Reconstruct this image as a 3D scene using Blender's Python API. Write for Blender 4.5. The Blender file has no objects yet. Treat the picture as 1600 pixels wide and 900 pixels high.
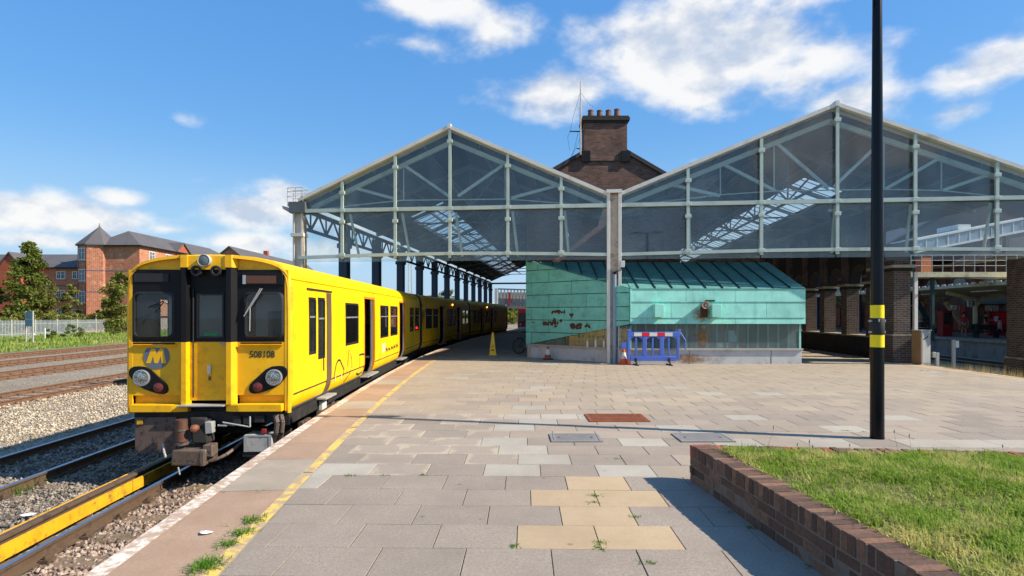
import bpy, math, random
import numpy as np
from mathutils import Vector
random.seed(7)
rng = np.random.default_rng(11)
sc = bpy.context.scene
col = bpy.context.collection
R = math.radians

# ------------------------------------------------------------------ camera
CAMH, FPX, HY = 1.7, 900.0, 490.0            # eye height, focal length in photo pixels, horizon row
cd = bpy.data.cameras.new("camera")
cam = bpy.data.objects.new("camera", cd); col.objects.link(cam)
cam.location = (0, 0, CAMH); cam.rotation_euler = (R(90), 0, 0)
cd.sensor_width = 36; cd.lens = FPX / 1600 * 36
cd.shift_y = (HY - 450) / 1600
cd.clip_start = 0.05; cd.clip_end = 3000
sc.camera = cam

# ------------------------------------------------------------------ sun and sky
SUN_EL = R(37.7)
SUN_AZ = math.atan2(.977, -.212)
sdir = Vector((math.sin(SUN_AZ) * math.cos(SUN_EL), math.cos(SUN_AZ) * math.cos(SUN_EL), math.sin(SUN_EL)))
sl = bpy.data.lights.new("sun", 'SUN'); sl.energy = 4.8; sl.angle = R(.53); sl.color = (1, .91, .77)
so = bpy.data.objects.new("sun", sl); col.objects.link(so); so.location = (40, -20, 60)
so.rotation_euler = (-sdir).to_track_quat('-Z', 'Y').to_euler()
w = bpy.data.worlds.new("World"); sc.world = w; w.use_nodes = True
nt = w.node_tree; nt.nodes.clear()
def wn(t, **k):
    n = nt.nodes.new(t)
    for a, b in k.items(): setattr(n, a, b)
    return n
def wmath(op, a, b=None, c=None, clamp=False):
    n = wn('ShaderNodeMath', operation=op, use_clamp=clamp)
    for i, v in enumerate((a, b, c)):
        if v is None: continue
        if isinstance(v, (int, float)): n.inputs[i].default_value = v
        else: nt.links.new(v, n.inputs[i])
    return n.outputs[0]
sky = wn('ShaderNodeTexSky', sky_type='NISHITA', sun_disc=False, sun_elevation=SUN_EL, sun_rotation=SUN_AZ,
         altitude=20, air_density=1.0, dust_density=.15, ozone_density=2.2)
shv = wn('ShaderNodeSeparateColor', mode='HSV'); nt.links.new(sky.outputs[0], shv.inputs[0]); hs = wn('ShaderNodeCombineColor', mode='HSV')
nt.links.new(shv.outputs[0], hs.inputs[0]); nt.links.new(wmath('MULTIPLY', shv.outputs[1], 1.27, clamp=True), hs.inputs[1]); nt.links.new(wmath('MULTIPLY', wmath('POWER', shv.outputs[2], .30), 3.0), hs.inputs[2])
bg = wn('ShaderNodeBackground'); bg.inputs[1].default_value = .120
tc = wn('ShaderNodeTexCoord'); sep = wn('ShaderNodeSeparateXYZ'); nt.links.new(tc.outputs['Generated'], sep.inputs[0])
az = wmath('ARCTAN2', sep.outputs[0], sep.outputs[1]); el = wmath('ARCSINE', sep.outputs[2])
hz_ = wn('ShaderNodeMapRange', interpolation_type='SMOOTHSTEP'); hz_.inputs[1].default_value = .0; hz_.inputs[2].default_value = .30; hz_.inputs[3].default_value = .9; hz_.inputs[4].default_value = 0.
nt.links.new(el, hz_.inputs[0]); hmx = wn('ShaderNodeMix', data_type='RGBA'); nt.links.new(hz_.outputs[0], hmx.inputs[0]); nt.links.new(hs.outputs[0], hmx.inputs[6]); hmx.inputs[7].default_value = (2.35, 3.5, 4.9, 1)   # pale blue horizon all round
nt.links.new(hmx.outputs[2], bg.inputs[0])
# cumulus: (azimuth, elevation, half width, half height, fullness) in degrees, all round the sky
def dirdeg(x, y):
    dx, dz = (x - 800) / FPX, (HY - y) / FPX
    return math.degrees(math.atan2(dx, 1)), math.degrees(math.atan2(dz, math.hypot(dx, 1)))
CL = []
for (x, y, rx, ry, s) in [(1060, 95, 165, 72, 1.0), (1180, 60, 130, 75, 1.0), (1010, 52, 110, 52, .9), (1260, 110, 135, 52, .95), (1340, 150, 90, 40, .9),
                          (890, 140, 100, 36, .85), (1090, 30, 110, 55, .9), (1240, 8, 110, 38, .7),
                          (1575, 88, 95, 46, .85), (1490, 120, 55, 30, .7), (1600, 40, 60, 25, .4),
                          (655, 2, 92, 34, .95), (640, 64, 66, 20, .45), (795, 52, 52, 24, .42),
                          (385, 322, 92, 32, .88), (440, 302, 48, 26, .85), (120, 342, 150, 30, .85), (20, 334, 80, 30, .85), (60, 375, 90, 16, .7), (190, 312, 45, 14, .6),
                          (380, 383, 110, 18, .75), (520, 395, 130, 22, .6), (262, 358, 60, 12, .6), (620, 400, 120, 20, .6),
                          (126, 168, 26, 12, .32), (285, 188, 24, 11, .34), (1085, 255, 28, 13, .5), (540, 350, 70, 22, .5), (1500, 175, 40, 12, .35)]:
    a, e = dirdeg(x, y); CL.append((a, e, math.degrees(rx / FPX) * math.cos(R(a)) ** 1.5, math.degrees(ry / FPX) * math.cos(R(a)), s))
for i in range(26):                                     # the same kind of sky goes on outside the frame
    a = 52 + i * 256 / 25 + random.uniform(-5, 5); e = random.choice([6, 9, 14, 22, 30, 42])
    CL.append((a if a < 180 else a - 360, e + random.uniform(-2, 2), random.uniform(5, 13), random.uniform(1.8, 4.5), random.uniform(.6, 1)))
acc = None
for a, e, ra, re, s in CL:
    dx = wmath('MULTIPLY', wmath('SUBTRACT', az, R(a)), 1 / R(ra))
    dy = wmath('MULTIPLY', wmath('SUBTRACT', el, R(e)), 1 / R(re))
    d = wmath('SQRT', wmath('ADD', wmath('MULTIPLY', dx, dx), wmath('MULTIPLY', dy, dy)))
    q = wmath('MULTIPLY', wmath('SUBTRACT', 1.30, d), s)
    acc = q if acc is None else wmath('SMOOTH_MAX', acc, q, .15)
def cnoise(off, scale, detail, rough):
    mp = wn('ShaderNodeMapping'); mp.inputs['Location'].default_value = off; mp.inputs['Scale'].default_value = (1, 1, 1.7)
    nt.links.new(tc.outputs['Generated'], mp.inputs[0])
    n = wn('ShaderNodeTexNoise'); n.inputs['Scale'].default_value = scale; n.inputs['Detail'].default_value = detail; n.inputs['Roughness'].default_value = rough
    nt.links.new(mp.outputs[0], n.inputs['Vector']); return n.outputs['Fac']
n1 = cnoise((3.1, 1.7, .3), 7, 10, .54)
n2 = cnoise((3.1 - .014, 1.7, .3 - .034), 7, 7, .52)
dens = wmath('ADD', acc, wmath('MULTIPLY', wmath('SUBTRACT', n1, .5), 2.6))
mk = wn('ShaderNodeMapRange', interpolation_type='SMOOTHSTEP'); mk.inputs[1].default_value = .06; mk.inputs[2].default_value = .85
nt.links.new(dens, mk.inputs[0])
shd = wmath('ADD', wmath('MULTIPLY', wmath('SUBTRACT', n1, n2), 4.2), .62, clamp=True)
thick = wn('ShaderNodeMapRange', interpolation_type='SMOOTHSTEP'); thick.inputs[1].default_value = .7; thick.inputs[2].default_value = 2.0
thick.inputs[3].default_value = 1.0; thick.inputs[4].default_value = .70
nt.links.new(dens, thick.inputs[0])
cr = wn('ShaderNodeValToRGB'); cr.color_ramp.elements[0].color = (.58, .66, .80, 1); cr.color_ramp.elements[1].color = (1.0, .99, .97, 1)
cr.color_ramp.elements[0].position = .18; cr.color_ramp.elements[1].position = .8
nt.links.new(wmath('MULTIPLY', shd, thick.outputs[0]), cr.inputs[0])
bg2 = wn('ShaderNodeBackground'); bg2.inputs[1].default_value = .66; nt.links.new(cr.outputs[0], bg2.inputs[0])
mxs = wn('ShaderNodeMixShader'); nt.links.new(wmath('MULTIPLY', mk.outputs[0], .93), mxs.inputs[0])
nt.links.new(bg.outputs[0], mxs.inputs[1]); nt.links.new(bg2.outputs[0], mxs.inputs[2])
wo = wn('ShaderNodeOutputWorld'); nt.links.new(mxs.outputs[0], wo.inputs[0])
w.cycles.sampling_method = 'MANUAL'; w.cycles.sample_map_resolution = 512
vs = sc.view_settings
vs.view_transform = 'Standard'; vs.look = 'None'; vs.exposure = .60; vs.gamma = 1; vs.use_curve_mapping = False
sc.render.engine = 'CYCLES'
sc.cycles.max_bounces = 8; sc.cycles.transparent_max_bounces = 24; sc.cycles.glossy_bounces = 4; sc.cycles.diffuse_bounces = 3
sc.cycles.caustics_reflective = False; sc.cycles.caustics_refractive = False

# ------------------------------------------------------------------ pixel helpers: a direction, met with a plane
def G(x, y, z=0.0):
    Y = FPX * (CAMH - z) / (y - HY); return ((x - 800) * Y / FPX, Y, z)
def P(x, y, Y): return ((x - 800) * Y / FPX, Y, CAMH - (y - HY) * Y / FPX)

# ------------------------------------------------------------------ mesh helpers
class MB:
    def __init__(s): s.v = []; s.f = []; s.m = []; s.cm = 0
    def add(s, vs, fs):
        o = len(s.v); s.v += [tuple(a) for a in vs]; s.f += [tuple(i + o for i in f) for f in fs]; s.m += [s.cm] * len(fs); return s
    def hexa(s, b, t): return s.add(list(b) + list(t), [(3, 2, 1, 0), (4, 5, 6, 7), (0, 1, 5, 4), (1, 2, 6, 5), (2, 3, 7, 6), (3, 0, 4, 7)])
    def box(s, x0, x1, y0, y1, z0, z1):
        return s.hexa([(x0, y0, z0), (x1, y0, z0), (x1, y1, z0), (x0, y1, z0)], [(x0, y0, z1), (x1, y0, z1), (x1, y1, z1), (x0, y1, z1)])
    def cbox(s, c, d): return s.box(c[0] - d[0] / 2, c[0] + d[0] / 2, c[1] - d[1] / 2, c[1] + d[1] / 2, c[2] - d[2] / 2, c[2] + d[2] / 2)
    def bar(s, p, q, w, h=None, up=(0, 0, 1)):
        p, q = Vector(p), Vector(q); h = h or w; d = (q - p).normalized(); u = Vector(up)
        if abs(d.dot(u)) > .99: u = Vector((0, 1, 0))
        a = d.cross(u).normalized() * (w / 2); b = a.normalized().cross(d) * (h / 2)
        return s.hexa([p - a - b, p + a - b, p + a + b, p - a + b], [q - a - b, q + a - b, q + a + b, q - a + b])
    def tube(s, p, q, r, r2=None, n=8, cap=True):
        p, q = Vector(p), Vector(q); r2 = r if r2 is None else r2; d = (q - p).normalized()
        u = Vector((0, 0, 1)) if abs(d.z) < .9 else Vector((1, 0, 0)); a = d.cross(u).normalized(); b = a.cross(d)
        A = [p + (a * math.cos(2 * math.pi * i / n) + b * math.sin(2 * math.pi * i / n)) * r for i in range(n)]
        B = [q + (a * math.cos(2 * math.pi * i / n) + b * math.sin(2 * math.pi * i / n)) * r2 for i in range(n)]
        f = [(i, (i + 1) % n, n + (i + 1) % n, n + i) for i in range(n)]
        if cap: f += [tuple(range(n - 1, -1, -1)), tuple(range(n, 2 * n))]
        return s.add(A + B, f)
    def path(s, pts, r, n=6):
        for a, b in zip(pts[:-1], pts[1:]): s.tube(a, b, r, n=n)
        return s
    def lathe(s, prof, n=16, c=(0, 0, 0), axis='z'):
        vs = []
        for r, h in prof:
            for i in range(n):
                t = 2 * math.pi * i / n; a, b = r * math.cos(t), r * math.sin(t)
                vs.append((c[0] + a, c[1] + b, c[2] + h) if axis == 'z' else (c[0] + a, c[1] + h, c[2] + b))
        fs = []
        for k in range(len(prof) - 1):
            for i in range(n): fs.append((k * n + i, k * n + (i + 1) % n, (k + 1) * n + (i + 1) % n, (k + 1) * n + i))
        fs += [tuple(range(n - 1, -1, -1)), tuple(range((len(prof) - 1) * n, len(prof) * n))]
        return s.add(vs, fs)
    def prism(s, poly, d):                     # poly: 3-D points, d: extrusion vector
        n = len(poly); P0 = [Vector(p) for p in poly]; d = Vector(d)
        return s.add(P0 + [p + d for p in P0], [tuple(range(n)), tuple(range(2 * n - 1, n - 1, -1))] + [(i, n + i, n + (i + 1) % n, (i + 1) % n) for i in range(n)])
    def build(s, name, mat, parent=None, smooth=False, bevel=0, seg=2, loc=None):
        me = bpy.data.meshes.new(name); me.from_pydata(s.v, [], s.f); me.validate(); me.update()
        for m in (mat if isinstance(mat, (list, tuple)) else [mat]): me.materials.append(m)
        if isinstance(mat, (list, tuple)) and len(me.polygons) == len(s.m): me.polygons.foreach_set('material_index', s.m)
        fixn(me)
        if smooth or bevel:
            me.polygons.foreach_set('use_smooth', [True] * len(me.polygons)); me.set_sharp_from_angle(angle=R(38))
        o = link(name, me, parent)
        if loc: o.location = loc
        if bevel:
            b = o.modifiers.new('bevel', 'BEVEL'); b.width = bevel; b.segments = seg; b.limit_method = 'ANGLE'; b.angle_limit = R(40); b.harden_normals = False
        return o
import bmesh
def fixn(me):
    bm = bmesh.new(); bm.from_mesh(me); bmesh.ops.recalc_face_normals(bm, faces=bm.faces); bm.to_mesh(me); bm.free()
def link(name, me, parent=None):
    o = bpy.data.objects.new(name, me); col.objects.link(o)
    if parent is not None: o.parent = parent
    return o
def tag(o, label=None, cat=None, group=None, kind=None):
    for k, v in (('label', label), ('category', cat), ('group', group), ('kind', kind)):
        if v: o[k] = v
    return o
def thing(name, label, cat, loc=(0, 0, 0), rz=0, group=None):
    o = bpy.data.objects.new(name, None); col.objects.link(o); o.empty_display_size = .2
    o.location = loc; o.rotation_euler = (0, 0, rz); return tag(o, label, cat, group)
def copy_tree(o, parent=None):
    c = o.copy(); col.objects.link(c); c.parent = parent
    for ch in list(o.children): copy_tree(ch, c)
    return c
def fast_mesh(name, V, F, mat, parent=None, nper=4):     # numpy arrays, uniform polygon size
    me = bpy.data.meshes.new(name); V = np.asarray(V, np.float32); F = np.asarray(F, np.int32)
    me.vertices.add(len(V)); me.vertices.foreach_set('co', V.ravel())
    me.loops.add(F.size); me.loops.foreach_set('vertex_index', F.ravel())
    me.polygons.add(len(F)); me.polygons.foreach_set('loop_start', np.arange(0, F.size, nper, dtype=np.int32)); me.polygons.foreach_set('loop_total', np.full(len(F), nper, np.int32))
    me.update(calc_edges=True); me.validate(); me.materials.append(mat)
    return link(name, me, parent)
def text_mesh(body, size, name, mat, parent, M, bold=0.0, depth=.001, sx=1.0):
    cu = bpy.data.curves.new(name, 'FONT'); cu.body = body; cu.size = size; cu.align_x = 'CENTER'; cu.align_y = 'CENTER'; cu.extrude = depth; cu.offset = bold; cu.resolution_u = 3
    t = bpy.data.objects.new(name, cu); col.objects.link(t); t.scale.x = sx
    dg = bpy.context.evaluated_depsgraph_get(); me = bpy.data.meshes.new_from_object(t.evaluated_get(dg))
    bpy.data.objects.remove(t); bpy.data.curves.remove(cu)
    from mathutils import Matrix
    me.transform(Matrix.Diagonal((sx, 1, 1, 1))); me.transform(M); me.materials.clear(); me.materials.append(mat)
    return link(name, me, parent)

# ------------------------------------------------------------------ materials
def S(r, g, b):                                            # sRGB 0-255 to linear
    return tuple(((c / 255) / 12.92 if c / 255 < .04045 else ((c / 255 + .055) / 1.055) ** 2.4) for c in (r, g, b))
class NT:
    def __init__(s, name):
        s.m = bpy.data.materials.new(name); s.m.use_nodes = True; s.t = s.m.node_tree; s.b = s.t.nodes['Principled BSDF']; s.out = s.t.nodes['Material Output']
    def n(s, t, **k):
        n = s.t.nodes.new(t)
        for a, b in k.items(): setattr(n, a, b)
        return n
    def l(s, a, b): s.t.links.new(a, b)
    def pos(s, scale=(1, 1, 1)):
        g = s.n('ShaderNodeNewGeometry'); mp = s.n('ShaderNodeMapping'); mp.inputs['Scale'].default_value = scale; s.l(g.outputs['Position'], mp.inputs[0]); return mp.outputs[0]
    def obj(s, scale=(1, 1, 1)):
        g = s.n('ShaderNodeTexCoord'); mp = s.n('ShaderNodeMapping'); mp.inputs['Scale'].default_value = scale; s.l(g.outputs['Object'], mp.inputs[0]); return mp.outputs[0]
    def noise(s, scale, detail=5, rough=.6, vec=None):
        n = s.n('ShaderNodeTexNoise'); n.inputs['Scale'].default_value = scale; n.inputs['Detail'].default_value = detail; n.inputs['Roughness'].default_value = rough
        s.l(vec if vec is not None else s.pos(), n.inputs['Vector']); return n.outputs['Fac']
    def ramp(s, fac, stops):
        r = s.n('ShaderNodeValToRGB'); e = r.color_ramp.elements
        while len(e) < len(stops): e.new(.5)
        for i, (p, c) in enumerate(stops): e[i].position = p; e[i].color = (*c, 1) if len(c) == 3 else c
        s.l(fac, r.inputs[0]); return r.outputs[0]
    def mix(s, fac, a, b, mode='MIX'):
        m = s.n('ShaderNodeMix', data_type='RGBA', blend_type=mode)
        for i, v in ((0, fac), (6, a), (7, b)):
            if isinstance(v, (int, float)): m.inputs[i].default_value = v
            elif isinstance(v, tuple): m.inputs[i].default_value = (*v, 1)
            else: s.l(v, m.inputs[i])
        return m.outputs[2]
    def math(s, op, a, b=None, clamp=False):
        n = s.n('ShaderNodeMath', operation=op, use_clamp=clamp)
        for i, v in enumerate((a, b)):
            if v is None: continue
            if isinstance(v, (int, float)): n.inputs[i].default_value = v
            else: s.l(v, n.inputs[i])
        return n.outputs[0]
    def bump(s, h, strength=.3, dist=.01):
        b = s.n('ShaderNodeBump'); b.inputs['Strength'].default_value = strength; b.inputs['Distance'].default_value = dist; s.l(h, b.inputs['Height']); s.l(b.outputs[0], s.b.inputs['Normal'])
    def base(s, c):
        if isinstance(c, tuple): s.b.inputs['Base Color'].default_value = (*c, 1)
        else: s.l(c, s.b.inputs['Base Color'])
    def set(s, **k):
        for a, v in k.items():
            i = s.b.inputs[a.replace('_', ' ').title()] if a != 'ior' else s.b.inputs['IOR']
            if isinstance(v, (int, float)): i.default_value = v
            elif isinstance(v, tuple): i.default_value = (*v, 1)
            else: s.l(v, i)
    def rnd(s):
        return s.n('ShaderNodeObjectInfo').outputs['Random']
def mat(name, c, rough=.6, metal=0., var=.25, vs=2.0, dirt=None, dscale=1.2, dlo=.52, dhi=.72, bump=0., bs=60., rnd=0.):
    """plain procedural material: base colour, broad tone noise, optional stain colour, fine relief"""
    k = NT(name); n = k.noise(vs, 6)
    c2 = tuple(max(0, x * (1 - var)) for x in c); c3 = tuple(min(1, x * (1 + var * .6)) for x in c)
    o = k.ramp(n, [(.25, c2), (.5, c), (.78, c3)])
    if rnd:
        r = k.rnd(); v = k.math('ADD', k.math('MULTIPLY', r, 2 * rnd), 1 - rnd); h = k.n('ShaderNodeHueSaturation'); k.l(v, h.inputs['Value']); k.l(o, h.inputs['Color']); o = h.outputs[0]
    if dirt:
        d = k.noise(dscale, 8, .7); f = k.n('ShaderNodeMapRange'); f.inputs[1].default_value = dlo; f.inputs[2].default_value = dhi; k.l(d, f.inputs[0]); o = k.mix(f.outputs[0], o, dirt)
    k.base(o); k.set(metallic=metal); rr = k.n('ShaderNodeMapRange'); rr.inputs[3].default_value = max(.02, rough - .08); rr.inputs[4].default_value = min(1, rough + .1); k.l(n, rr.inputs[0]); k.l(rr.outputs[0], k.b.inputs['Roughness'])
    if bump: k.bump(k.noise(bs, 4), bump, .01)
    return k.m
def brick_mat(name, c1, c2, mortar, bw=.225, rh=.075, ms=.009, scale=1.0, dirt=None, dlo=.5, dhi=.75, dark=.0):
    k = NT(name); t = k.n('ShaderNodeTexCoord'); sp = k.n('ShaderNodeSeparateXYZ'); k.l(t.outputs['Object'], sp.inputs[0]); sn = k.n('ShaderNodeSeparateXYZ'); k.l(t.outputs['Normal'], sn.inputs[0])
    f = k.math('GREATER_THAN', k.math('ABSOLUTE', sn.outputs[0]), .7)
    mx = k.n('ShaderNodeMix', data_type='FLOAT'); k.l(f, mx.inputs[0]); k.l(sp.outputs[0], mx.inputs[2]); k.l(sp.outputs[1], mx.inputs[3])
    cv = k.n('ShaderNodeCombineXYZ'); k.l(mx.outputs[0], cv.inputs[0]); k.l(sp.outputs[2], cv.inputs[1])
    b = k.n('ShaderNodeTexBrick'); k.l(cv.outputs[0], b.inputs['Vector']); b.inputs['Scale'].default_value = scale; b.inputs['Brick Width'].default_value = bw; b.inputs['Row Height'].default_value = rh
    b.inputs['Mortar Size'].default_value = ms; b.inputs['Mortar Smooth'].default_value = .2; b.inputs['Bias'].default_value = 0
    b.inputs['Color1'].default_value = (*c1, 1); b.inputs['Color2'].default_value = (*c2, 1); b.inputs['Mortar'].default_value = (*mortar, 1)
    n = k.noise(2.3, 6, vec=k.obj()); o = k.mix(k.ramp(n, [(.3, (0, 0, 0)), (.75, (1, 1, 1))]), k.mix(1., b.outputs['Color'], (.72, .68, .66), 'MULTIPLY'), b.outputs['Color'])
    if dirt:
        d = k.noise(.9, 8, .7, vec=k.obj()); mr = k.n('ShaderNodeMapRange'); mr.inputs[1].default_value = dlo; mr.inputs[2].default_value = dhi; k.l(d, mr.inputs[0]); o = k.mix(mr.outputs[0], o, dirt)
    k.base(o); k.set(roughness=.9); k.bump(k.math('SUBTRACT', 1., b.outputs['Fac']), .6, .008)
    return k.m
def glass_mat(name, tint=(.8, .86, .88), dirt=.08, dirtcol=(.5, .55, .55), rough=.02, ior=1.5, dvar=1.0, milky=False):
    k = NT(name); tr = k.n('ShaderNodeBsdfTransparent'); tr.inputs[0].default_value = (*tint, 1)
    gl = k.n('ShaderNodeBsdfGlossy'); gl.inputs[1].default_value = rough; gl.inputs[0].default_value = (1, 1, 1, 1)
    fr = k.n('ShaderNodeFresnel'); fr.inputs[0].default_value = ior
    df = k.n('ShaderNodeBsdfTranslucent' if milky else 'ShaderNodeBsdfDiffuse'); df.inputs[0].default_value = (*dirtcol, 1)
    n = k.noise(1.1, 7, .65, vec=k.pos((1, 1, .45))); mr = k.n('ShaderNodeMapRange'); mr.inputs[1].default_value = .3; mr.inputs[2].default_value = .75; mr.inputs[3].default_value = dirt * .5; mr.inputs[4].default_value = dirt * (1 + dvar); k.l(n, mr.inputs[0])
    m1 = k.n('ShaderNodeMixShader'); k.l(mr.outputs[0], m1.inputs[0]); k.l(tr.outputs[0], m1.inputs[1]); k.l(df.outputs[0], m1.inputs[2])
    m2 = k.n('ShaderNodeMixShader'); gf = k.n('ShaderNodeNewGeometry'); k.l(k.math('MULTIPLY', fr.outputs[0], k.math('SUBTRACT', 1., gf.outputs['Backfacing'])), m2.inputs[0]); k.l(m1.outputs[0], m2.inputs[1]); k.l(gl.outputs[0], m2.inputs[2])
    k.l(m2.outputs[0], k.out.inputs[0]); return k.m

m_white = mat('white_paint', S(215, 213, 205), .5, var=.15, dirt=S(150, 140, 125), dlo=.58, dhi=.8)
m_white_rust = mat('white_paint_rust', S(205, 200, 190), .55, var=.15, dirt=S(140, 85, 45), dscale=4, dlo=.62, dhi=.70)
m_rustwhite = mat('rusty_paint', S(190, 175, 155), .7, var=.2, vs=5, dirt=S(125, 70, 35), dscale=3, dlo=.52, dhi=.68)
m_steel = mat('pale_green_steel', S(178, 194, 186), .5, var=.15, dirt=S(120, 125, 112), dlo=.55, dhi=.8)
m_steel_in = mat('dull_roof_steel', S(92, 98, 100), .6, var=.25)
m_blue_col = mat('dark_blue_paint', S(28, 52, 78), .45, var=.2)
m_black = mat('black_paint', (.006, .006, .007), .55, var=.3); m_black.node_tree.nodes['Principled BSDF'].inputs['Specular IOR Level'].default_value = .25
m_blackmatt = mat('black_matt', (.016, .016, .018), .7, var=.3)
m_rubber = mat('rubber', (.012, .012, .012), .55)
m_dark = mat('dark_underframe', (.02, .018, .016), .8, var=.5, vs=6, dirt=(.06, .045, .035), dscale=5)
m_brownmetal = mat('brake_dust_metal', S(96, 80, 70), .7, var=.35, vs=8, dirt=S(50, 40, 34), dscale=9, dlo=.5, dhi=.62)
m_coupler = mat('coupler_metal', S(112, 96, 84), .6, .2, var=.3, vs=9, dirt=S(40, 34, 30), dscale=14, dlo=.56, dhi=.62)
m_grey = mat('grey_paint', S(165, 165, 160), .6, var=.2, dirt=S(110, 95, 75), dlo=.58, dhi=.8)
m_galv = mat('galvanised_steel', S(170, 176, 180), .5, .3, var=.2)
m_concrete = mat('concrete', S(150, 143, 132), .9, var=.25, dirt=S(90, 84, 76), bump=.3)
m_plinth = mat('plinth_concrete', S(190, 190, 188), .85, var=.15, dirt=S(120, 116, 108), bump=.15)
m_glass = glass_mat('dirty_sky_tinted_glass', (.90, .95, .97), .07, (.36, .50, .62), .03, 1.62)  # blue in the dirt colour also stands in for reflected sky
m_glass_win = glass_mat('window_glass', (.86, .9, .9), .03, (.4, .4, .4), .01)
m_glass_dark = glass_mat('tinted_window_glass', (.22, .22, .22), .02, (.3, .3, .3), .01)
m_skylight = glass_mat('roof_glazing', (.9, .93, .94), .14, (.75, .78, .78), .2, dvar=.5, milky=True)
m_slate = mat('roof_slate', S(92, 88, 88), .8, var=.2, vs=.6, dirt=S(70, 66, 62))
m_window_dark = mat('house_window_glass', (.03, .035, .04), .08, var=.2)

# ================================================================== ground, platform, tracks
EC = [-3.81425318e-07, 3.05207683e-05, 2.04771388e-03, -1.11510428e-01, -2.36267427e+00]
def _ev(Y): return np.polyval(EC, Y)
def _ed(Y): return np.polyval(np.polyder(EC), Y)
def edge(Y):
    if Y < 3: return float(_ev(3) + (Y - 3) * _ed(3))
    if Y > 60: return float(_ev(60) + (Y - 60) * _ed(60))
    return float(_ev(Y))
def eslope(Y): return float(_ed(min(60, max(3, Y))))
def ept(Y, off, z=0.0):                         # a point off metres left of the platform edge
    s = eslope(Y); n = math.hypot(1, s); return (edge(Y) - off / n, Y + off * s / n, z)
RZ = -.915                                      # rail head level
REDGE = [(13.2, -4), (13.4, 12), (13.55, 18), (14.1, 28), (16.6, 55), (19.5, 85)]
def redge(Y): return float(np.interp(Y, [p[1] for p in REDGE], [p[0] for p in REDGE]))

# --- ground sheet to the horizon
def ground_mat():
    k = NT('yard_ground'); v = k.n('ShaderNodeTexVoronoi'); v.inputs['Scale'].default_value = 22; k.l(k.pos(), v.inputs['Vector'])
    c = k.ramp(v.outputs['Distance'], [(.05, S(196, 182, 158)), (.4, S(170, 155, 132)), (.75, S(105, 94, 78))])
    r = k.n('ShaderNodeTexVoronoi'); r.inputs['Scale'].default_value = 22; k.l(k.pos(), r.inputs['Vector']); hv = k.n('ShaderNodeHueSaturation'); k.l(c, hv.inputs['Color'])
    sp = k.n('ShaderNodeSeparateColor'); k.l(r.outputs['Color'], sp.inputs[0]); k.l(k.math('ADD', k.math('MULTIPLY', sp.outputs[0], .7), .62), hv.inputs['Value'])
    big = k.noise(.35, 6); c2 = k.mix(k.ramp(big, [(.42, (0, 0, 0)), (.68, (.55, .55, .55))]), hv.outputs[0], S(120, 100, 78))
    k.base(c2); k.set(roughness=.95); k.bump(v.outputs['Distance'], .8, .03); return k.m
m_ground = ground_mat()
tag(MB().add([(-900, -300, -1.16), (900, -300, -1.16), (900, 2200, -1.16), (-900, 2200, -1.16)], [(0, 1, 2, 3)]).build('ground', mat('far_ground', S(128, 124, 92), .95, vs=.05, dirt=S(96, 104, 60), dscale=.03)), kind='structure')
tb = MB(); N = 60
ys = np.linspace(-4, 150, N)
for i in range(N - 1):
    a, b = ys[i], ys[i + 1]
    tb.add([(-39 - .05 * a, a, -1.10), (edge(a) + .4, a, -1.10), (edge(b) + .4, b, -1.10), (-39 - .05 * b, b, -1.10)], [(0, 1, 2, 3)])
tag(tb.build('trackbed', m_ground), kind='structure')

# --- platform body and joint bed
pl = MB(); ys = list(np.arange(-4, 30, 1.0)) + list(np.arange(30, 95, 2.5))
L = [(edge(y) + .02, y) for y in ys]; Rr = [(redge(y), y) for y in ys]
for i in range(len(ys) - 1):
    q = [L[i], Rr[i], Rr[i + 1], L[i + 1]]
    pl.add([(*p, -.014) for p in q], [(0, 1, 2, 3)])
    for (a, b) in ((q[0], q[3]), (q[1], q[2])): pl.add([(*a, -1.3), (*b, -1.3), (*b, -.014), (*a, -.014)], [(0, 1, 2, 3)])
m_bed = mat('joint_sand', S(112, 100, 84), .95, var=.3, vs=4, dirt=S(60, 62, 34), dscale=2.2, bump=.3)
platform = tag(pl.build('platform', m_bed), kind='structure')

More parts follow.
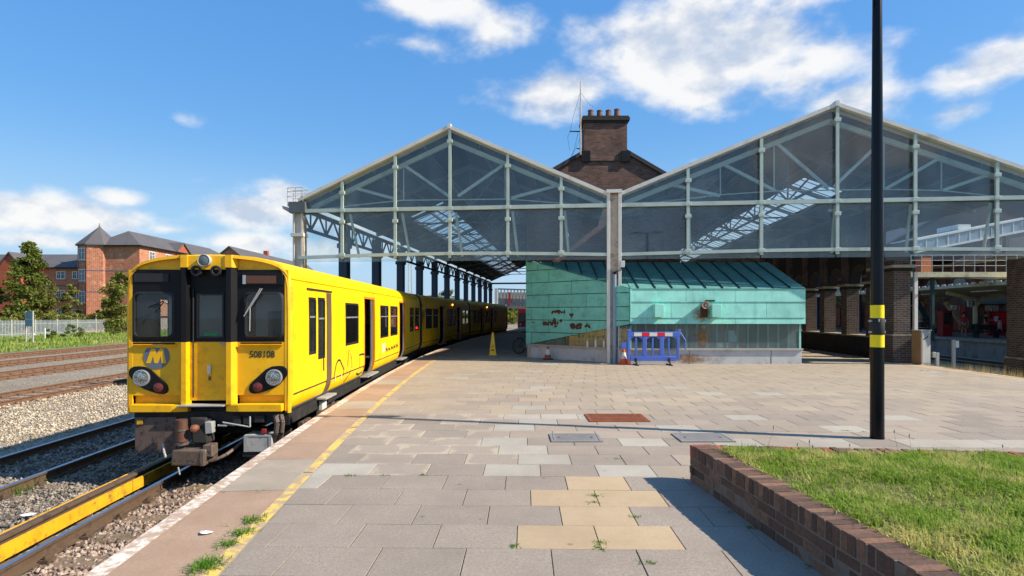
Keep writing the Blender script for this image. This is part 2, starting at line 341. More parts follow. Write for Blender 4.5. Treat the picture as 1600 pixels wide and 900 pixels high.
def slab_mat(name, c, spk, stain, rnd=.06, stain_lo=.5, stain_hi=.8, rim=False):
    c = tuple(x * .86 for x in c); stain = tuple(x * .86 for x in stain)
    k = NT(name); n1 = k.math('ADD', k.math('MULTIPLY', k.noise(170, 3, .7), .6), k.math('MULTIPLY', k.noise(45, 4, .7), .4)); o = k.mix(k.ramp(n1, [(.40, (0, 0, 0)), (.60, (1, 1, 1))]), tuple(x * (1 - spk) for x in c), tuple(min(1, x * (1 + spk * .6)) for x in c))
    b = k.noise(1.3, 8, .72); o = o if rim else k.mix(k.ramp(b, [(stain_lo - .1, (0, 0, 0)), (stain_hi - .1, (.95, .95, .95))]), o, stain)
    if rim:
        t = k.n('ShaderNodeTexCoord'); sp_ = k.n('ShaderNodeSeparateXYZ'); k.l(t.outputs['Object'], sp_.inputs[0])
        e_ = k.math('MAXIMUM', k.math('MULTIPLY', k.math('ABSOLUTE', sp_.outputs[0]), 1 / .30), k.math('MULTIPLY', k.math('ABSOLUTE', sp_.outputs[1]), 1 / .23))
        f_ = k.math('ADD', e_, k.math('MULTIPLY', k.math('SUBTRACT', k.noise(2.2, 6, .75), .5), 2.6)); o = k.mix(k.ramp(f_, [(.82, (0, 0, 0)), (1.0, (.6, .6, .6))]), o, stain)
    b3 = k.noise(.42, 7, .7); o = k.mix(k.ramp(b3, [(.48, (0, 0, 0)), (.66, (.42, .42, .42))]), o, tuple(x * .62 for x in c))
    b2 = k.noise(6, 6, .7); o = k.mix(k.ramp(b2, [(.6, (0, 0, 0)), (.72, (.3, .3, .3))]), o, tuple(x * .55 for x in c))
    sp = k.n('ShaderNodeTexVoronoi'); sp.inputs['Scale'].default_value = 2.6; sp.inputs['Randomness'].default_value = 1; k.l(k.pos(), sp.inputs['Vector'])
    o = k.mix(k.ramp(sp.outputs['Distance'], [(.045, (.6, .6, .6)), (.07, (0, 0, 0))]), o, tuple(x * .35 for x in c))
    h = k.n('ShaderNodeHueSaturation'); k.l(k.math('ADD', k.math('MULTIPLY', k.rnd(), 2 * rnd), 1 - rnd), h.inputs['Value']); k.l(o, h.inputs['Color'])
    k.base(h.outputs[0]); k.set(roughness=.88); k.bump(n1, .25, .004); return k.m
SM = dict(grey=slab_mat('slab_grey', S(170, 155, 138), .40, S(150, 136, 120)), pink=slab_mat('slab_pinkish', S(180, 163, 143), .28, S(164, 148, 128)),
          buff=slab_mat('slab_sandy', S(200, 174, 138), .12, S(182, 156, 122), .05), pale=slab_mat('slab_pale', S(190, 181, 164), .18, S(174, 162, 144), .05),
          smear=slab_mat('slab_mortar_smeared', S(174, 158, 140), .26, S(202, 186, 158), .06, .54, .66, True), far=slab_mat('slab_weathered', S(188, 170, 145), .2, S(172, 154, 130), .06))
SW, SH, GAP = .61, .466, .006
def chamfer(dx, dy, dz, c, name):
    bm = bmesh.new(); bmesh.ops.create_cube(bm, size=1); bmesh.ops.scale(bm, vec=(dx, dy, dz), verts=bm.verts)
    bmesh.ops.bevel(bm, geom=[e for e in bm.edges if c > 0], offset=c, segments=1, affect='EDGES'); me = bpy.data.meshes.new(name); bm.to_mesh(me); bm.free(); return me
def slab_shape(poly, zt=0.0):                   # top polygon with small chamfer and skirt
    n = len(poly); c = Vector((sum(p[0] for p in poly) / n, sum(p[1] for p in poly) / n)); inn = []
    for p in poly:
        d = c - Vector(p); inn.append(Vector(p) + d.normalized() * min(.0035, d.length * .3))
    V = [(p[0], p[1], -.05) for p in poly] + [(p[0], p[1], zt - .003) for p in poly] + [(p.x, p.y, zt) for p in inn]; F = [tuple(range(2 * n, 3 * n))]
    for i in range(n):
        j = (i + 1) % n; F += [(i, j, n + j, n + i), (n + i, n + j, 2 * n + j, 2 * n + i)]
    return V, F
def clip(poly, px, py, nx, ny):                 # keep the side where n.(p-P) >= 0
    out = []
    for i in range(len(poly)):
        a, b = poly[i], poly[(i + 1) % len(poly)]; da = (a[0] - px) * nx + (a[1] - py) * ny; db = (b[0] - px) * nx + (b[1] - py) * ny
        if da >= 0: out.append(a)
        if (da >= 0) != (db >= 0):
            t = da / (da - db); out.append((a[0] + (b[0] - a[0]) * t, a[1] + (b[1] - a[1]) * t))
    return out
COVERS = [(1.22, 2.17, 9.02, 9.70), (.52, 1.20, 7.60, 8.10), (2.24, 2.96, 7.60, 8.12)]      # grating and two lids set in the paving
PC = (1.81, 5.86)                                # planter corner
def in_planter(x, y): return y < PC[1] - .1 * (x - PC[0]) + .0 and x > PC[0] + .095 * (PC[1] - y) + .0
BUFF = [(.33, 4.39), (.94, 4.39), (.69, 4.87), (.44, 5.34), (1.05, 5.34), (.80, 5.80)]
PALE = [(-.9, 6.3), (-.3, 6.3), (.12, 6.75), (-2.1, 6.3), (-1.5, 6.3), (-2.0, 5.8), (.0, 7.2), (1.7, 8.3), (2.0, 7.4), (3.2, 7.5), (1.0, 10.7), (1.6, 11.6), (.4, 10.3), (3.4, 8.3), (2.5, 8.4), (1.9, 7.7), (.3, 8.4), (-.2, 7.7),
        (4.5, 12.2), (2.2, 13.0), (5.2, 12.2)]
slabs = []
LEFTW = .845                                     # coping and yellow line
for k in range(-5, 100):
    y0 = 4.146 + SH * k
    if y0 < 1.6: continue
    off = (.03 + .363 * k) % SW
    for j in range(-12, 34):
        x0 = off + j * SW; poly = []
        for (xx, yy) in ((x0, y0), (x0 + SW, y0), (x0 + SW, y0 + SH), (x0, y0 + SH)):
            poly.append((xx + .02 * (yy - 4), yy - .02 * (xx - 1)))
        cx = sum(p[0] for p in poly) / 4; cy = sum(p[1] for p in poly) / 4
        g = GAP / 2; poly = [(p[0] + (g if p[0] < cx else -g), p[1] + (g if p[1] < cy else -g)) for p in poly]
        full = True
        ax, ay, _ = ept(cy, -LEFTW); s = eslope(cy); cp = clip(poly, ax, ay, 1, -s)
        if len(cp) < 3: continue
        if len(cp) != 4 or any(abs(a[0] - b[0]) > 1e-6 for a, b in zip(cp, poly)): full = False
        if cx > redge(cy) + .3: continue
        c2 = clip(cp, redge(cy) - .62, cy, -1, .07)
        if len(c2) < 3: continue
        if len(c2) != len(cp): full = False
        if all(in_planter(*p) for p in c2): continue
        hid = False
        for (a, b, c, d) in COVERS:
            if a < cx < b and c < cy < d: hid = True
        slabs.append((cy, cx, c2, full, k))
def slab_kind(cx, cy):
    for (a, b) in BUFF:
        if abs(cx - a) < .2 and abs(cy - b) < .15: return 'buff'
    for (a, b) in PALE:
        if abs(cx - a) < .28 and abs(cy - b) < .2: return 'pale'
    u = random.random()
    if cy < 5.95: return 'grey'
    if cy < 9.6:
        if cx < -.1 and cy > 6: return 'smear' if u < .7 else 'grey'
        return 'pink' if u < .5 else ('grey' if u < .78 else 'pale')
    if cy < 12: return 'pink' if u < .7 else 'far'
    return 'far' if u < .8 else ('pink' if u < .95 else 'pale')
slabs.sort()
seen = 0; rest = {}; shared = {}
FULLV, FULLF = slab_shape([(-SW / 2 + GAP / 2, -SH / 2 + GAP / 2), (SW / 2 - GAP / 2, -SH / 2 + GAP / 2), (SW / 2 - GAP / 2, SH / 2 - GAP / 2), (-SW / 2 + GAP / 2, SH / 2 - GAP / 2)])
for cy, cx, poly, full, k in slabs:
    kd = slab_kind(cx, cy); px = 800 + cx / cy * FPX; py = HY + 1530 / cy
    vis = -20 < px < 1620 and py < 925 and not in_planter(cx, cy)
    dz = random.gauss(0, .0012)
    if vis and seen < 300:
        seen += 1
        if full:
            if kd not in shared:
                me = bpy.data.meshes.new('paving_slab'); me.from_pydata(FULLV, [], FULLF); fixn(me); me.materials.append(SM[kd]); shared[kd] = me
            o = link('paving_slab', shared[kd], platform); o.location = (cx, cy, dz); o.rotation_euler = (random.gauss(0, .0022), random.gauss(0, .0018), -.02)
        else:
            c = (sum(p[0] for p in poly) / len(poly), sum(p[1] for p in poly) / len(poly))
            V, F = slab_shape([(p[0] - c[0], p[1] - c[1]) for p in poly]); o = MB().add(V, F).build('paving_slab', SM[kd], platform, loc=(c[0], c[1], dz))
    else:
        m = rest.setdefault(kd, MB()); V, F = slab_shape(poly, dz); m.add(V, F)
for kd, m in rest.items(): tag(m.build('far_paving_slabs', SM[kd], platform), kind='stuff')

# --- coping stones, worn white edge, yellow line
CM = [slab_mat('coping_brown', S(190, 158, 130), .24, S(168, 136, 108), .07), slab_mat('coping_grey', S(186, 170, 148), .14, S(160, 146, 128), .08)]
def worn(name, c, under, lo, hi, sc_=9):
    k = NT(name); n = k.noise(sc_, 8, .75); n2 = k.noise(1.1, 5); f = k.math('ADD', k.math('MULTIPLY', n, .7), k.math('MULTIPLY', n2, .3))
    k.base(k.mix(k.ramp(f, [(lo, (0, 0, 0)), (hi, (1, 1, 1))]), c, under)); k.set(roughness=.85); k.bump(n, .3, .004); return k.m
m_worn_white = worn('worn_white_paint', S(222, 210, 192), S(180, 152, 128), .46, .53)
m_worn_yellow = worn('worn_yellow_paint', S(226, 190, 92), S(176, 152, 120), .46, .54, 7)
cy0 = [1.8, 3.1, 4.33, 5.5, 6.09, 6.68]
while cy0[-1] < 70: cy0.append(cy0[-1] + random.choice([.75, .9, .9, 1.05]))
far_c = MB()
def strip(m, a, b, o0, o1, z, n=2, wob=0):
    for i in range(n):
        ya, yb = a + (b - a) * i / n, a + (b - a) * (i + 1) / n
        m.add([ept(ya, o0, z), ept(ya, o1, z), ept(yb, o1, z), ept(yb, o0, z)], [(3, 2, 1, 0)])
for i in range(len(cy0) - 1):
    a, b = cy0[i] + .005, cy0[i + 1] - .005; dz = random.gauss(0, .0015)
    c = ept((a + b) / 2, -.36); B = [ept(a, -.0 + .03), ept(a, -.725), ept(b, -.725), ept(b, .03)]
    V, F = slab_shape([(p[0] - c[0], p[1] - c[1]) for p in B], dz)
    V = [(v[0], v[1], v[2] if v[2] > -.04 else -.14) for v in V]
    grey = 5.5 < cy0[i] + .1 < 6.7 or random.random() < .12
    if i < 45: MB().add(V, F).build('coping_stone', CM[1 if grey else 0], platform, loc=(c[0], c[1], 0))
    else: far_c.add([(v[0] + c[0], v[1] + c[1], v[2]) for v in V], F)
tag(far_c.build('far_coping_stones', CM[0], platform), kind='stuff')
wl = MB(); strip(wl, 1.8, 62, .024, -.12, .0055, 120); wl.build('edge_line', m_worn_white, platform)
yl = MB()
for (a, b) in ((1.8, 6.02), (6.1, 8.5), (8.55, 9.6), (9.7, 11.6), (11.75, 21)): strip(yl, a, b, -.735, -.838, .0045, 24)
yl.build('yellow_line', m_worn_yellow, platform)
yb = MB(); strip(yb, 1.8, 66, -.725, -.845, -.002, 90); yb.build('line_bed', SM['far'], platform)
# right hand platform edge: sandy coping and white nosing
rc = MB(); rn = MB()
for i in range(46):
    a, b = 6 + i * .9, 6 + (i + 1) * .9 - .012; ra, rb = redge(a), redge(b)
    V, F = slab_shape([(ra - .6, a), (ra + .02, a), (rb + .02, b), (rb - .6, b)]); rc.add(V, F)
    rn.add([(ra - .09, a, .005), (ra + .018, a, .005), (rb + .018, b, .005), (rb - .09, b, .005)], [(0, 1, 2, 3)])
tag(rc.build('far_edge_coping', SM['buff'], platform), kind='stuff'); rn.build('far_edge_line', m_worn_white, platform)

# --- drain grating and lids
m_rust = mat('rusty_iron', S(142, 78, 46), .85, var=.35, vs=7, dirt=S(96, 56, 36), dscale=8, bump=.4, bs=90)
m_lid = mat('grey_iron_lid', S(134, 130, 126), .75, .0, var=.2, vs=6, bump=.2)
def cover(rect, kind, label):
    a, b, c, d = rect; t = thing('drain_grating' if kind else 'access_cover', label, 'grating' if kind else 'cover', ((a + b) / 2, (c + d) / 2, .004)); w_, h_ = (b - a) / 2, (d - c) / 2
    fr = MB(); e = .035
    for q in ((-w_, w_, -h_, -h_ + e), (-w_, w_, h_ - e, h_), (-w_, -w_ + e, -h_ + e, h_ - e), (w_ - e, w_, -h_ + e, h_ - e)): fr.box(*q, -.002, .012)
    fr.build('frame', m_rust if kind else m_lid, t)
    if kind:
        n = 26
        for i in range(n):
            x = -w_ + e + (i + .5) * (2 * w_ - 2 * e) / n; MB().box(x - .011, x + .011, -h_ + e, h_ - e, .003, .011).build('bar', m_rust, t)
        MB().box(-w_ + e, w_ - e, -.02, .02, .0022, .0095).build('cross_bar', m_rust, t)
        MB().box(-w_ + e, w_ - e, -h_ + e, h_ - e, -.001, .002).build('sump_shade_sheet', m_blackmatt, t)  # black sheet laid on the slabs, standing in for shade inside the drain
    else:
        lid = MB().box(-w_ + e + .006, w_ - e - .006, -h_ + e + .006, h_ - e - .006, -.002, .009).build('lid', m_lid, t, bevel=.003)
        s = MB()
        for i in range(14):
            for j in range(9):
                x = -w_ + e + .04 + (i + .5) * (2 * w_ - .15) / 14; y = -h_ + e + .03 + (j + .5) * (2 * h_ - .13) / 9; s.box(x - .016, x + .016, y - .006, y + .006, .0092, .0115)
        tag(s.build('tread_pattern', m_lid, lid), kind='stuff')
        for q in (-1, 1): MB().lathe([(.02, .0092), (.02, .012), (.012, .013)], 10, (q * (w_ - .12), 0, 0)).build('lifting_key', m_blackmatt, t)
    return t
cover(COVERS[0], 1, 'rust brown slotted drain grating set in the paving')
cover(COVERS[1], 0, 'grey metal access cover in the paving, right beside the rusty grating')
cover(COVERS[2], 0, 'grey metal access cover in pale slabs near the brick planter corner')

# --- tracks
m_rail = mat('rusty_rail', S(118, 88, 66), .8, var=.3, vs=5, dirt=S(78, 56, 42), dscale=6)
m_rail_dark = mat('dark_oily_rail', S(96, 76, 58), .7, var=.35, vs=5, dirt=S(40, 34, 30), dscale=5)
k_ = NT('polished_rail_head'); k_.base(S(150, 156, 168)); k_.set(metallic=.9, roughness=.28); m_railtop = k_.m
m_sleeper = mat('sleeper', S(128, 108, 84), .95, var=.3, vs=4, dirt=S(70, 58, 46), dscale=4, bump=.4)
m_sleeper_rust = mat('rusty_sleeper', S(110, 72, 52), .95, var=.3, vs=3, dirt=S(72, 52, 42), dscale=3)
PROF = [(-.07, 0), (.07, 0), (.07, .012), (.012, .03), (.010, .112), (.036, .122), (.036, .150), (.030, .155), (-.030, .155), (-.036, .150), (-.036, .122), (-.010, .112), (-.012, .03), (-.07, .012)]
def rail_mesh(fn, y0, y1, zt, step=.8):
    m = MB(); n = len(PROF); ys = np.arange(y0, y1 + .01, step)
    for i, y in enumerate(ys):
        for (dx, dz) in PROF:
            p = fn(y, dx); m.v.append((p[0], p[1], zt - .155 + dz))
    for i in range(len(ys) - 1):
        for j in range(n):
            m.f.append((i * n + j, i * n + (j + 1) % n, (i + 1) * n + (j + 1) % n, (i + 1) * n + j)); m.m.append(1 if j in (6, 7, 8) else 0)
    m.f.append(tuple(range(n))); m.m.append(0)
    return m
def track(name, label, cen, y0, y1, zt, mr, ms, sleepers=(0, 0), gauge=1.505, top=True, group=None):
    t = thing(name, label, 'railway track', (0, 0, 0), 0, group)
    for sgn in (-1, 1):
        f = lambda y, dx, s=sgn: cen(y, s * gauge / 2 + dx)
        rail_mesh(f, y0, y1, zt).build('rail', [mr, m_railtop if top else mr], t, smooth=True)
    me = None; a, b = sleepers; y = a
    if b > a:
        bm_ = chamfer(2.5, .25, .12, .012, 'sleeper'); bm_.materials.append(ms)
        ch = MB().box(-.1, .1, -.07, .07, .06, .1).box(-.03, .03, -.05, .05, .1, .14); cme = bpy.data.meshes.new('chair'); cme.from_pydata(ch.v, [], ch.f); fixn(cme); cme.materials.append(mr)
        while y < b:
            p = cen(y, 0); p2 = cen(y + .2, 0); an = math.atan2(-(p2[0] - p[0]), p2[1] - p[1])
            o = link('sleeper', bm_, t); o.location = (p[0], p[1], zt - .155 - .062 + random.uniform(-.008, .004)); o.rotation_euler = (0, 0, an + random.gauss(0, .008))
            for s2 in (-1, 1):
                for s3 in (-1, 1):
                    cc = link('chair', cme, o); cc.location = (s2 * gauge / 2 + s3 * .11, 0, 0); cc.scale = (.5, 1, 1)
            y += .68
    return t
c1 = lambda y, d: ept(y, 1.55 - d); c2_ = lambda y, d: ept(y, 5.27 - d)
track('railway_track', 'railway track with polished rails beside the platform edge', c1, 3.0, 80, RZ, m_rail_dark, m_sleeper, (3.2, 24))
track('railway_track', 'dark second track just left of the yellow boarded rail', c2_, 4.0, 90, RZ, m_rail_dark, m_sleeper, (5.5, 24))
labs = ['brown rusty track across the gravel, first beyond the stony strip', 'brown rusty track in the yard, second before the grassy bank', 'brown rusty track next to last before the grassy bank', 'brown rusty track running along the foot of the grassy bank']
for (x0, lb) in zip((-16.25, -22.1, -27.2, -31.8), labs):
    fn = lambda y, d, x=x0: (x + d - .05 * (y - 20) + .0006 * (y - 20) ** 2 * .5, y)
    track('railway_track', lb, fn, 10, 120, RZ - .02, m_rail, m_sleeper_rust, (15, 50), top=False)
# conductor rail and yellow boards
cr_ = thing('conductor_rail', 'electric third rail between yellow timber guard boards', 'conductor rail')
m_guard = mat('yellow_guard_board', S(228, 168, 18), .7, var=.2, vs=4, dirt=S(120, 88, 40), dscale=6, dlo=.52, dhi=.68, bump=.3)
rail_mesh(lambda y, d: ept(y, 2.74 - d * 1.5), 3.4, 40, -.80).build('third_rail', [m_rail_dark, m_rail_dark], cr_, smooth=True)
def board(o0, o1, z0, z1, y0, y1, name, m):
    b = MB(); ys = np.linspace(y0, y1, 6)
    for a, c in zip(ys[:-1], ys[1:]):
        b.hexa([ept(a, o0, z0), ept(a, o1, z0), ept(c, o1, z0), ept(c, o0, z0)], [ept(a, o0, z1), ept(a, o1, z1), ept(c, o1, z1), ept(c, o0, z1)])
    return b.build(name, m, cr_)
for a, b in ((3.2, 5.9), (5.92, 8.9), (8.92, 11.9), (11.92, 14.9)):
    board(2.61, 2.58, -1.0, -.835, a, b, 'guard_board', m_guard); board(2.90, 2.87, -1.0, -.835, a, b, 'guard_board', m_guard)
for y in np.arange(3.6, 14, 1.5): MB().cbox((*ept(float(y), 2.74)[:2], -1.03), (.12, .12, .1)).build('insulator', m_white, cr_)

# --- ballast stones (nobody could count them)
def stones(n, fn, zf, r0, r1, name, m):
    u = rng.random(n); v = rng.random(n); pts = np.array([fn(a, b) for a, b in zip(u, v)]); rad = r0 + (r1 - r0) * rng.random(n) ** 1.6
    base = np.array([(1, 0, 0), (0, 1, 0), (-1, 0, 0), (0, -1, 0), (0, 0, 1), (0, 0, -1)], float)
    F0 = np.array([(0, 1, 4), (1, 2, 4), (2, 3, 4), (3, 0, 4), (1, 0, 5), (2, 1, 5), (3, 2, 5), (0, 3, 5)])
    sx = rng.uniform(.65, 1.35, (n, 1, 3)); jit = rng.uniform(-.28, .28, (n, 6, 3)); V = (base[None] + jit) * sx * rad[:, None, None]
    a = rng.uniform(0, 6.28, n); b = rng.uniform(-.7, .7, n); ca, sa, cb, sb = np.cos(a), np.sin(a), np.cos(b), np.sin(b)
    x, y, z = V[..., 0].copy(), V[..., 1].copy(), V[..., 2].copy()
    y2 = y * cb[:, None] - z * sb[:, None]; z2 = y * sb[:, None] + z * cb[:, None]
    V[..., 0] = x * ca[:, None] - y2 * sa[:, None] + pts[:, 0:1]; V[..., 1] = x * sa[:, None] + y2 * ca[:, None] + pts[:, 1:2]; V[..., 2] = z2 + zf + rad[:, None] * .35 + rng.uniform(0, .03, n)[:, None]
    F = (F0[None] + 6 * np.arange(n)[:, None, None]).reshape(-1, 3)
    return tag(fast_mesh(name, V.reshape(-1, 3), F, m, nper=3), kind='stuff')
def ball_mat(name, a, b, c):
    k = NT(name); v = k.n('ShaderNodeTexVoronoi'); v.inputs['Scale'].default_value = 14; k.l(k.pos(), v.inputs['Vector']); s = k.n('ShaderNodeSeparateColor'); k.l(v.outputs['Color'], s.inputs[0])
    o = k.ramp(s.outputs[0], [(.1, a), (.5, b), (.9, c)]); d = k.noise(1.2, 5); o = k.mix(k.ramp(d, [(.5, (0, 0, 0)), (.75, (.6, .6, .6))]), o, tuple(x * .5 for x in a)); k.base(o); k.set(roughness=.9); return k.m
m_ball = ball_mat('ballast_stone', S(104, 84, 72), S(156, 132, 114), S(184, 164, 146)); m_ball2 = ball_mat('grey_ballast_stone', S(86, 78, 70), S(128, 118, 106), S(164, 152, 138))
o_ = stones(15000, lambda u, v: ept(3.6 + 9 * u ** 1.3, .12 + 2.1 * v)[:2], -1.118, .013, .040, 'ballast', m_ball); tag(o_, 'pinkish ballast stones between the rails and the platform wall', 'ballast')
o_ = stones(9000, lambda u, v: ept(4.4 + 10 * u ** 1.2, 2.98 + 1.45 * v)[:2], -1.11, .014, .036, 'ballast', m_ball2); tag(o_, 'grey ballast stones between the two dark tracks', 'ballast')
o_ = stones(9000, lambda u, v: ept(7 + 14 * u ** 1.2, 4.6 + 1.35 * v)[:2], -1.11, .018, .045, 'ballast', m_ball2); tag(o_, 'dark ballast stones inside the second track', 'ballast')
o_ = stones(16000, lambda u, v: (-10.3 - 5.0 * v - (9 * u) * .04, 8.5 + 20 * u ** 1.3), -1.115, .016, .04, 'gravel', ball_mat('yard_gravel', S(150, 134, 110), S(190, 172, 146), S(214, 200, 176))); tag(o_, 'pale sandy gravel between the dark track and the rusty yard tracks', 'gravel')

# ================================================================== planter
planter = thing('brick_planter', 'low brown brick planter full of rough grass on the platform', 'planter', (PC[0], PC[1], 0))
def brick_m(name, c1, c2, c3, d):
    k = NT(name); r = k.rnd(); o = k.ramp(r, [(.05, c1), (.5, c2), (.95, c3)]); n = k.noise(22, 6, .7); o = k.mix(k.ramp(n, [(.42, (0, 0, 0)), (.7, (.7, .7, .7))]), o, d)
    n2 = k.noise(70, 4, .8); o = k.mix(k.ramp(n2, [(.55, (0, 0, 0)), (.7, (.5, .5, .5))]), o, tuple(min(1, x * 1.9) for x in c2)); k.base(o); k.set(roughness=.9); k.bump(k.math('ADD', k.math('MULTIPLY', n2, .5), n), .9, .008); return k.m
m_brick = brick_m('planter_brick', S(84, 62, 50), S(110, 80, 62), S(142, 104, 80), S(70, 56, 48)); m_brick_red = brick_m('planter_brick_red', S(150, 70, 50), S(160, 78, 56), S(166, 84, 60), S(120, 66, 50))
m_mortar = mat('planter_mortar', S(122, 106, 90), .95, var=.3, vs=12, bump=.4)
PH, CPH, CRS = .373, .130, .081
def sized(dx, dy, dz, m):
    me = chamfer(dx, dy, dz, .0045, 'brick'); me.materials.append(m); return me
b_str, b_cop, b_copr = sized(.216, .102, CRS - .011, m_brick), sized(.215, .066, CPH - .008, m_brick), sized(.215, .066, CPH - .008, m_brick_red)
dS = Vector((.095, -1, 0)).normalized(); nS = Vector((1, .095, 0)).normalized()          # side wall direction and inward normal
dB = Vector((1, -.1, 0)).normalized(); nB = Vector((-.1, -1, 0)).normalized()           # back wall direction and inward normal
def put(me, p, ang, jz=.0015):
    o = link('brick', me, planter); o.location = p + Vector((random.gauss(0, .0028), random.gauss(0, .0028), random.gauss(0, jz))); o.rotation_euler = (random.gauss(0, .012), random.gauss(0, .012), ang + random.gauss(0, .012)); return o
aS = math.atan2(dS.y, dS.x); aB = math.atan2(dB.y, dB.x)
for c in range(3):
    s0 = .0 if c % 2 == 0 else -.113
    for i in range(21):
        s = s0 + i * .227 + .108
        if s < .05: put(sized(.102, .102, CRS - .011, m_brick), dS * .051 + nS * .052 + Vector((0, 0, CRS * (c + .5))), aS); continue
        put(b_str, dS * s + nS * .052 + Vector((0, 0, CRS * (c + .5))), aS)
    for i in range(9):                                                                   # outer face of the back wall
        put(b_str, dB * (s0 + i * .227 + .22) + nB * .052 + Vector((0, 0, CRS * (c + .5))), aB)
for i in range(64): put(b_copr if i in (0,) else b_cop, dS * (.036 + i * .0745) + nS * .1075 + Vector((0, 0, 3 * CRS + CPH / 2)), aS + math.pi / 2, .003)
for i in range(84): put(b_copr if random.random() < .08 else b_cop, dB * (.26 + i * .0745) + nB * .1075 + Vector((0, 0, 3 * CRS + CPH / 2)), aB + math.pi / 2, .003)
mc = MB()
def slabline(o, d, n, L_, a, b, z0, z1): mc.hexa([*(o + d * x + n * y + Vector((0, 0, z0)) for x, y in ((0.005, a), (L_, a), (L_, b), (0.005, b)))], [*(o + d * x + n * y + Vector((0, 0, z1)) for x, y in ((0.005, a), (L_, a), (L_, b), (0.005, b)))])
O = Vector((0, 0, 0)); slabline(O, dS, nS, 4.8, .004, .205, 0, PH - .012); slabline(O + dB * .2, dB, nB, 6.4, .007, .205, 0, PH - .0135)
mc.build('mortar_core', m_mortar, planter)
# soil and rough grass
def gpoint(u, v):                                # u along the back wall, v towards the camera, metres from the inner corner
    return dB * (.2 + u) + dS * (.2 + v)
soil = MB(); NU, NV = 24, 18
def gh(u, v): return PH - .05 + .05 * math.sin(u * 1.3 + 1) * math.sin(v * 1.7) * .4 + .04 * min(1, u / 1.5, v / 1.0 if v > 0 else 0)
for i in range(NU + 1):
    for j in range(NV + 1):
        u, v = 6.2 * i / NU, 4.6 * j / NV; p = gpoint(u, v); soil.v.append((p.x, p.y, gh(u, v)))
for i in range(NU):
    for j in range(NV): a = i * (NV + 1) + j; soil.f.append((a, a + NV + 1, a + NV + 2, a + 1)); soil.m.append(0)
soil.build('soil', mat('turf_soil', S(104, 100, 52), .95, var=.4, vs=6, dirt=S(120, 100, 66), dscale=3), planter, smooth=True)
def grass_mat(name, a, b, c, straw, sc_=1.6, slo=.52, shi=.70):
    k = NT(name); n = k.noise(sc_, 6, .65); n2 = k.noise(55, 2, .6); o = k.ramp(n2, [(.25, a), (.5, b), (.75, c)]); o = k.mix(k.ramp(n, [(slo, (0, 0, 0)), (shi, (.85, .85, .85))]), o, straw)
    k.base(o); k.set(roughness=.7, subsurface_weight=0.0); k.b.inputs['Specular IOR Level'].default_value = .2
    tl = k.n('ShaderNodeBsdfTranslucent'); k.l(o, tl.inputs[0]); ms = k.n('ShaderNodeMixShader'); ms.inputs[0].default_value = .35; k.l(k.b.outputs[0], ms.inputs[1]); k.l(tl.outputs[0], ms.inputs[2]); k.l(ms.outputs[0], k.out.inputs[0]); return k.m
m_grass = grass_mat('rough_grass', S(84, 122, 38), S(140, 166, 58), S(186, 198, 92), S(220, 204, 132), 2.2, .48, .65)
def blades(P0, H, Wd, lean, name, m, parent=None):
    n = len(P0); a = rng.uniform(0, 6.28, n); d = np.stack([np.cos(a), np.sin(a), 0 * a], 1); s = np.stack([-np.sin(a), np.cos(a), 0 * a], 1)
    H = H[:, None]; Wd = Wd[:, None]; ln = (lean * rng.random(n))[:, None]; up = np.array([[0, 0, 1.]])
    mid = P0 + up * H * .55 + d * H * ln * .35; tip = P0 + up * H * (1 - .35 * ln) + d * H * ln
    V = np.stack([P0 - s * Wd, P0 + s * Wd, mid - s * Wd * .75, mid + s * Wd * .75, tip], 1).reshape(-1, 3)
    F = (np.array([(0, 1, 3), (0, 3, 2), (2, 3, 4)])[None] + 5 * np.arange(n)[:, None, None]).reshape(-1, 3)
    return fast_mesh(name, V, F, m, parent, nper=3)
n = 150000; u = 6.1 * rng.random(n) ** .9; v = 3.9 * rng.random(n)
B_ = np.array(dB)[None] * (.2 + u)[:, None] + np.array(dS)[None] * (.2 + v)[:, None]
lush = np.clip(.45 + .5 * np.sin(u * 2.1 + 1.3 * np.sin(v * 2.3)) * np.cos(v * 1.9 + u) + .35 * np.sin(u * 7.3 + 2 * np.sin(v * 5.1)) * np.sin(v * 6.7 + 1.7 * np.sin(u * 4.3)), 0, 1.2)
keep = rng.random(n) < (.35 + .65 * np.clip(lush * 1.6, 0, 1)); u, v, lush, B_ = u[keep], v[keep], lush[keep], B_[keep]; n = len(u)
B_[:, 2] = PH - .055 + .03 * np.minimum(1, np.minimum(u / 1.5, v))
gr = blades(B_, (.04 + .07 * lush + .05 * rng.random(n)), .0028 + .0025 * rng.random(n), 1.3, 'grass', m_grass, planter); tag(gr, kind='stuff')
# taller stalks with seed heads along the back of the planter
st = MB()
for i in range(46):
    u_, v_ = random.uniform(.3, 6), abs(random.gauss(0, .5)); p = gpoint(u_, v_); h = random.uniform(.14, .34) if random.random() < .6 else .12; q = p + Vector((random.gauss(0, .05), random.gauss(0, .03), h))
    p.z = PH - .05; q.z += PH - .05; st.tube(p, q, .0016, .0009, n=4); st.lathe([(.0015, 0), (.0045, .01), (.004, .025), (.001, .036)], 5, q)
tag(st.build('seed_stalks', mat('dry_stalk', S(120, 110, 60), .8), planter), kind='stuff')
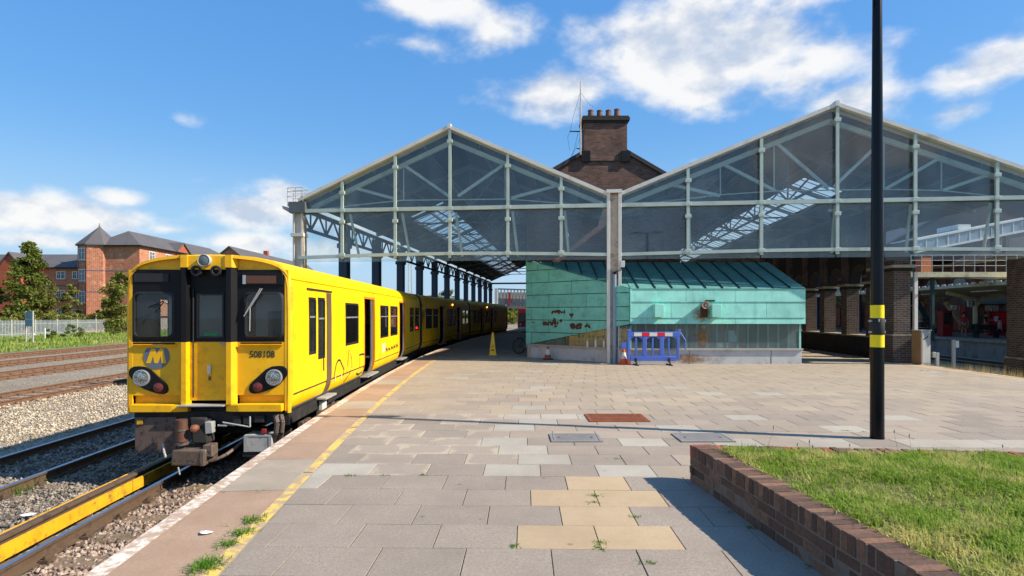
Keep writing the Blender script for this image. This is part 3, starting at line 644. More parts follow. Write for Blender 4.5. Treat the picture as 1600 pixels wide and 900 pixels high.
# weeds
m_weed = grass_mat('weed_green', S(58, 96, 22), S(92, 138, 34), S(128, 160, 52), S(150, 140, 60), 3, .6, .8)
def tuft(x, y, r, h, n, name='weed', label=None, sy=1.0):
    p = np.zeros((n, 3)); p[:, 0] = rng.normal(0, r, n); p[:, 1] = rng.normal(0, r * sy, n); p[:, 2] = -.012
    o = blades(p, h * rng.uniform(.35, 1, n), .0022 + .003 * rng.random(n), 2.0, name, m_weed); o.location = (x, y, 0); return o
for i, (px, py, r, h, n) in enumerate([(318, 889, .05, .10, 130), (356, 852, .035, .07, 90), (381, 833, .045, .07, 120), (397, 814, .05, .08, 110), (403, 767, .045, .03, 40), (334, 880, .03, .09, 50)]):
    x, y, _ = G(px, py); tag(tuft(x, y, r, h, n), 'green grass tuft growing in the gap beside the yellow line', 'weed', 'weeds along the yellow line')
wj = MB(); allp = []; allh = []
for (px, py, cnt) in [(930, 775, 16), (928, 785, 12), (938, 848, 20), (936, 857, 18), (806, 852, 16), (991, 807, 14), (1012, 880, 16), (962, 717, 10), (545, 743, 18), (660, 742, 16), (605, 743, 10), (1180, 825, 16), (1100, 757, 18), (1175, 790, 14), (1214, 826, 16), (1265, 885, 20), (1115, 770, 12), (1140, 800, 10), (1322, 673, 16), (1350, 675, 12), (1260, 608, 14), (1275, 607, 12), (1180, 640, 10), (1400, 610, 12), (1450, 580, 14), (1440, 579, 12), (980, 566, 40), (995, 622, 8)]:
    x, y, _ = G(px, py)
    for i in range(cnt * 2): allp.append((x + random.gauss(0, .03), y + random.gauss(0, .014), -.012)); allh.append(random.uniform(.012, .045))
o_ = blades(np.array(allp), np.array(allh), .003 + .002 * rng.random(len(allp)), 2.2, 'joint_weeds', m_weed); tag(o_, 'tiny green weeds sprouting along the paving joints', 'weeds', kind='stuff')
for (px, py, r, h, n, lb) in [(24, 771, .10, .22, 120, 'leafy weed clump growing beside the dark second track rail'), (70, 752, .12, .12, 110, 'low green weeds between the dark rails'), (150, 715, .14, .10, 110, 'low green weeds among grey ballast near the train')]:
    x, y, _ = G(px, py, -1.08); o_ = tuft(x, y, r, h, n, 'weed', None); o_.location.z = -1.08; tag(o_, lb, 'weed')
# bits of litter
m_paper = mat('paper_scrap', S(225, 222, 215), .8)
for (px, py, z, lb, sz) in [(321, 833, .004, 'white paper scrap lying on the brown coping', .06), (133, 716, -1.02, 'white scrap lying on the ballast by the dark track', .10), (44, 806, -1.03, 'pale crumpled scrap lying on ballast by the yellow boards', .11)]:
    x, y, _ = G(px, py, z); m = MB(); q = []
    for i in range(7):
        a = i * 6.283 / 7; q.append((x + sz * math.cos(a) * random.uniform(.6, 1.1), y + sz * .7 * math.sin(a) * random.uniform(.6, 1.1), z + random.uniform(0, sz * .25)))
    m.v = q + [(x, y, z + sz * .35)]; m.f = [(i, (i + 1) % 7, 7) for i in range(7)]; m.m = [0] * 7; tag(m.build('litter', m_paper), lb, 'litter')

# ================================================================== lamp post
LX, LY, _ = G(1370.5, 685)
lamp = thing('lamp_post', 'tall black lamp post with two yellow bands on the paving', 'lamp post', (LX, LY, 0))
k_ = NT('black_gloss_paint'); n_ = k_.noise(3, 6, vec=k_.pos((1, 1, .2))); k_.base(k_.ramp(n_, [(.3, (.004, .005, .007)), (.75, (.008, .009, .012))])); k_.set(roughness=.2); k_.b.inputs['Specular IOR Level'].default_value = .22; k_.bump(k_.noise(40, 3), .03, .003); m_gloss = k_.m
MB().lathe([(.088, .0), (.090, .01), (.087, .04), (.084, 1.2), (.079, 2.3), (.068, 4.2), (.058, 6.05), (.05, 6.1)], 28).build('pole', m_gloss, lamp, smooth=True)
m_yband = mat('yellow_reflective_band', S(255, 225, 10), .45, var=.08)
def rad(z): return np.interp(z, [0, 1.2, 2.3, 4.2, 6.05], [.087, .084, .079, .068, .058])
for (a, b) in ((1.640, 1.815), (1.245, 1.412)): MB().lathe([(rad(a) + .002, a), (rad(b) + .002, b)], 28).build('yellow_band', m_yband, lamp, smooth=True)
bx = MB().lathe([(.089, 1.415), (.091, 1.42), (.091, 1.63), (.088, 1.636)], 28); bxo = bx.build('mounting_band', m_blackmatt, lamp, smooth=True)
for zz in (1.45, 1.60):
    for s in (-1, 1): MB().box(s * .088 - .012, s * .088 + .012, -.03, .03, zz - .014, zz + .014).build('clamp_bolt', m_grey, bxo, bevel=.002)
MB().box(-.04, -.025, -.096, -.088, 1.59, 1.63).build('clip', m_grey, bxo)
ha = MB().tube((-.35, 0, 6.1), (.35, 0, 6.1), .03, n=10).build('cross_arm', m_gloss, lamp, smooth=True)
m_lens = mat('lamp_lens', S(200, 200, 195), .3)
for s in (-1, 1):
    h = MB(); h.hexa([(s * .3, -.1, 6.08), (s * .9, -.09, 6.09), (s * .9, .09, 6.09), (s * .3, .1, 6.08)], [(s * .34, -.07, 6.16), (s * .86, -.05, 6.14), (s * .86, .05, 6.14), (s * .34, .07, 6.16)])
    ho = h.build('lamp_head', m_gloss, lamp, bevel=.012); MB().box(min(s * .42, s * .82), max(s * .42, s * .82), -.06, .06, 6.06, 6.075).build('lens', m_lens, ho)

# ================================================================== the yellow train
from mathutils import Matrix
def yellow_mat():
    k = NT('train_yellow'); o = k.obj(); n = k.noise(1.6, 6, .65, vec=k.obj((1, 1, .35))); n2 = k.noise(5, 6, .7, vec=k.obj((1, 1, .25)))
    c = k.ramp(n, [(.25, S(244, 188, 0)), (.5, S(254, 206, 0)), (.75, S(255, 216, 6))])
    c = k.mix(k.ramp(n2, [(.52, (0, 0, 0)), (.74, (.55, .55, .55))]), c, S(226, 150, 10))
    k2 = k.noise(3, 8, .75, vec=k.obj((1, .9, .16))); c = k.mix(k.ramp(k2, [(.54, (0, 0, 0)), (.74, (.55, .55, .55))]), c, S(128, 100, 44)); k3 = k.noise(2.2, 8, .8, vec=k.obj((1, .35, 1))); c = k.mix(k.ramp(k3, [(.58, (0, 0, 0)), (.72, (.4, .4, .4))]), c, S(168, 112, 24))
    g = k.n('ShaderNodeNewGeometry'); c = k.mix(g.outputs['Backfacing'], c, (.05, .05, .048)); k.base(c); k.set(roughness=.5); k.b.inputs['Specular IOR Level'].default_value = .3; return k.m
m_yel = yellow_mat()
m_yelp = mat('train_front_yellow', S(246, 184, 0), .5, var=.12, vs=2, dirt=S(176, 120, 24), dscale=3.5, dlo=.52, dhi=.82)
m_orange = mat('door_edge_orange', S(240, 140, 20), .45, var=.1)
m_chrome = mat('silver_trim', S(190, 190, 192), .35, .6, var=.1)
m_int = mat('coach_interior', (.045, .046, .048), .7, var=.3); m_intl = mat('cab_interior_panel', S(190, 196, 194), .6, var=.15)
m_step = mat('grey_step', S(160, 156, 150), .7, var=.2, vs=5, dirt=S(100, 92, 84))
m_brown_seal = mat('bronze_seal', S(96, 78, 60), .5)
m_logo = mat('logo_slate_blue', S(98, 110, 124), .45, var=.06)
m_amber = mat('amber_display', S(96, 58, 38), .3, var=.15, vs=30)
k_ = NT('lit_amber_lamp'); k_.base(S(255, 130, 30)); k_.b.inputs['Emission Color'].default_value = (1, .38, .05, 1); k_.b.inputs['Emission Strength'].default_value = 4; m_amberlit = k_.m
k_ = NT('lit_red_lamp'); k_.base(S(200, 20, 20)); k_.b.inputs['Emission Color'].default_value = (1, .03, .03, 1); k_.b.inputs['Emission Strength'].default_value = 1.2; m_redlit = k_.m
m_redlens = mat('red_lens', S(110, 46, 44), .2, var=.15, vs=40)
k_ = NT('headlamp_glass'); vv = k_.n('ShaderNodeTexVoronoi'); vv.inputs['Scale'].default_value = 38; k_.l(k_.obj(), vv.inputs['Vector']); k_.base(k_.ramp(vv.outputs['Distance'], [(.1, S(225, 230, 232)), (.6, S(120, 128, 132))])); k_.set(metallic=.75, roughness=.12); k_.b.inputs['Coat Weight'].default_value = 1; m_headlamp = k_.m
ZL = -RZ                                         # world height + ZL = height above rail
PRF = [(.10, 1.19), (.18, 1.25), (.30, 1.295), (.45, 1.32), (1.6, 1.32), (2.12, 1.31), (2.28, 1.285), (2.38, 1.245), (2.46, 1.18), (2.52, 1.09), (2.57, .95), (2.615, .72), (2.645, .42), (2.655, .2), (2.658, 0)]
def hw(z): return float(np.interp(z, [p[0] for p in PRF], [p[1] for p in PRF]))
WZ = (1.0, 1.93); DZ = (.15, 2.13)
def coach(label, FR, RR, wins, doors, cab=False):
    FR, RR = Vector(FR), Vector(RR); d = (RR - FR).normalized(); Ln = (RR - FR).length; right = Vector((d.y, -d.x)); c0 = FR - right * 1.32
    rz = math.atan2(-d.x, d.y)
    t = thing('train_coach', label, 'train coach', (c0.x, c0.y, RZ), rz, 'yellow train coaches')
    def along(px):
        k = (px - 800) / FPX; return (FR.x - k * FR.y) / (k * d.y - d.x)
    def zat(px, py):
        a = along(px); return CAMH - (py - HY) * (FR.y + d.y * a) / FPX
    W = [(along(a), along(b), *(z or WZ)) for a, b, z in wins]; D = [(along(a), along(b), *DZ) for a, b in doors]
    op = W + D; y0 = .07
    ys = sorted({y0, Ln, *[v for o in op for v in o[:2]]} | {float(v) for v in np.arange(1, Ln, 1.0)})
    zs = sorted({p[0] for p in PRF if p[0] <= 2.30} | {v for o in op for v in o[2:]})
    m = MB()
    for sgn in (1, -1):
        for i in range(len(ys) - 1):
            for j in range(len(zs) - 1):
                ym, zm = (ys[i] + ys[i + 1]) / 2, (zs[j] + zs[j + 1]) / 2
                if any(o[0] < ym < o[1] and o[2] < zm < o[3] for o in op if not (sgn < 0 and o in D)): continue
                q = [(sgn * hw(zs[j]), ys[i], zs[j] + ZL), (sgn * hw(zs[j]), ys[i + 1], zs[j] + ZL), (sgn * hw(zs[j + 1]), ys[i + 1], zs[j + 1] + ZL), (sgn * hw(zs[j + 1]), ys[i], zs[j + 1] + ZL)]
                m.add(q, [(0, 1, 2, 3) if sgn > 0 else (3, 2, 1, 0)])
    rp = [(hw(z), z) for z, _ in PRF if z >= 2.28]; rp = rp + [(-x, z) for x, z in rp[::-1][1:]]
    for (a, b) in zip(rp[:-1], rp[1:]):
        for i in range(12):
            ya, yb = y0 + (Ln - y0) * i / 12, y0 + (Ln - y0) * (i + 1) / 12
            m.add([(a[0], ya, a[1] + ZL), (a[0], yb, a[1] + ZL), (b[0], yb, b[1] + ZL), (b[0], ya, b[1] + ZL)], [(0, 1, 2, 3)])
    out = [(x, z) for z, x in PRF] + [(-x, z) for z, x in PRF[::-1][1:]]
    ends = [Ln] if cab else [Ln, y0]
    for ye in ends: m.add([(x, ye, z + ZL) for x, z in out], [tuple(range(len(out))) if ye == Ln else tuple(range(len(out)))[::-1]])
    me = bpy.data.meshes.new('body'); me.from_pydata(m.v, [], m.f); me.materials.append(m_yel)
    bm = bmesh.new(); bm.from_mesh(me); bmesh.ops.remove_doubles(bm, verts=bm.verts, dist=1e-4); bm.to_mesh(me); bm.free()
    me.polygons.foreach_set('use_smooth', [True] * len(me.polygons)); me.set_sharp_from_angle(angle=R(35)); body = link('body', me, t)
    # floor, ceiling lining, underframe
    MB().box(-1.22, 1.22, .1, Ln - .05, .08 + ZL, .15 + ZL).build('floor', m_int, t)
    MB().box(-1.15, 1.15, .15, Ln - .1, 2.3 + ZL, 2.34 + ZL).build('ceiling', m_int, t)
    sol = MB()
    for s in (-1, 1): sol.box(s * 1.18 - .04, s * 1.18 + .04, .15, Ln - .1, -.12 + ZL, .11 + ZL)
    sol.build('solebar', m_dark, t)
    gl = MB()
    for s in (-1, 1):
        for i in range(8): a, b = y0 + (Ln - y0) * i / 8, y0 + (Ln - y0) * (i + 1) / 8; gl.hexa([(s * hw(2.26), a, 2.26 + ZL), (s * (hw(2.26) + .018), a, 2.262 + ZL), (s * (hw(2.26) + .018), b, 2.262 + ZL), (s * hw(2.26), b, 2.26 + ZL)], [(s * hw(2.28), a, 2.282 + ZL), (s * (hw(2.26) + .018), a, 2.28 + ZL), (s * (hw(2.26) + .018), b, 2.28 + ZL), (s * hw(2.28), b, 2.282 + ZL)])
    gl.build('gutter', m_yel, body)
    # windows
    for (a, b, z0, z1) in W:
        for s in (1, -1):
            f = MB(); e = .035
            for (p, q, r_, u_) in ((a - .01, b + .01, z0 - .01, z0 + e), (a - .01, b + .01, z1 - e, z1 + .01), (a - .01, a + e, z0 + e, z1 - e), (b - e, b + .01, z0 + e, z1 - e)):
                xi = s * hw((r_ + u_) / 2); f.box(min(xi - s * .05, xi + s * .006), max(xi - s * .05, xi + s * .006), p, q, r_ + ZL, u_ + ZL)
            wo_ = f.build('window', m_rubber, t)
            x = s * (hw((z0 + z1) / 2) - .02)
            MB().box(x - .004, x + .004, a + e - .005, b - e + .005, z0 + e - .005 + ZL, z1 - e + .005 + ZL).build('pane', m_glass_win if cab and b < 2.4 else m_glass_dark, wo_)
            if b - a > .35 or not cab:
                zb = z1 - (z1 - z0) * .34; MB().box(x - .01, x + .022, a + e, b - e, zb - .016 + ZL, zb + .016 + ZL).build('vent_bar', m_chrome, wo_)
    # doorways on the platform side stand open
    for (a, b, z0, z1) in D:
        j = MB(); zz = [z0, .2, .3, .45, 1.0, 1.6, z1]
        for (p, q, dd) in ((a, a + .05, .10), (b - .05, b, .10)):
            for u_, v_ in zip(zz[:-1], zz[1:]): j.hexa([(hw(u_) - dd, p, u_ + ZL), (hw(u_) + .006, p, u_ + ZL), (hw(u_) + .006, q, u_ + ZL), (hw(u_) - dd, q, u_ + ZL)], [(hw(v_) - dd, p, v_ + ZL), (hw(v_) + .006, p, v_ + ZL), (hw(v_) + .006, q, v_ + ZL), (hw(v_) - dd, q, v_ + ZL)])
        j.box(hw(z1) - .1, hw(z1) + .006, a, b, z1 - .05 + ZL, z1 + .002 + ZL); dr = j.build('doorway', m_orange, t)
        lf = MB(); wd = min(.34, (b - a) * .3)
        for u_, v_ in zip(zz[:-1], zz[1:]): lf.hexa([(hw(u_) - .08, b - wd, u_ + ZL), (hw(u_) - .045, b - wd, u_ + ZL), (hw(u_) - .045, b - .05, u_ + ZL), (hw(u_) - .08, b - .05, u_ + ZL)], [(hw(v_) - .08, b - wd, v_ + ZL), (hw(v_) - .045, b - wd, v_ + ZL), (hw(v_) - .045, b - .05, v_ + ZL), (hw(v_) - .08, b - .05, v_ + ZL)])
        lf.build('door_leaf', m_rubber, dr)
        ed = MB()
        for u_, v_ in zip(zz[:-1], zz[1:]): ed.hexa([(hw(u_) - .045, b - wd - .03, u_ + ZL), (hw(u_) - .005, b - wd - .03, u_ + ZL), (hw(u_) - .005, b - wd + .03, u_ + ZL), (hw(u_) - .045, b - wd + .03, u_ + ZL)], [(hw(v_) - .045, b - wd - .03, v_ + ZL), (hw(v_) - .005, b - wd - .03, v_ + ZL), (hw(v_) - .005, b - wd + .03, v_ + ZL), (hw(v_) - .045, b - wd + .03, v_ + ZL)])
        ed.build('leaf_edge', m_chrome, dr)
        MB().tube((hw(1) - .16, a + .14, .45 + ZL), (hw(1) - .16, a + .14, 1.75 + ZL), .022, n=8).build('grab_pole', m_yelp, dr, smooth=True)
        MB().box(.9, 1.42, a - .02, b + .02, .085 + ZL, .118 + ZL).build('door_step', m_step, t, bevel=.006)
    for ysm in [float(v) for v in np.arange(1.2, Ln - .5, 2.05)]:
        if any(a - .1 < ysm < b + .1 for a, b, _, _ in D): continue
        for s in (-1, 1): MB().box(min(s * 1.30, s * 1.3225), max(s * 1.30, s * 1.3225), ysm - .005, ysm + .005, .46 + ZL, WZ[0] - .05 + ZL).build('panel_seam', m_brown_seal, body)
    # seats seen dimly through the windows
    for (a, b, z0, z1) in W:
        if b - a > .5:
            for s in (-1, 1): MB().box(s * .85 - .35, s * .85 + .35, a + .05, a + .17, .5 + ZL, 1.25 + ZL).box(s * .85 - .35, s * .85 + .35, a + .17, a + .6, .5 + ZL, .62 + ZL).build('seat', m_blue_col, t, bevel=.03)
    # side line in black, broken at the doors
    brk = sorted([(a - .03, b + .03) for a, b, _, _ in D]); cur = .1; bl = MB()
    for a, b in brk + [(Ln, Ln)]:
        if a > cur:
            z = .37; bl.hexa([(hw(z) - .004, cur, z + ZL), (hw(z) + .004, cur, z + ZL), (hw(z) + .004, a, z + ZL), (hw(z) - .004, a, z + ZL)], [(hw(z + .026) - .004, cur, z + .026 + ZL), (hw(z + .026) + .004, cur, z + .026 + ZL), (hw(z + .026) + .004, a, z + .026 + ZL), (hw(z + .026) - .004, a, z + .026 + ZL)])
        cur = b
    bl.build('side_stripe', m_blackmatt, body)
    # bogies and equipment boxes
    for yc in (2.6, Ln - 2.6):
        for yo in (-.95, .95):
            for s in (-1, 1):
                wh = MB(); wh.lathe([(.40, -.065), (.42, -.06), (.42, .05), (.445, .055), (.445, .075), (.30, .075), (.30, .06), (.12, .07)], 28, axis='y')
                wh.v = [(s * (.80 - v[1]) if True else 0, yc + yo + v[0], .42 + v[2]) for v in wh.v]; wh.build('wheel', m_dark, t, smooth=True)
            MB().tube((-.75, yc + yo, .42), (.75, yc + yo, .42), .07).build('axle', m_dark, t)
        for s in (-1, 1):
            fr = MB(); fr.bar((s * 1.02, yc - 1.3, .55), (s * 1.02, yc + 1.3, .55), .10, .16).cbox((s * 1.05, yc - .95, .42), (.16, .24, .26)).cbox((s * 1.05, yc + .95, .42), (.16, .24, .26)).cbox((s * 1.05, yc, .62), (.14, .5, .24))
            fr.tube((s * 1.08, yc - .45, .36), (s * 1.08, yc - .45, .76), .09, n=10).tube((s * 1.08, yc + .45, .36), (s * 1.08, yc + .45, .76), .09, n=10); fr.build('bogie_frame', m_brownmetal, t, bevel=.01)
            MB().cbox((s * 1.2, yc, .23), (.2, 1.0, .07)).build('shoe_beam', m_brownmetal, t, bevel=.01)
    for (a, b, h, dd) in ((4.6, 5.6, .45, .98), (5.9, 6.5, .38, 1.02), (6.9, 8.6, .5, .98), (8.9, 9.4, .36, 1.03), (9.7, 11.2, .46, .97)):
        if b < Ln - 3.2:
            for s in (-1, 1): MB().box(min(s * .5, s * dd), max(s * .5, s * dd), a, b, .78 - h, .80).build('equipment_box', m_dark if dd < 1 else m_brownmetal, t, bevel=.02)
    return t, along, zat, Ln, body
FR1 = G(456, 645, .1)[:2]; RR1 = G(656, 546.7, .1)[:2]
FR2 = (RR1[0] + .02, RR1[1] + .42); RR2 = G(733, 525.3, .1)[:2]
FR3 = (RR2[0] + .05, RR2[1] + .42); RR3 = (FR3[0] + 15.0 * math.sin(.172), FR3[1] + 15.0 * math.cos(.172))
cq = (.98, 1.98)
T1, along, zat, L1, body1 = coach('leading yellow train coach with black cab front and number 508108', FR1, RR1,
    [(483, 493.5, cq), (497.3, 507.5, (.86, 1.99)), (540, 560, None), (594.4, 606.7, None), (610, 621, None), (640.5, 646, None), (648.5, 654.5, None)], [(569, 586), (624, 633.5)], True)
T2, al2, _, L2, body2 = coach('middle yellow train coach standing in the shade of the shed roof', FR2, RR2,
    [(665.5, 674.5, None), (677, 684.2, None), (699.5, 705.3, None), (706.5, 711.8, None), (722.8, 727, None), (728.2, 732, None)], [(687, 696), (714.4, 720.6)])
T3, al3, _, L3, body3 = coach('last yellow train coach furthest inside the shed, past the middle coach', FR3, RR3,
    [(740, 744.3, None), (745.5, 750, None), (757.8, 761, None), (762, 765.5, None), (772, 775, None)], [(751, 756), (766.7, 771)])
for T, al, pxx in ((T2, al2, 707), (T3, al3, 761)): MB().lathe([(.05, 0), (.05, .03), (.03, .05)], 10, (0, 0, 0)).build('door_light', m_amberlit, T, loc=(1.31, al(pxx), 2.22 + ZL)).rotation_euler = (0, R(90), 0)
MB().lathe([(.05, 0), (.05, .03), (.03, .05)], 10).build('tail_light', m_redlit, T1, loc=(1.31, along(651), 1.1 + ZL)).rotation_euler = (0, R(90), 0)

# --- graphics on the side of the leading coach (thin vinyl, traced as outlines)
def ribbon(pts, wd, name, m_, o=.005):
    mb = MB(); q = [(along(440 + x / 4.5), zat(440 + x / 4.5, 430 + y / 4.5)) for x, y in pts]
    for (a, b) in zip(q[:-1], q[1:]):
        dv = Vector((b[0] - a[0], b[1] - a[1])); nn = Vector((-dv.y, dv.x)).normalized() * wd / 2
        mb.add([(hw(p[1]) + o, p[0], p[1] + ZL) for p in ((a[0] - nn.x, a[1] - nn.y), (b[0] - nn.x, b[1] - nn.y), (b[0] + nn.x, b[1] + nn.y), (a[0] + nn.x, a[1] + nn.y))], [(0, 1, 2, 3)])
    return mb.build(name, m_, body1)
ribbon([(370, 722), (372, 690), (378, 655), (385, 622), (396, 600), (404, 596), (412, 600), (420, 622), (428, 640), (436, 660), (438, 690), (436, 708)], .045, 'car_outline', m_blackmatt)
ribbon([(455, 752), (470, 725), (484, 690), (494, 640), (492, 590), (485, 560), (486, 545)], .035, 'bottle_outline', m_blackmatt); ribbon([(463, 690), (464, 620), (470, 570), (472, 535), (476, 528)], .035, 'bottle_outline', m_blackmatt)
ribbon([(545, 562), (562, 556), (580, 554), (583, 590), (582, 630), (576, 652)], .045, 'cup_outline', m_blackmatt); ribbon([(549, 575), (549, 620), (552, 655)], .025, 'cup_outline', m_blackmatt)
ribbon([(535, 688), (548, 698), (562, 694), (576, 678)], .045, 'smile_outline', m_blackmatt)
for i, x in enumerate((733, 742, 752, 760, 770, 779, 788, 797, 806, 814)):
    yb_ = 540 - (x - 733) * .42; h_ = (34, 22, 24, 16, 26, 20, 24, 30, 26, 26)[i]
    ribbon([(x, yb_), (x + 1, yb_ - h_)], .09, 'slogan_stroke', m_blackmatt)
    if i % 2 == 0: ribbon([(x, yb_ - h_ * .5), (x + 7, yb_ - h_ * .5 - 3)], .05, 'slogan_stroke', m_blackmatt)
ribbon([(705, 516), (731, 505)], .26, 'slogan_patch', mat('pale_vinyl', S(240, 205, 150), .5), .003)
for (x, y) in ((380, 728), (424, 713)): ribbon([(x, y - 16), (x + 1, y + 16)], .05, 'wheel_patch', m_white, .007)
for z in (.55, 1.0): pass
# cab sliding door: bronze seal following the body curve and the rail above
zz = [.13, .2, .3, .45, 1.0, 1.6, 2.10]; a_, b_ = along(510.5), along(517.5); sm_ = MB()
for u_, v_ in zip(zz[:-1], zz[1:]): sm_.hexa([(hw(u_) - .03, a_, u_ + ZL), (hw(u_) + .012, a_, u_ + ZL), (hw(u_) + .012, b_, u_ + ZL), (hw(u_) - .03, b_, u_ + ZL)], [(hw(v_) - .03, a_, v_ + ZL), (hw(v_) + .012, a_, v_ + ZL), (hw(v_) + .012, b_, v_ + ZL), (hw(v_) - .03, b_, v_ + ZL)])
cd_ = sm_.build('cab_door', m_brown_seal, T1, smooth=True)
MB().box(hw(2.1) - .02, hw(2.1) + .02, along(480), b_ + .05, 2.12 + ZL, 2.15 + ZL).build('door_rail', m_blackmatt, cd_)
MB().tube((1.36, along(502.5), .62 + ZL), (1.36, along(502.5), .95 + ZL), .012).build('handrail', m_blackmatt, cd_)
MB().box(1.0, 1.40, along(503), along(520), .06 + ZL, .10 + ZL).build('cab_step', m_step, T1, bevel=.006)
MB().box(1.24, 1.3, along(505), along(512), -.14 + ZL, .02 + ZL).build('white_tag', m_white, T1)

# --- the cab front; f(px, py) gives metres across and height on the front face
SP = .01033
def fx(px): return (px - 333) * SP
def fz(py): return CAMH - (py - HY) * SP + ZL
def fpanel(name, cells, m_, parent, y=0.0, th=.03):
    mb = MB()
    for (x0, x1, z0, z1) in cells: mb.box(x0, x1, y, y + th, z0 + ZL, z1 + ZL)
    return mb.build(name, m_, parent)
def around(x0, x1, z0, z1, hx0, hx1, hz0, hz1): return [(x0, hx0, z0, z1), (hx1, x1, z0, z1), (hx0, hx1, z0, hz0), (hx0, hx1, hz1, z1)]
Z_SL, Z_LP, Z_BK, Z_BR = .254, .388, 1.245, 2.405
# nose ring: rounded corner between side shell and front face
rg = MB(); ins = []; outl = [(x, z) for z, x in PRF] + [(-x, z) for z, x in PRF[::-1][1:]]
outl = [(x if z > .44 else math.copysign(1.315, x), z) for x, z in outl]
lay = []
full = [(x, z) for z, x in PRF] + [(-x, z) for z, x in PRF[::-1][1:]]
for (dy, f_) in ((.075, 0), (.035, .015), (.012, .035), (0, .06)):
    lay.append([((x - math.copysign(min(f_, abs(x)), x)) if dy > .05 else (xo - math.copysign(min(f_, abs(xo)), xo)), dy, z - (f_ * .6 if z > 2.3 else 0) + ZL) for (x, z), (xo, zo) in zip(full, outl)])
nO = len(outl); rg.v = [p for l_ in lay for p in l_]
for k in range(3):
    for i in range(nO - 1): rg.f.append((k * nO + i, k * nO + i + 1, (k + 1) * nO + i + 1, (k + 1) * nO + i)); rg.m.append(0)
front = rg.build('cab_front', m_yelp, T1, smooth=True)
for s in (-1, 1):
    q = lambda a, b: (min(s * a, s * b), max(s * a, s * b))
    # bays: yellow lower panel, black upper panel with window
    fpanel('corner_post', [(*q(1.205, 1.262), .13, Z_BR)], m_yelp, front, .006)
    fpanel('lower_panel', [(*q(.45, 1.205), Z_LP, Z_BK)], m_yelp, front, .010)
    fpanel('foot_panel', [(*q(.45, 1.205), .13, Z_LP)], m_blackmatt if False else m_yelp, front, .09)
    wx0, wx1 = q(.575, 1.165); fpanel('window_surround', around(*q(.45, 1.205), Z_BK, Z_BR, wx0, wx1, 1.33, 2.02), m_black, front, .008)
    # rounded window frame and glass
    rr = .085; pts = []
    for (cx, cz, a0) in ((wx1 - rr, 2.02 - rr, 0), (wx0 + rr, 2.02 - rr, 90), (wx0 + rr, 1.33 + rr, 180), (wx1 - rr, 1.33 + rr, 270)):
        for i in range(6): a = R(a0 + i * 18); pts.append((cx + rr * math.cos(a), cz + rr * math.sin(a)))
    wf = MB(); n = len(pts); c_ = ((wx0 + wx1) / 2, 1.675)
    big = [(c_[0] + (x - c_[0]) * 1.10, c_[1] + (z - c_[1]) * 1.09) for x, z in pts]; sml = [(c_[0] + (x - c_[0]) * .985, c_[1] + (z - c_[1]) * .985) for x, z in pts]
    wf.v = [(x, .006, z + ZL) for x, z in big] + [(x, -.018, z + ZL) for x, z in pts] + [(x, .03, z + ZL) for x, z in sml]
    wf.f = [(i, (i + 1) % n, n + (i + 1) % n, n + i) for i in range(n)] + [(n + i, n + (i + 1) % n, 2 * n + (i + 1) % n, 2 * n + i) for i in range(n)]; wf.m = [0] * len(wf.f)
    ws = wf.build('windscreen', m_rubber, front, smooth=True)
    MB().prism([(x, .02, z + ZL) for x, z in pts], (0, .006, 0)).build('pane', m_glass_win, ws)
    # rib beside the gangway door, black above and yellow below
    for (z0, z1, m_) in ((.25, Z_BK, m_yelp), (Z_BK + .001, Z_BR + .03, m_black)):
        MB().prism([(s * .295, .05, z0 + ZL), (s * .315, -.085, z0 + ZL), (s * .39, -.085, z0 + ZL), (s * .452, .012, z0 + ZL)], (0, 0, z1 - z0)).build('rib', m_, front)
    # arched brow
    br = MB(); xs = [.30, .46, .6, .75, .9, 1.02, 1.12, 1.20, 1.25]
    def zo(x): return float(np.interp(x, [p[1] for p in PRF[::-1]][:9], [p[0] for p in PRF[::-1]][:9])) - .012
    for a, b in zip(xs[:-1], xs[1:]):
        ya, yb_ = -.088 * (1 - (a - .3) / .95), -.088 * (1 - (b - .3) / .95); za, zb = zo(a), zo(b); th = .048
        br.hexa([(s * a, ya, za - th + ZL), (s * b, yb_, zb - th + ZL), (s * b, .06, zb - th + ZL), (s * a, .06, za - th + ZL)], [(s * a, ya + .012, za + ZL), (s * b, yb_ + .012, zb + ZL), (s * b, .06, zb + ZL), (s * a, .06, za + ZL)])
    br.prism([(s * .295, -.088, Z_BR + .031 + ZL), (s * .40, -.088, Z_BR + .031 + ZL), (s * .46, 0, Z_BR + .031 + ZL), (s * .30, .05, Z_BR + .031 + ZL)], (0, 0, .20)); br.build('brow', m_yelp, front)
    pb = MB(); xs2 = [.42, .6, .8, 1.0, 1.1, 1.16]
    pb.prism([(s * x, .03, zo(x) - .03 + ZL) for x in xs2] + [(s * 1.2, .03, Z_BR + ZL), (s * .42, .03, Z_BR + ZL)], (0, .03, 0)).build('brow_recess', m_yelp, front)
    # bumper step bars and slots
    st_ = MB(); st_.box(*q(.52, 1.19), -.10, .05, .135 + ZL, Z_SL + ZL); st_.hexa([(s * .52, -.10, .135 + ZL), (s * .30, -.06, .135 + ZL), (s * .30, .05, .135 + ZL), (s * .52, .05, .135 + ZL)], [(s * .52, -.10, Z_SL + ZL), (s * .30, -.06, Z_SL - .02 + ZL), (s * .30, .05, Z_SL - .02 + ZL), (s * .52, .05, Z_SL + ZL)])
    st_.build('bumper_step', m_yelp, front, bevel=.008)
    # thin rail and ledge under the window
    MB().tube((s * .52, -.03, 1.225 + ZL), (s * 1.17, -.03, 1.225 + ZL), .012).build('handrail', m_black, front)
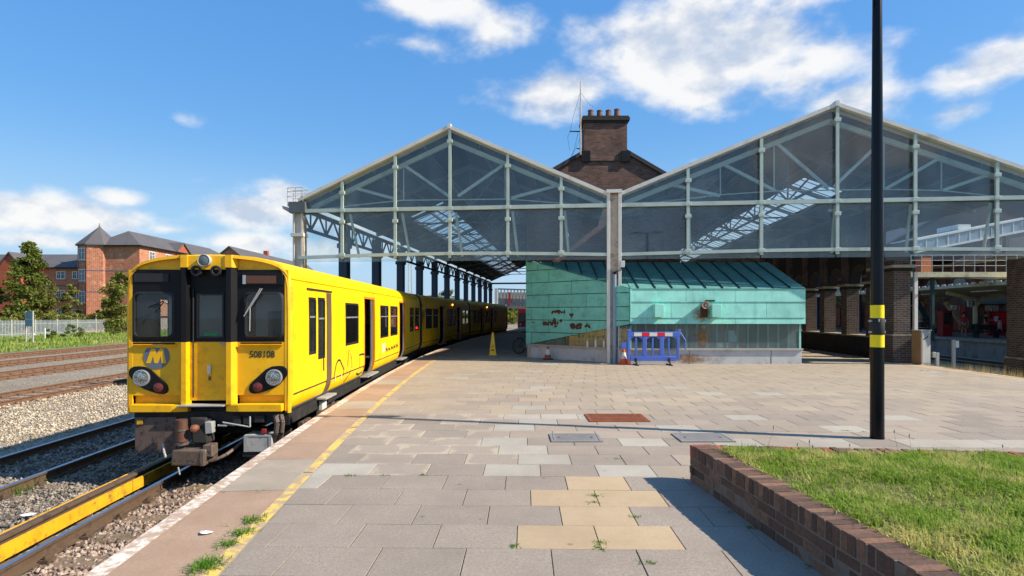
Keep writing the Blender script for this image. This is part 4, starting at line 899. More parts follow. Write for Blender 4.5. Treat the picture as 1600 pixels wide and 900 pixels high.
    MB().hexa([(s * .56, .01, 1.14 + ZL), (s * 1.12, .01, 1.14 + ZL), (s * 1.12, .03, 1.14 + ZL), (s * .56, .03, 1.14 + ZL)], [(s * .50, -.02, 1.20 + ZL), (s * 1.18, -.02, 1.20 + ZL), (s * 1.18, .03, 1.20 + ZL), (s * .50, .03, 1.20 + ZL)]).build('ledge', m_yelp, front)
    # lamp pod
    raw = [(45, 215), (52, 195), (75, 180), (110, 178), (150, 182), (190, 202), (230, 240), (270, 275), (295, 305), (302, 335), (292, 356), (268, 364), (230, 360), (185, 345), (140, 328), (95, 300), (62, 262), (46, 235)]
    pp = [((fx(200 + x / 4.285) + .012) * (-s), fz(530 + y / 4.285)) for x, y in raw]
    pod = MB().prism([(x, -.012, z) for x, z in pp], (0, .03, 0)).build('lamp_pod', m_black, front, bevel=.008)
    hx, hz = s * 1.045, fz(589.5); hl = MB().lathe([(.118, -.012), (.125, -.028), (.118, -.04), (.10, -.036), (.05, -.046), (.004, -.05)], 24, axis='y').build('headlight', m_headlamp, pod, smooth=True, loc=(hx, 0, hz))
    MB().lathe([(.132, -.008), (.132, -.034), (.117, -.040), (.117, -.012)], 24, axis='y').build('bezel', m_chrome, pod, smooth=True, loc=(hx, 0, hz))
    MB().lathe([(.075, -.01), (.075, -.03), (.06, -.034), (.02, -.044), (.003, -.045)], 18, axis='y').build('tail_lamp', m_redlens, pod, smooth=True, loc=(s * .785, 0, fz(604.5)))
    MB().lathe([(.075, 0), (.078, -.03), (.085, -.10), (.055, -.105), (.03, -.03)], 18, axis='y').build('horn', m_blackmatt, front, smooth=True, loc=(s * .155, 0, fz(424)))
    # wiper
    x0 = s * .86 if s > 0 else -.78
    if s > 0:
        wp = MB().tube((.60, -.05, 1.70 + ZL), (.84, -.06, 2.10 + ZL), .010).tube((.66, -.05, 1.78 + ZL), (.87, -.06, 2.10 + ZL), .010).tube((.575, -.045, 1.66 + ZL), (.665, -.045, 1.80 + ZL), .009).tube((.665, -.04, 1.42 + ZL), (.672, -.04, 1.80 + ZL), .008)
    else: wp = MB().tube((-.92, -.04, 1.80 + ZL), (-.68, -.05, 1.90 + ZL), .010).tube((-.82, -.04, 1.72 + ZL), (-.68, -.05, 1.88 + ZL), .009)
    wp.build('wiper', m_grey if s > 0 else m_black, front)
fpanel('header_panel', [(-.296, .296, Z_BR, 2.62)], m_yelp, front, -.07, .10)
fpanel('header_black_gap', [(-.30, .30, 2.13, Z_BR)], m_black, front, .03)  # black panel of the window band, below the header
door = fpanel('gangway_door', [(-.295, .295, .3, Z_BK)] , m_yelp, T1, .045)
fpanel('door_upper', around(-.295, .295, Z_BK, 2.13, -.185, .205, 1.325, 2.0), m_black, door, .04)
MB().box(-.19, .21, .05, .056, 1.32 + ZL, 2.005 + ZL).build('door_pane', m_glass_win, door)
fr_ = MB()
for c in ((-.205, .225, 1.305, 1.33), (-.205, .225, 1.995, 2.02), (-.205, -.18, 1.33, 1.995), (.2, .225, 1.33, 1.995)): fr_.box(c[0], c[1], .028, .06, c[2] + ZL, c[3] + ZL)
fr_.build('door_window_frame', m_rubber, door)
MB().tube((-.255, .02, .35 + ZL), (-.255, .02, 2.1 + ZL), .012).build('hinge', m_blackmatt, door)
MB().box(-.03, .02, .01, .045, fz(584), fz(570)).build('handle', m_white, door, bevel=.006); MB().box(-.02, .012, .03, .045, fz(594), fz(588)).build('keyhole', m_brownmetal, door)
MB().box(.17, .28, .015, .045, fz(538), fz(535)).build('door_latch', m_grey, door)
MB().box(-.10, .12, .046, .049, 1.345 + ZL, 1.39 + ZL).build('green_sticker', mat('green_sticker', S(30, 130, 70), .5), door)
MB().box(-.42, .30, -.16, .06, .225 + ZL, .25 + ZL).build('door_sill', m_step, T1, bevel=.006)
# round lamp on the header
MB().lathe([(.098, .0), (.10, -.06), (.092, -.075), (.085, -.06), (.004, -.066)], 24, axis='y').build('marker_light', [m_grey], front, smooth=True, loc=(fx(332), -.07, fz(408.5)))
MB().lathe([(.084, -.064), (.06, -.074), (.004, -.08)], 20, axis='y').build('lens', mat('dark_lens', S(95, 105, 108), .15), front, smooth=True, loc=(fx(332), -.07, fz(408.5)))
# destination display
db = MB().box(fx(384), fx(447), -.012, .02, fz(445.5), fz(426.5)).build('destination_box', m_black, front, bevel=.006)
MB().box(fx(391), fx(437), -.016, -.0125, fz(443), fz(431)).build('display', m_amber, db); MB().box(fx(385.5), fx(390.5), -.015, -.0125, fz(444), fz(430)).build('display_end', m_galv, db)
MB().box(fx(219), fx(272), -.008, .02, fz(441), fz(428)).build('blank_display', m_blackmatt, front, bevel=.004)
# emblem: slate blue roundel with a yellow M
em = MB().lathe([(.203, .008), (.203, .003), (.001, .003)], 40, axis='y').build('emblem', m_logo, front, smooth=True, loc=(fx(253.5), 0, fz(556.3)))
mp_ = [(160, 158), (193, 62), (221, 62), (229, 104), (240, 78), (255, 60), (272, 62), (293, 158), (263, 158), (256, 112), (237, 158), (214, 158), (206, 112), (189, 158)]
MB().prism([(fx(200 + x / 4.285) - fx(253.5), -.001, fz(530 + y / 4.285) - fz(556.3)) for x, y in mp_], (0, .003, 0)).build('emblem_letter', m_yelp, em)
text_mesh('508108', .146, 'fleet_number', m_blackmatt, front, Matrix.Translation((fx(414.8), .006, fz(554))) @ Matrix.Rotation(R(90), 4, 'X'), .0015, .002, .93)
# cab interior
MB().box(-1.24, -.3, 1.1, 1.14, .2 + ZL, 2.3 + ZL).box(.3, 1.24, 1.1, 1.14, .2 + ZL, 2.3 + ZL).box(-.3, .3, 1.1, 1.14, 1.95 + ZL, 2.3 + ZL).build('cab_bulkhead', m_intl, T1)
MB().box(-.02, .22, .9, .94, .2 + ZL, 2.1 + ZL).build('cab_locker', m_intl, T1)
MB().box(.42, 1.2, .15, .55, .9 + ZL, 1.3 + ZL).build('desk', m_intl, T1, bevel=.03); MB().box(-1.2, -.42, .15, .4, .9 + ZL, 1.26 + ZL).build('desk', m_intl, T1, bevel=.03)
MB().box(.55, .95, .95, 1.05, .9 + ZL, 1.75 + ZL).build('driver_seat', m_blue_col, T1, bevel=.05)
# coupler, skirt and pipes under the front
und = MB().box(-1.18, 1.15, .02, .5, -.06 + ZL, .13 + ZL).build('headstock', m_dark, T1)
MB().box(fx(222), fx(285), -.03, .0, fz(705), fz(650)).build('skirt_plate', m_brownmetal, T1, bevel=.01)
MB().box(fx(226), fx(235), -.05, -.031, fz(661), fz(654)).build('yellow_tag', m_guard, T1, bevel=.004)
cp = MB(); cp.hexa([(-.43, -.32, fz(719)), (.10, -.32, fz(719)), (.10, .1, fz(719)), (-.43, .1, fz(719))], [(-.40, -.34, fz(694)), (.12, -.34, fz(694)), (.12, .1, fz(694)), (-.40, .1, fz(694))]); coup = cp.build('coupler', m_coupler, T1, bevel=.03, seg=3)
MB().tube((fx(304), -.24, fz(683)), (fx(304), -.24, fz(650)), .085, n=18).build('buffer_cylinder', mat('rusty_cylinder', S(104, 72, 58), .6, .3, var=.3, vs=9), coup, smooth=True)
MB().tube((fx(304), -.24, fz(684)), (fx(304), -.24, fz(688)), .10, n=18).build('collar', m_brownmetal, coup, smooth=True); MB().tube((fx(304), -.24, fz(664)), (fx(304), -.24, fz(667)), .094, n=18).build('collar', m_brownmetal, coup, smooth=True)
MB().lathe([(.05, 0), (.06, -.08), (.02, -.11)], 14, axis='y').build('copper_plug', mat('copper_face', S(190, 120, 90), .4, .6), coup, smooth=True, loc=(fx(325), -.22, fz(663)))
cb = MB(); cb.hexa([(fx(318), -.22, fz(688)), (fx(342), -.22, fz(688)), (fx(342), .05, fz(688)), (fx(318), .05, fz(688))], [(fx(310), -.15, fz(649)), (fx(336), -.15, fz(649)), (fx(336), .05, fz(649)), (fx(310), .05, fz(649))]); cb.build('coupler_head', m_dark, coup, bevel=.03)
MB().prism([(fx(337), -.2, fz(674)), (fx(348), -.2, fz(672)), (fx(347), -.2, fz(655)), (fx(336), -.2, fz(655))], (0, .12, 0)).build('guide_horn', m_grey, coup, bevel=.01)
MB().box(fx(338), fx(352), -.3, -.1, fz(706), fz(688)).box(fx(335), fx(342), -.34, -.15, fz(719), fz(697)).build('electric_head', m_coupler, coup, bevel=.012)
MB().path([(fx(344), -.2, fz(714)), (fx(354), -.18, fz(712)), (fx(364), -.1, fz(707)), (fx(372), .05, fz(700)), (fx(380), .2, fz(690))], .028, 8).build('hose', m_coupler, T1, smooth=True)
MB().path([(fx(284), -.3, fz(706)), (fx(280), -.28, fz(697)), (fx(275), -.2, fz(688))], .018).tube((fx(304), -.34, fz(720)), (fx(306), -.33, fz(731)), .012).build('hook_chain', m_grey, T1)
MB().path([(fx(360), -.12, fz(657)), (fx(385), -.14, fz(661)), (fx(402), -.14, fz(664)), (fx(402), -.14, fz(648))], .013).path([(fx(352), -.1, fz(662)), (fx(366), -.12, fz(662))], .02).build('uncoupling_bar', m_grey, T1)
for (a, b, c, e) in ((372, 384, 648, 660), (388, 398, 650, 662), (405, 420, 648, 659)): MB().box(fx(a), fx(b), -.06, .1, fz(e), fz(c)).build('brake_valve', m_dark, T1, bevel=.01)
bxm = MB().box(fx(389), fx(432), -.05, .3, fz(705), fz(678)).build('lifeguard_box', mat('dusty_white_box', S(176, 172, 162), .7, var=.25, vs=6, dirt=S(110, 92, 72), dscale=7), T1, bevel=.012)
MB().box(fx(389), fx(394), -.056, -.051, fz(704), fz(679)).box(fx(427), fx(431), -.056, -.051, fz(704), fz(679)).box(fx(394), fx(427), -.056, -.051, fz(681), fz(678.5)).build('box_frame', m_grey, bxm)
MB().box(fx(386), fx(436), -.03, .3, fz(712), fz(706)).build('box_skid', m_dark, T1)
MB().box(fx(416), fx(423), -.06, .0, fz(676), fz(669)).build('red_cock', mat('red_paint', S(150, 40, 32), .5), T1, bevel=.005)
for (x0, r_) in ((436, .05), (444, .035)): MB().path([(fx(x0), .0, fz(648)), (fx(x0 + 4), -.03, fz(660)), (fx(x0 + 2), -.02, fz(675)), (fx(x0 - 3), .05, fz(690))], r_, 8).build('air_hose', m_coupler, T1, smooth=True)

# ================================================================== train sheds
TH = R(5.8); MX, MY, _ = G(958, 567); UU = Vector((math.cos(TH), -math.sin(TH), 0)); VV = Vector((math.sin(TH), math.cos(TH), 0))
def FS(px, py):                                  # pixel to (along facade, height) on the gable plane
    k = (px - 800) / FPX; s = (k * MY - MX) / (math.cos(TH) + k * math.sin(TH)); Y = MY - s * math.sin(TH); return s, CAMH - (py - HY) * Y / FPX
m_roofboard = mat('dark_roof_boards', S(58, 62, 66), .8, var=.3, vs=1.5)
GB = 3.57                                        # bottom of the gable glass
def shed(label, sL, sR, sA, zE, zA, verts, members, thin, LEN, left_side, glz, group='glazed train shed roofs'):
    base = Vector((MX, MY, 0)) + UU * sL
    t = thing('train_shed', label, 'train shed', tuple(base), -TH, group)
    W = sR - sL; A = sA - sL; slope = (zA - zE) / A; slr = (zA - zE) / (W - A)
    def zr(x): return zE + slope * x if x < A else zE + slr * (W - x)
    vx = [0] + [v - sL for v in verts] + [W]
    # glass panes, one per bay above and below the middle bar
    for a, b in zip(vx[:-1], vx[1:]):
        a2, b2 = a + .02, b - .02
        if b - a < .2: continue
        p = [(a2, 0, GB), (b2, 0, GB), (b2, 0, 5.41), (a2, 0, 5.41)]; MB().prism(p, (0, .014, 0)).build('glass_pane', m_glass, t)
        q = [(a2, 0, 5.43), (b2, 0, 5.43), (b2, 0, max(5.44, zr(b2) - .05))]
        if a2 < A < b2: q.append((A, 0, zA - .05))
        q.append((a2, 0, max(5.44, zr(a2) - .05))); MB().prism(q, (0, .014, 0)).build('glass_pane', m_glass, t)
    # steel frame just behind the glass
    for v in vx[1:-1]:
        mb = MB().bar((v, -.11, GB + .10), (v, -.11, zr(v) - .08), .10, .06).bar((v, -.06, GB + .10), (v, -.06, zr(v) - .08), .03, .10); po = mb.build('mullion', m_steel, t)
        for z in (3.82, 5.42, zr(v) - .5, 5.0):
            if z < zr(v) - .2: MB().box(v - .10, v + .10, -.165, -.075, z - .06, z + .06).build('glass_clamp', m_steel, po, bevel=.01)
        if v > 1 and v < W - 1: MB().tube((v + .12, .35, 5.35), (v + .26, .9, GB + .25), .05, n=8).build('brace', m_steel, po)
    MB().bar((0, -.10, 5.42), (W, -.10, 5.42), .10, .13).build('middle_bar', m_steel, t)
    nb = 10; bb = MB()
    for i in range(nb):
        a, b = W * i / nb, W * (i + 1) / nb; za, zb = 3.73 + .09 * math.sin(math.pi * i / nb), 3.73 + .09 * math.sin(math.pi * (i + 1) / nb); bb.bar((a, -.10, za), (b, -.10, zb), .10, .11)
    bb.build('bottom_bar', m_steel, t)
    # white verge trims
    for (a, b) in (((0, zE), (A, zA)), ((A, zA), (W, zE))):
        d = Vector((b[0] - a[0], 0, b[1] - a[1])).normalized(); nrm = Vector((-d.z, 0, d.x))
        p0, p1 = Vector((a[0], 0, a[1])), Vector((b[0], 0, b[1]))
        MB().prism([p0 - nrm * .06 + Vector((0, -.16, 0)), p1 - nrm * .06 + Vector((0, -.16, 0)), p1 + nrm * .06 + Vector((0, -.16, 0)), p0 + nrm * .06 + Vector((0, -.16, 0))], (0, .5, 0)).build('verge_trim', m_white, t)
    MB().box(A - .06, A + .06, -.18, .3, zA - .06, zA + .11).build('ridge_cap', m_white, t)
    # front truss: chords and web members traced on the gable
    fr = MB()
    for (a, b) in (((.15, zE - .25), (A, zA - .38)), ((A, zA - .38), (W - .15, zE - .25))): fr.bar((a[0], .42, a[1]), (b[0], .42, b[1]), .12, .15)
    fr.build('truss_rafter', m_steel, t)
    for (p, q, w_) in members: s0, z0 = FS(*p); s1, z1 = FS(*q); MB().bar((s0 - sL, .42, z0), (s1 - sL, .42, z1), .08, w_).build('truss_strut', m_steel, t)
    for (p, q) in thin: s0, z0 = FS(*p); s1, z1 = FS(*q); MB().tube((s0 - sL, .46, z0), (s1 - sL, .46, z1), .022, n=6).build('tie_rod', m_steel, t)
    # inner trusses
    k = 1
    while k * 4.2 < LEN:
        y = k * 4.2; tr = MB()
        tr.bar((0, y, zE - .1), (A, y, zA - .3), .1, .16).bar((A, y, zA - .3), (W, y, zE - .1), .1, .16).bar((0, y, zE - .15), (A * .55, y, zE + .45), .05, .07).bar((A * .55, y, zE + .45), (W - (W - A) * .55, y, zE + .45), .05, .07).bar((W - (W - A) * .55, y, zE + .45), (W, y, zE - .15), .05, .07)
        for f in (.3, .55, .8):
            tr.bar((A * f, y, zr(A * f) - .25), (A * (f + .2), y, zE + .45), .05, .07); x = W - (W - A) * f; tr.bar((x, y, zr(x) - .25), (x - (W - A) * .2, y, zE + .45), .05, .07)
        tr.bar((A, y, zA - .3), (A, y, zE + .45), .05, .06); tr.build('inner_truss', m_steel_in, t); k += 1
    # roof boarding, with glazed strips in the left slope
    def band(side, r0, r1, y0, y1, name, m_, dz=0):
        f = (lambda r: (A * r, zE + (zA - zE) * r)) if side < 0 else (lambda r: (W - (W - A) * r, zE + (zA - zE) * r))
        (xa, za), (xb, zb) = f(r0), f(r1); d = Vector((xb - xa, 0, zb - za)).normalized(); n_ = Vector((-d.z, 0, d.x)) * (1 if side < 0 else -1)
        p = [Vector((xa, y0, za)), Vector((xb, y0, zb)), Vector((xb, y1, zb)), Vector((xa, y1, za))]
        return MB().prism([q + n_ * dz for q in p], n_ * .05).build(name, m_, t)
    gs, g0, g1, gt = glz
    for side in (-1, 1):
        if side != gs: band(side, 0, 1, .35, LEN, 'roof_boarding', m_roofboard); continue
        band(side, 0, g0, .35, LEN, 'roof_boarding', m_roofboard); band(side, g1, 1, .35, LEN, 'roof_boarding', m_roofboard); band(side, g0 + .001, g1 - .001, .35, gt, 'roof_boarding', m_roofboard)
        y = gt; f = (lambda r: (A * r, zE + (zA - zE) * r)) if side < 0 else (lambda r: (W - (W - A) * r, zE + (zA - zE) * r))
        while y < LEN - 1:
            y2 = min(LEN, y + 4.2); band(side, g0 + .002, g1 - .002, y, y2 - .12, 'roof_glazing', m_skylight, .012); gb = MB()
            for i in range(5): yy = y + (i + .5) * (y2 - y) / 5; a, b = f(g0 - .01), f(g1 + .01); gb.bar((a[0], yy, a[1] + .02), (b[0], yy, b[1] + .02), .06, .03)
            gb.build('glazing_bars', m_roofboard, t); y = y2
    for r in (.18, .32, .48, .64, .82):
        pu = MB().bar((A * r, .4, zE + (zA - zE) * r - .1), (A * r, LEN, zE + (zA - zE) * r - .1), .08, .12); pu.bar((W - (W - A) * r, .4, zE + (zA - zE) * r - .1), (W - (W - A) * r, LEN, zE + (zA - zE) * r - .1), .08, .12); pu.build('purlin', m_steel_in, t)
    # columns and lattice girder on the open side
    if left_side:
        y = 4.2; nxt = []
        while y < LEN + 1:
            c = MB().box(-.2, .2, y - .2, y + .2, -1.15, zE - .35).box(-.26, .26, y - .26, y + .26, -1.15, -.9).box(-.26, .26, y - .24, y + .24, 4.55, 4.75); c.build('column', m_blue_col, t, bevel=.03); y += 4.2
        la = MB(); zt, zb = 5.55, 4.85
        la.bar((0, .2, zt), (0, LEN, zt), .12, .12).bar((0, .2, zb), (0, LEN, zb), .14, .10); y = .2
        while y < LEN - 1.0: la.bar((0, y, zt), (0, y + .7, zb), .05, .07).bar((0, y + .7, zb), (0, y + .7, zt), .05, .05).bar((0, y + .7, zb), (0, y + 1.4, zt), .05, .09); y += 1.4
        la.build('lattice_girder', mat('dark_girder', S(20, 32, 44), .75, var=.2), t)
        MB().bar((-.3, -.1, zE - .12), (-.3, LEN, zE - .12), .22, .16).build('gutter', m_grey, t)
        fc = thing_part_column(t)
    # far gable frame
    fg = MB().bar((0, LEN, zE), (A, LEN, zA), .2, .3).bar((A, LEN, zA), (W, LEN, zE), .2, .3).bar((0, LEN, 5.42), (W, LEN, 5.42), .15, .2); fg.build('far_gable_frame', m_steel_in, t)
    return t
def thing_part_column(t):
    c = MB().box(-.20, -.14, -.12, .18, -1.15, 5.35).box(.10, .16, -.12, .18, -1.15, 5.35).box(-.14, .10, .0, .06, -1.15, 5.35).build('front_column', m_white_rust, t)
    MB().box(-.26, .22, -.18, .24, 4.50, 4.62).build('collar', m_white, c); MB().box(.16, .20, -.1, .16, -1.15, 5.2).build('rusty_flange', m_rustwhite, c)
    MB().box(-.30, .30, -.2, .3, 5.35, 5.75).build('bracket', m_steel_in, c); MB().prism([(-.55, -.15, 5.50), (-.30, -.15, 5.36), (-.30, -.15, 5.54), (-.60, -.15, 5.62)], (0, .4, 0)).build('gutter_end', m_grey, c)
    cg = MB()
    for x in (-.36, -.05, .22):
        for y in (-.2, .25): cg.tube((x, y, 5.75), (x, y, 6.25), .012, n=5)
    for z in (5.95, 6.12, 6.25):
        for y in (-.2, .25): cg.tube((-.36, y, z), (.22, y, z), .012, n=5)
        for x in (-.36, .22): cg.tube((x, -.2, z), (x, .25, z), .012, n=5)
    cg.build('lamp_cage', m_grey, c)
    return c
sL0, _ = FS(468, 313); sA0, zA0 = FS(703, 200); sR0, _ = FS(949, 305); sL1, _ = FS(969.5, 305); sA1, zA1 = FS(1305, 165)
ZE = 5.81
vL = [FS(x, 330)[0] for x in (536.5, 619, 704, 794, 877)]
memL = [((545, 289), (615, 308), .10), ((627, 254), (698, 303), .10), ((783, 254), (712, 303), .10), ((866, 287), (797, 306), .10)]
thinL = [((478, 325), (545, 317)), ((545, 317), (622, 309)), ((622, 309), (790, 307)), ((790, 307), (872, 313)), ((872, 313), (944, 321)), ((625, 255), (625, 309)), ((787, 255), (787, 307))]
shed1 = shed('glazed train shed gable over the yellow train, on dark blue columns', sL0, sR0, sA0, ZE, zA0, vL, memL, thinL, 50.4, True, (-1, .32, .64, 8.4))
vR = [FS(x, 330)[0] for x in (1074, 1188, 1306, 1427, 1554)]
memR = [((1050, 284), (1130, 302), .10), ((1132, 250), (1218, 294), .10), ((1220, 218), (1303, 290), .10), ((1390, 213), (1311, 288), .10), ((1482, 241), (1394, 291), .10), ((1560, 268), (1486, 293), .10)]
thinR = [((978, 318), (1132, 300)), ((1132, 300), (1218, 294)), ((1218, 294), (1394, 291)), ((1394, 291), (1486, 293)), ((1486, 293), (1600, 305)), ((1131, 252), (1131, 301)), ((1217, 220), (1217, 294)), ((1393, 214), (1393, 291)), ((1485, 242), (1485, 293))]
shed2 = shed('taller glazed train shed gable standing right above the turquoise kiosk and brick arcade', sL1, 2 * sA1 - sL1, sA1, ZE, zA1, vR, memR, thinR, 50.4, False, (1, .50, .74, 7.3))
q0, q1 = FS(1317, 385), FS(1317, 325); MB().path([(q0[0] - sL1, .5, q0[1]), (q1[0] - sL1, .5, q1[1]), (q1[0] - sL1 - .25, .5, q1[1] + .03)], .05, 10).build('vent_pipe', m_steel, shed2, smooth=True)
# a tall dark roof much further right, beyond the opposite platform
tr3 = thing('train_shed', 'tall dark roof looming behind the glazed bridge beyond the opposite platform', 'train shed', tuple(Vector((MX, MY, 0)) + UU * 25.0 + VV * 36), -TH)
for (a, b) in (((0, 6.6), (12, 13.5)), ((12, 13.5), (24, 6.6))): MB().prism([(a[0], 0, a[1]), (b[0], 0, b[1]), (b[0], 0, b[1] + .15), (a[0], 0, a[1] + .15)], (0, 40, 0)).build('roof_slope', m_slate, tr3)
MB().prism([(0, .2, 6.6), (24, .2, 6.6), (12, .2, 13.5)], (0, .1, 0)).build('gable_board', m_roofboard, tr3)
for i in range(5):
    for x in (.3, 23.7): MB().box(x - .15, x + .15, i * 9 + .4, i * 9 + .7, 0, 6.65).build('column', m_blue_col, tr3)
# valley column between the two gables
vc = thing('valley_column', 'white and rusty steel column between the two shed gables', 'column', (MX, MY, 0), -TH)
a, b, c_, d_ = [FS(x, 400)[0] for x in (948, 953, 965.5, 970.5)]
MB().box(a, b, -.16, .1, 0, 5.85).build('flange', m_white, vc, bevel=.006); MB().box(c_, d_, -.16, .1, 0, 5.85).build('flange', m_white, vc, bevel=.006)
MB().box(b, c_, -.06, .02, 0, 5.80).build('web', m_rustwhite, vc); MB().box(a - .02, d_ + .02, -.2, .2, 5.84, 5.95).build('cap', m_white, vc)
e0, e1 = FS(957, 400)[0], FS(963, 400)[0]
MB().tube(((e0 + e1) / 2, -.12, .0), ((e0 + e1) / 2, -.12, 3.05), (e1 - e0) / 2, n=14).build('downpipe', mat('blue_grey_pipe', S(140, 156, 172), .5), vc, smooth=True)
MB().tube(((e0 + e1) / 2, -.12, 3.05), ((e0 + e1) / 2, -.12, 3.12), .05, n=10).build('pipe_top', m_black, vc)
jb = MB().box(d_ - .04, d_ + .10, -.26, -.16, 3.28, 3.50).build('junction_box', m_white, vc, bevel=.008); MB().path([(d_ - .02, -.2, 3.28), (d_ - .02, -.2, 3.18), ((e0 + e1) / 2, -.16, 3.12)], .012).build('cable', m_black, jb)

# ================================================================== brick building with chimney between the sheds
m_oldbrick = brick_mat('soot_brown_brick', S(136, 98, 80), S(96, 70, 60), S(120, 106, 94), dirt=S(54, 46, 42), dlo=.52, dhi=.78)
BYD = 27.0; bc = (P(946, 300, BYD)[0], BYD)
bd = thing('brick_building', 'sooty brown brick building with gable and chimney behind the sheds', 'building', (bc[0], bc[1], 0))
zap = 9.75; sl_ = .58; hwid = 3.5
MB().prism([(-hwid, 0, 0), (hwid, 0, 0), (hwid, 0, zap - sl_ * hwid), (0, 0, zap), (-hwid, 0, zap - sl_ * hwid)], (0, 8, 0)).build('wall', m_oldbrick, bd)
for s in (-1, 1):
    MB().prism([(s * 1.0, -.12, zap - sl_ * 1.0), (s * (hwid + .1), -.12, zap - sl_ * (hwid + .1)), (s * (hwid + .1), -.12, zap - sl_ * (hwid + .1) + .20), (s * 1.0, -.12, zap - sl_ + .20)], (0, .42, 0)).build('gable_coping', mat('dark_coping_stone', S(62, 58, 56), .9, var=.3), bd)
    MB().prism([(0, .31, zap + .01), (s * (hwid + .1), .31, zap - sl_ * (hwid + .1) + .01), (s * (hwid + .1), .31, zap - sl_ * (hwid + .1) + .1), (0, .31, zap + .1)], (0, 7.6, 0)).build('roof', m_slate, bd)
q_ = [Vector((-hwid, 8, 0)), Vector((hwid, 8, 0))]; q_ = q_ + [q_[1] + VV * 38, q_[0] + VV * 38]
MB().prism(q_, (0, 0, 5.4)).build('rear_shade_block', m_oldbrick, bd)  # unseen rear block, added to keep light from the right out of the shed
cw = .03 * 33.5; ch = MB().box(-cw, cw, -.06, .9, zap - .9, 10.62).build('chimney', m_oldbrick, bd)
m_cap = mat('mossy_chimney_cap', S(54, 50, 46), .95, var=.4, vs=5, dirt=S(84, 88, 48), dscale=6, dlo=.58, dhi=.7)
MB().box(-cw - .05, cw + .05, -.11, .95, 10.62, 10.72).box(-cw - .11, cw + .11, -.17, 1.01, 10.72, 10.86).box(-cw - .07, cw + .07, -.13, .97, 10.86, 10.94).build('chimney_cap', m_cap, ch)
for s in (-1, 1): MB().box(min(s * (cw - .28), s * (cw + .14)), max(s * (cw - .28), s * (cw + .14)), -.13, -.062, zap - .95, zap - .45).build('flashing', m_black, ch)
m_pot = mat('clay_pot', S(124, 88, 74), .85, var=.3, vs=4, dirt=S(70, 56, 50), dscale=3)
for x, h in ((925, .44), (939, .43), (953, .44), (966.5, .49)):
    MB().lathe([(.16, 0), (.155, .08), (.125, h * .85), (.14, h * .88), (.14, h), (.10, h), (.10, h - .1)], 14, (0, 0, 0)).build('chimney_pot', m_pot, ch, smooth=True, loc=((x - 946) * .03, .42, 10.93))
ant = thing('radio_mast', 'thin radio aerial mast strapped to the brick chimney', 'aerial', (P(907, 240, BYD - .2)[0], BYD - .2, 9.1))
MB().tube((0, 0, 0), (0, 0, 2.2), .035, n=8).tube((0, 0, 2.2), (0, 0, 3.4), .024, n=8).build('mast', m_rustwhite, ant)
MB().bar((-.5, 0, 1.08), (.2, .1, 1.10), .05, .04).build('bracket', m_black, ant); MB().bar((-.18, 0, .28), (.2, .1, .28), .04, .04).build('bracket', m_black, ant)
wr = MB().path([(0, 0, 2.9), (.35, 0, 2.4), (.6, 0, 2.2)], .006, 4).path([(0, 0, 2.9), (-.35, 0, 1.7), (-.48, 0, 1.08)], .006, 4).path([(-.48, 0, 1.08), (-.6, 0, .8), (-.5, 0, .2)], .006, 4).path([(-.1, 0, 1.05), (-.3, 0, .2), (-.62, 0, -.5)], .008, 4).path([(0, 0, .8), (-.4, 0, -.1)], .006, 4); wr.build('guy_wire', m_black, ant)

# ================================================================== turquoise kiosk
KY = 19.40
def kx(px): return (px - 800) / FPX * KY
def kz(py, Y=KY): return CAMH - (py - HY) * Y / FPX
def copper(name, c, st, sy):
    k = NT(name); n = k.noise(1.4, 7, .65, vec=k.pos((1, 1, 1.6))); o = k.ramp(n, [(.25, tuple(x * .8 for x in c)), (.5, c), (.78, tuple(min(1, x * 1.18) for x in c))])
    n2 = k.noise(4, 8, .72, vec=k.pos((1, 1, sy))); o = k.mix(k.ramp(n2, [(.50, (0, 0, 0)), (.72, (.7, .7, .7))]), o, st)
    h = k.n('ShaderNodeHueSaturation'); k.l(k.math('ADD', k.math('MULTIPLY', k.rnd(), .14), .93), h.inputs['Value']); k.l(o, h.inputs['Color']); k.base(h.outputs[0]); k.set(roughness=.62); return k.m
m_copper = copper('verdigris_copper', S(146, 216, 200), S(100, 170, 156), .3); m_copper_d = copper('verdigris_copper_side', S(112, 192, 176), S(76, 136, 126), 1.2); m_copper_r = copper('verdigris_roof_shaded', S(96, 152, 142), S(62, 100, 95), .4)  # roof copper is a darker copy, the shed's shade put into its colour
m_seam = mat('dark_seam', S(40, 62, 58), .6, var=.3)
kiosk = thing('kiosk', 'turquoise copper clad kiosk with sloping seamed roof on the platform', 'kiosk', (kx(985), KY, 0))
O_ = Vector((kx(985), KY, 0)); LB = Vector((G(825, 558)[0] - .05, G(825, 558)[1], 0)) - O_                     # left rear corner
XR = kx(1257) - O_.x; XP = kx(1253) - O_.x; ZF = 2.53; BACK = 2.75; ZB = 3.66
rs = (ZB - ZF) / BACK
Z1 = kz(506); ZPL = kz(544.5)
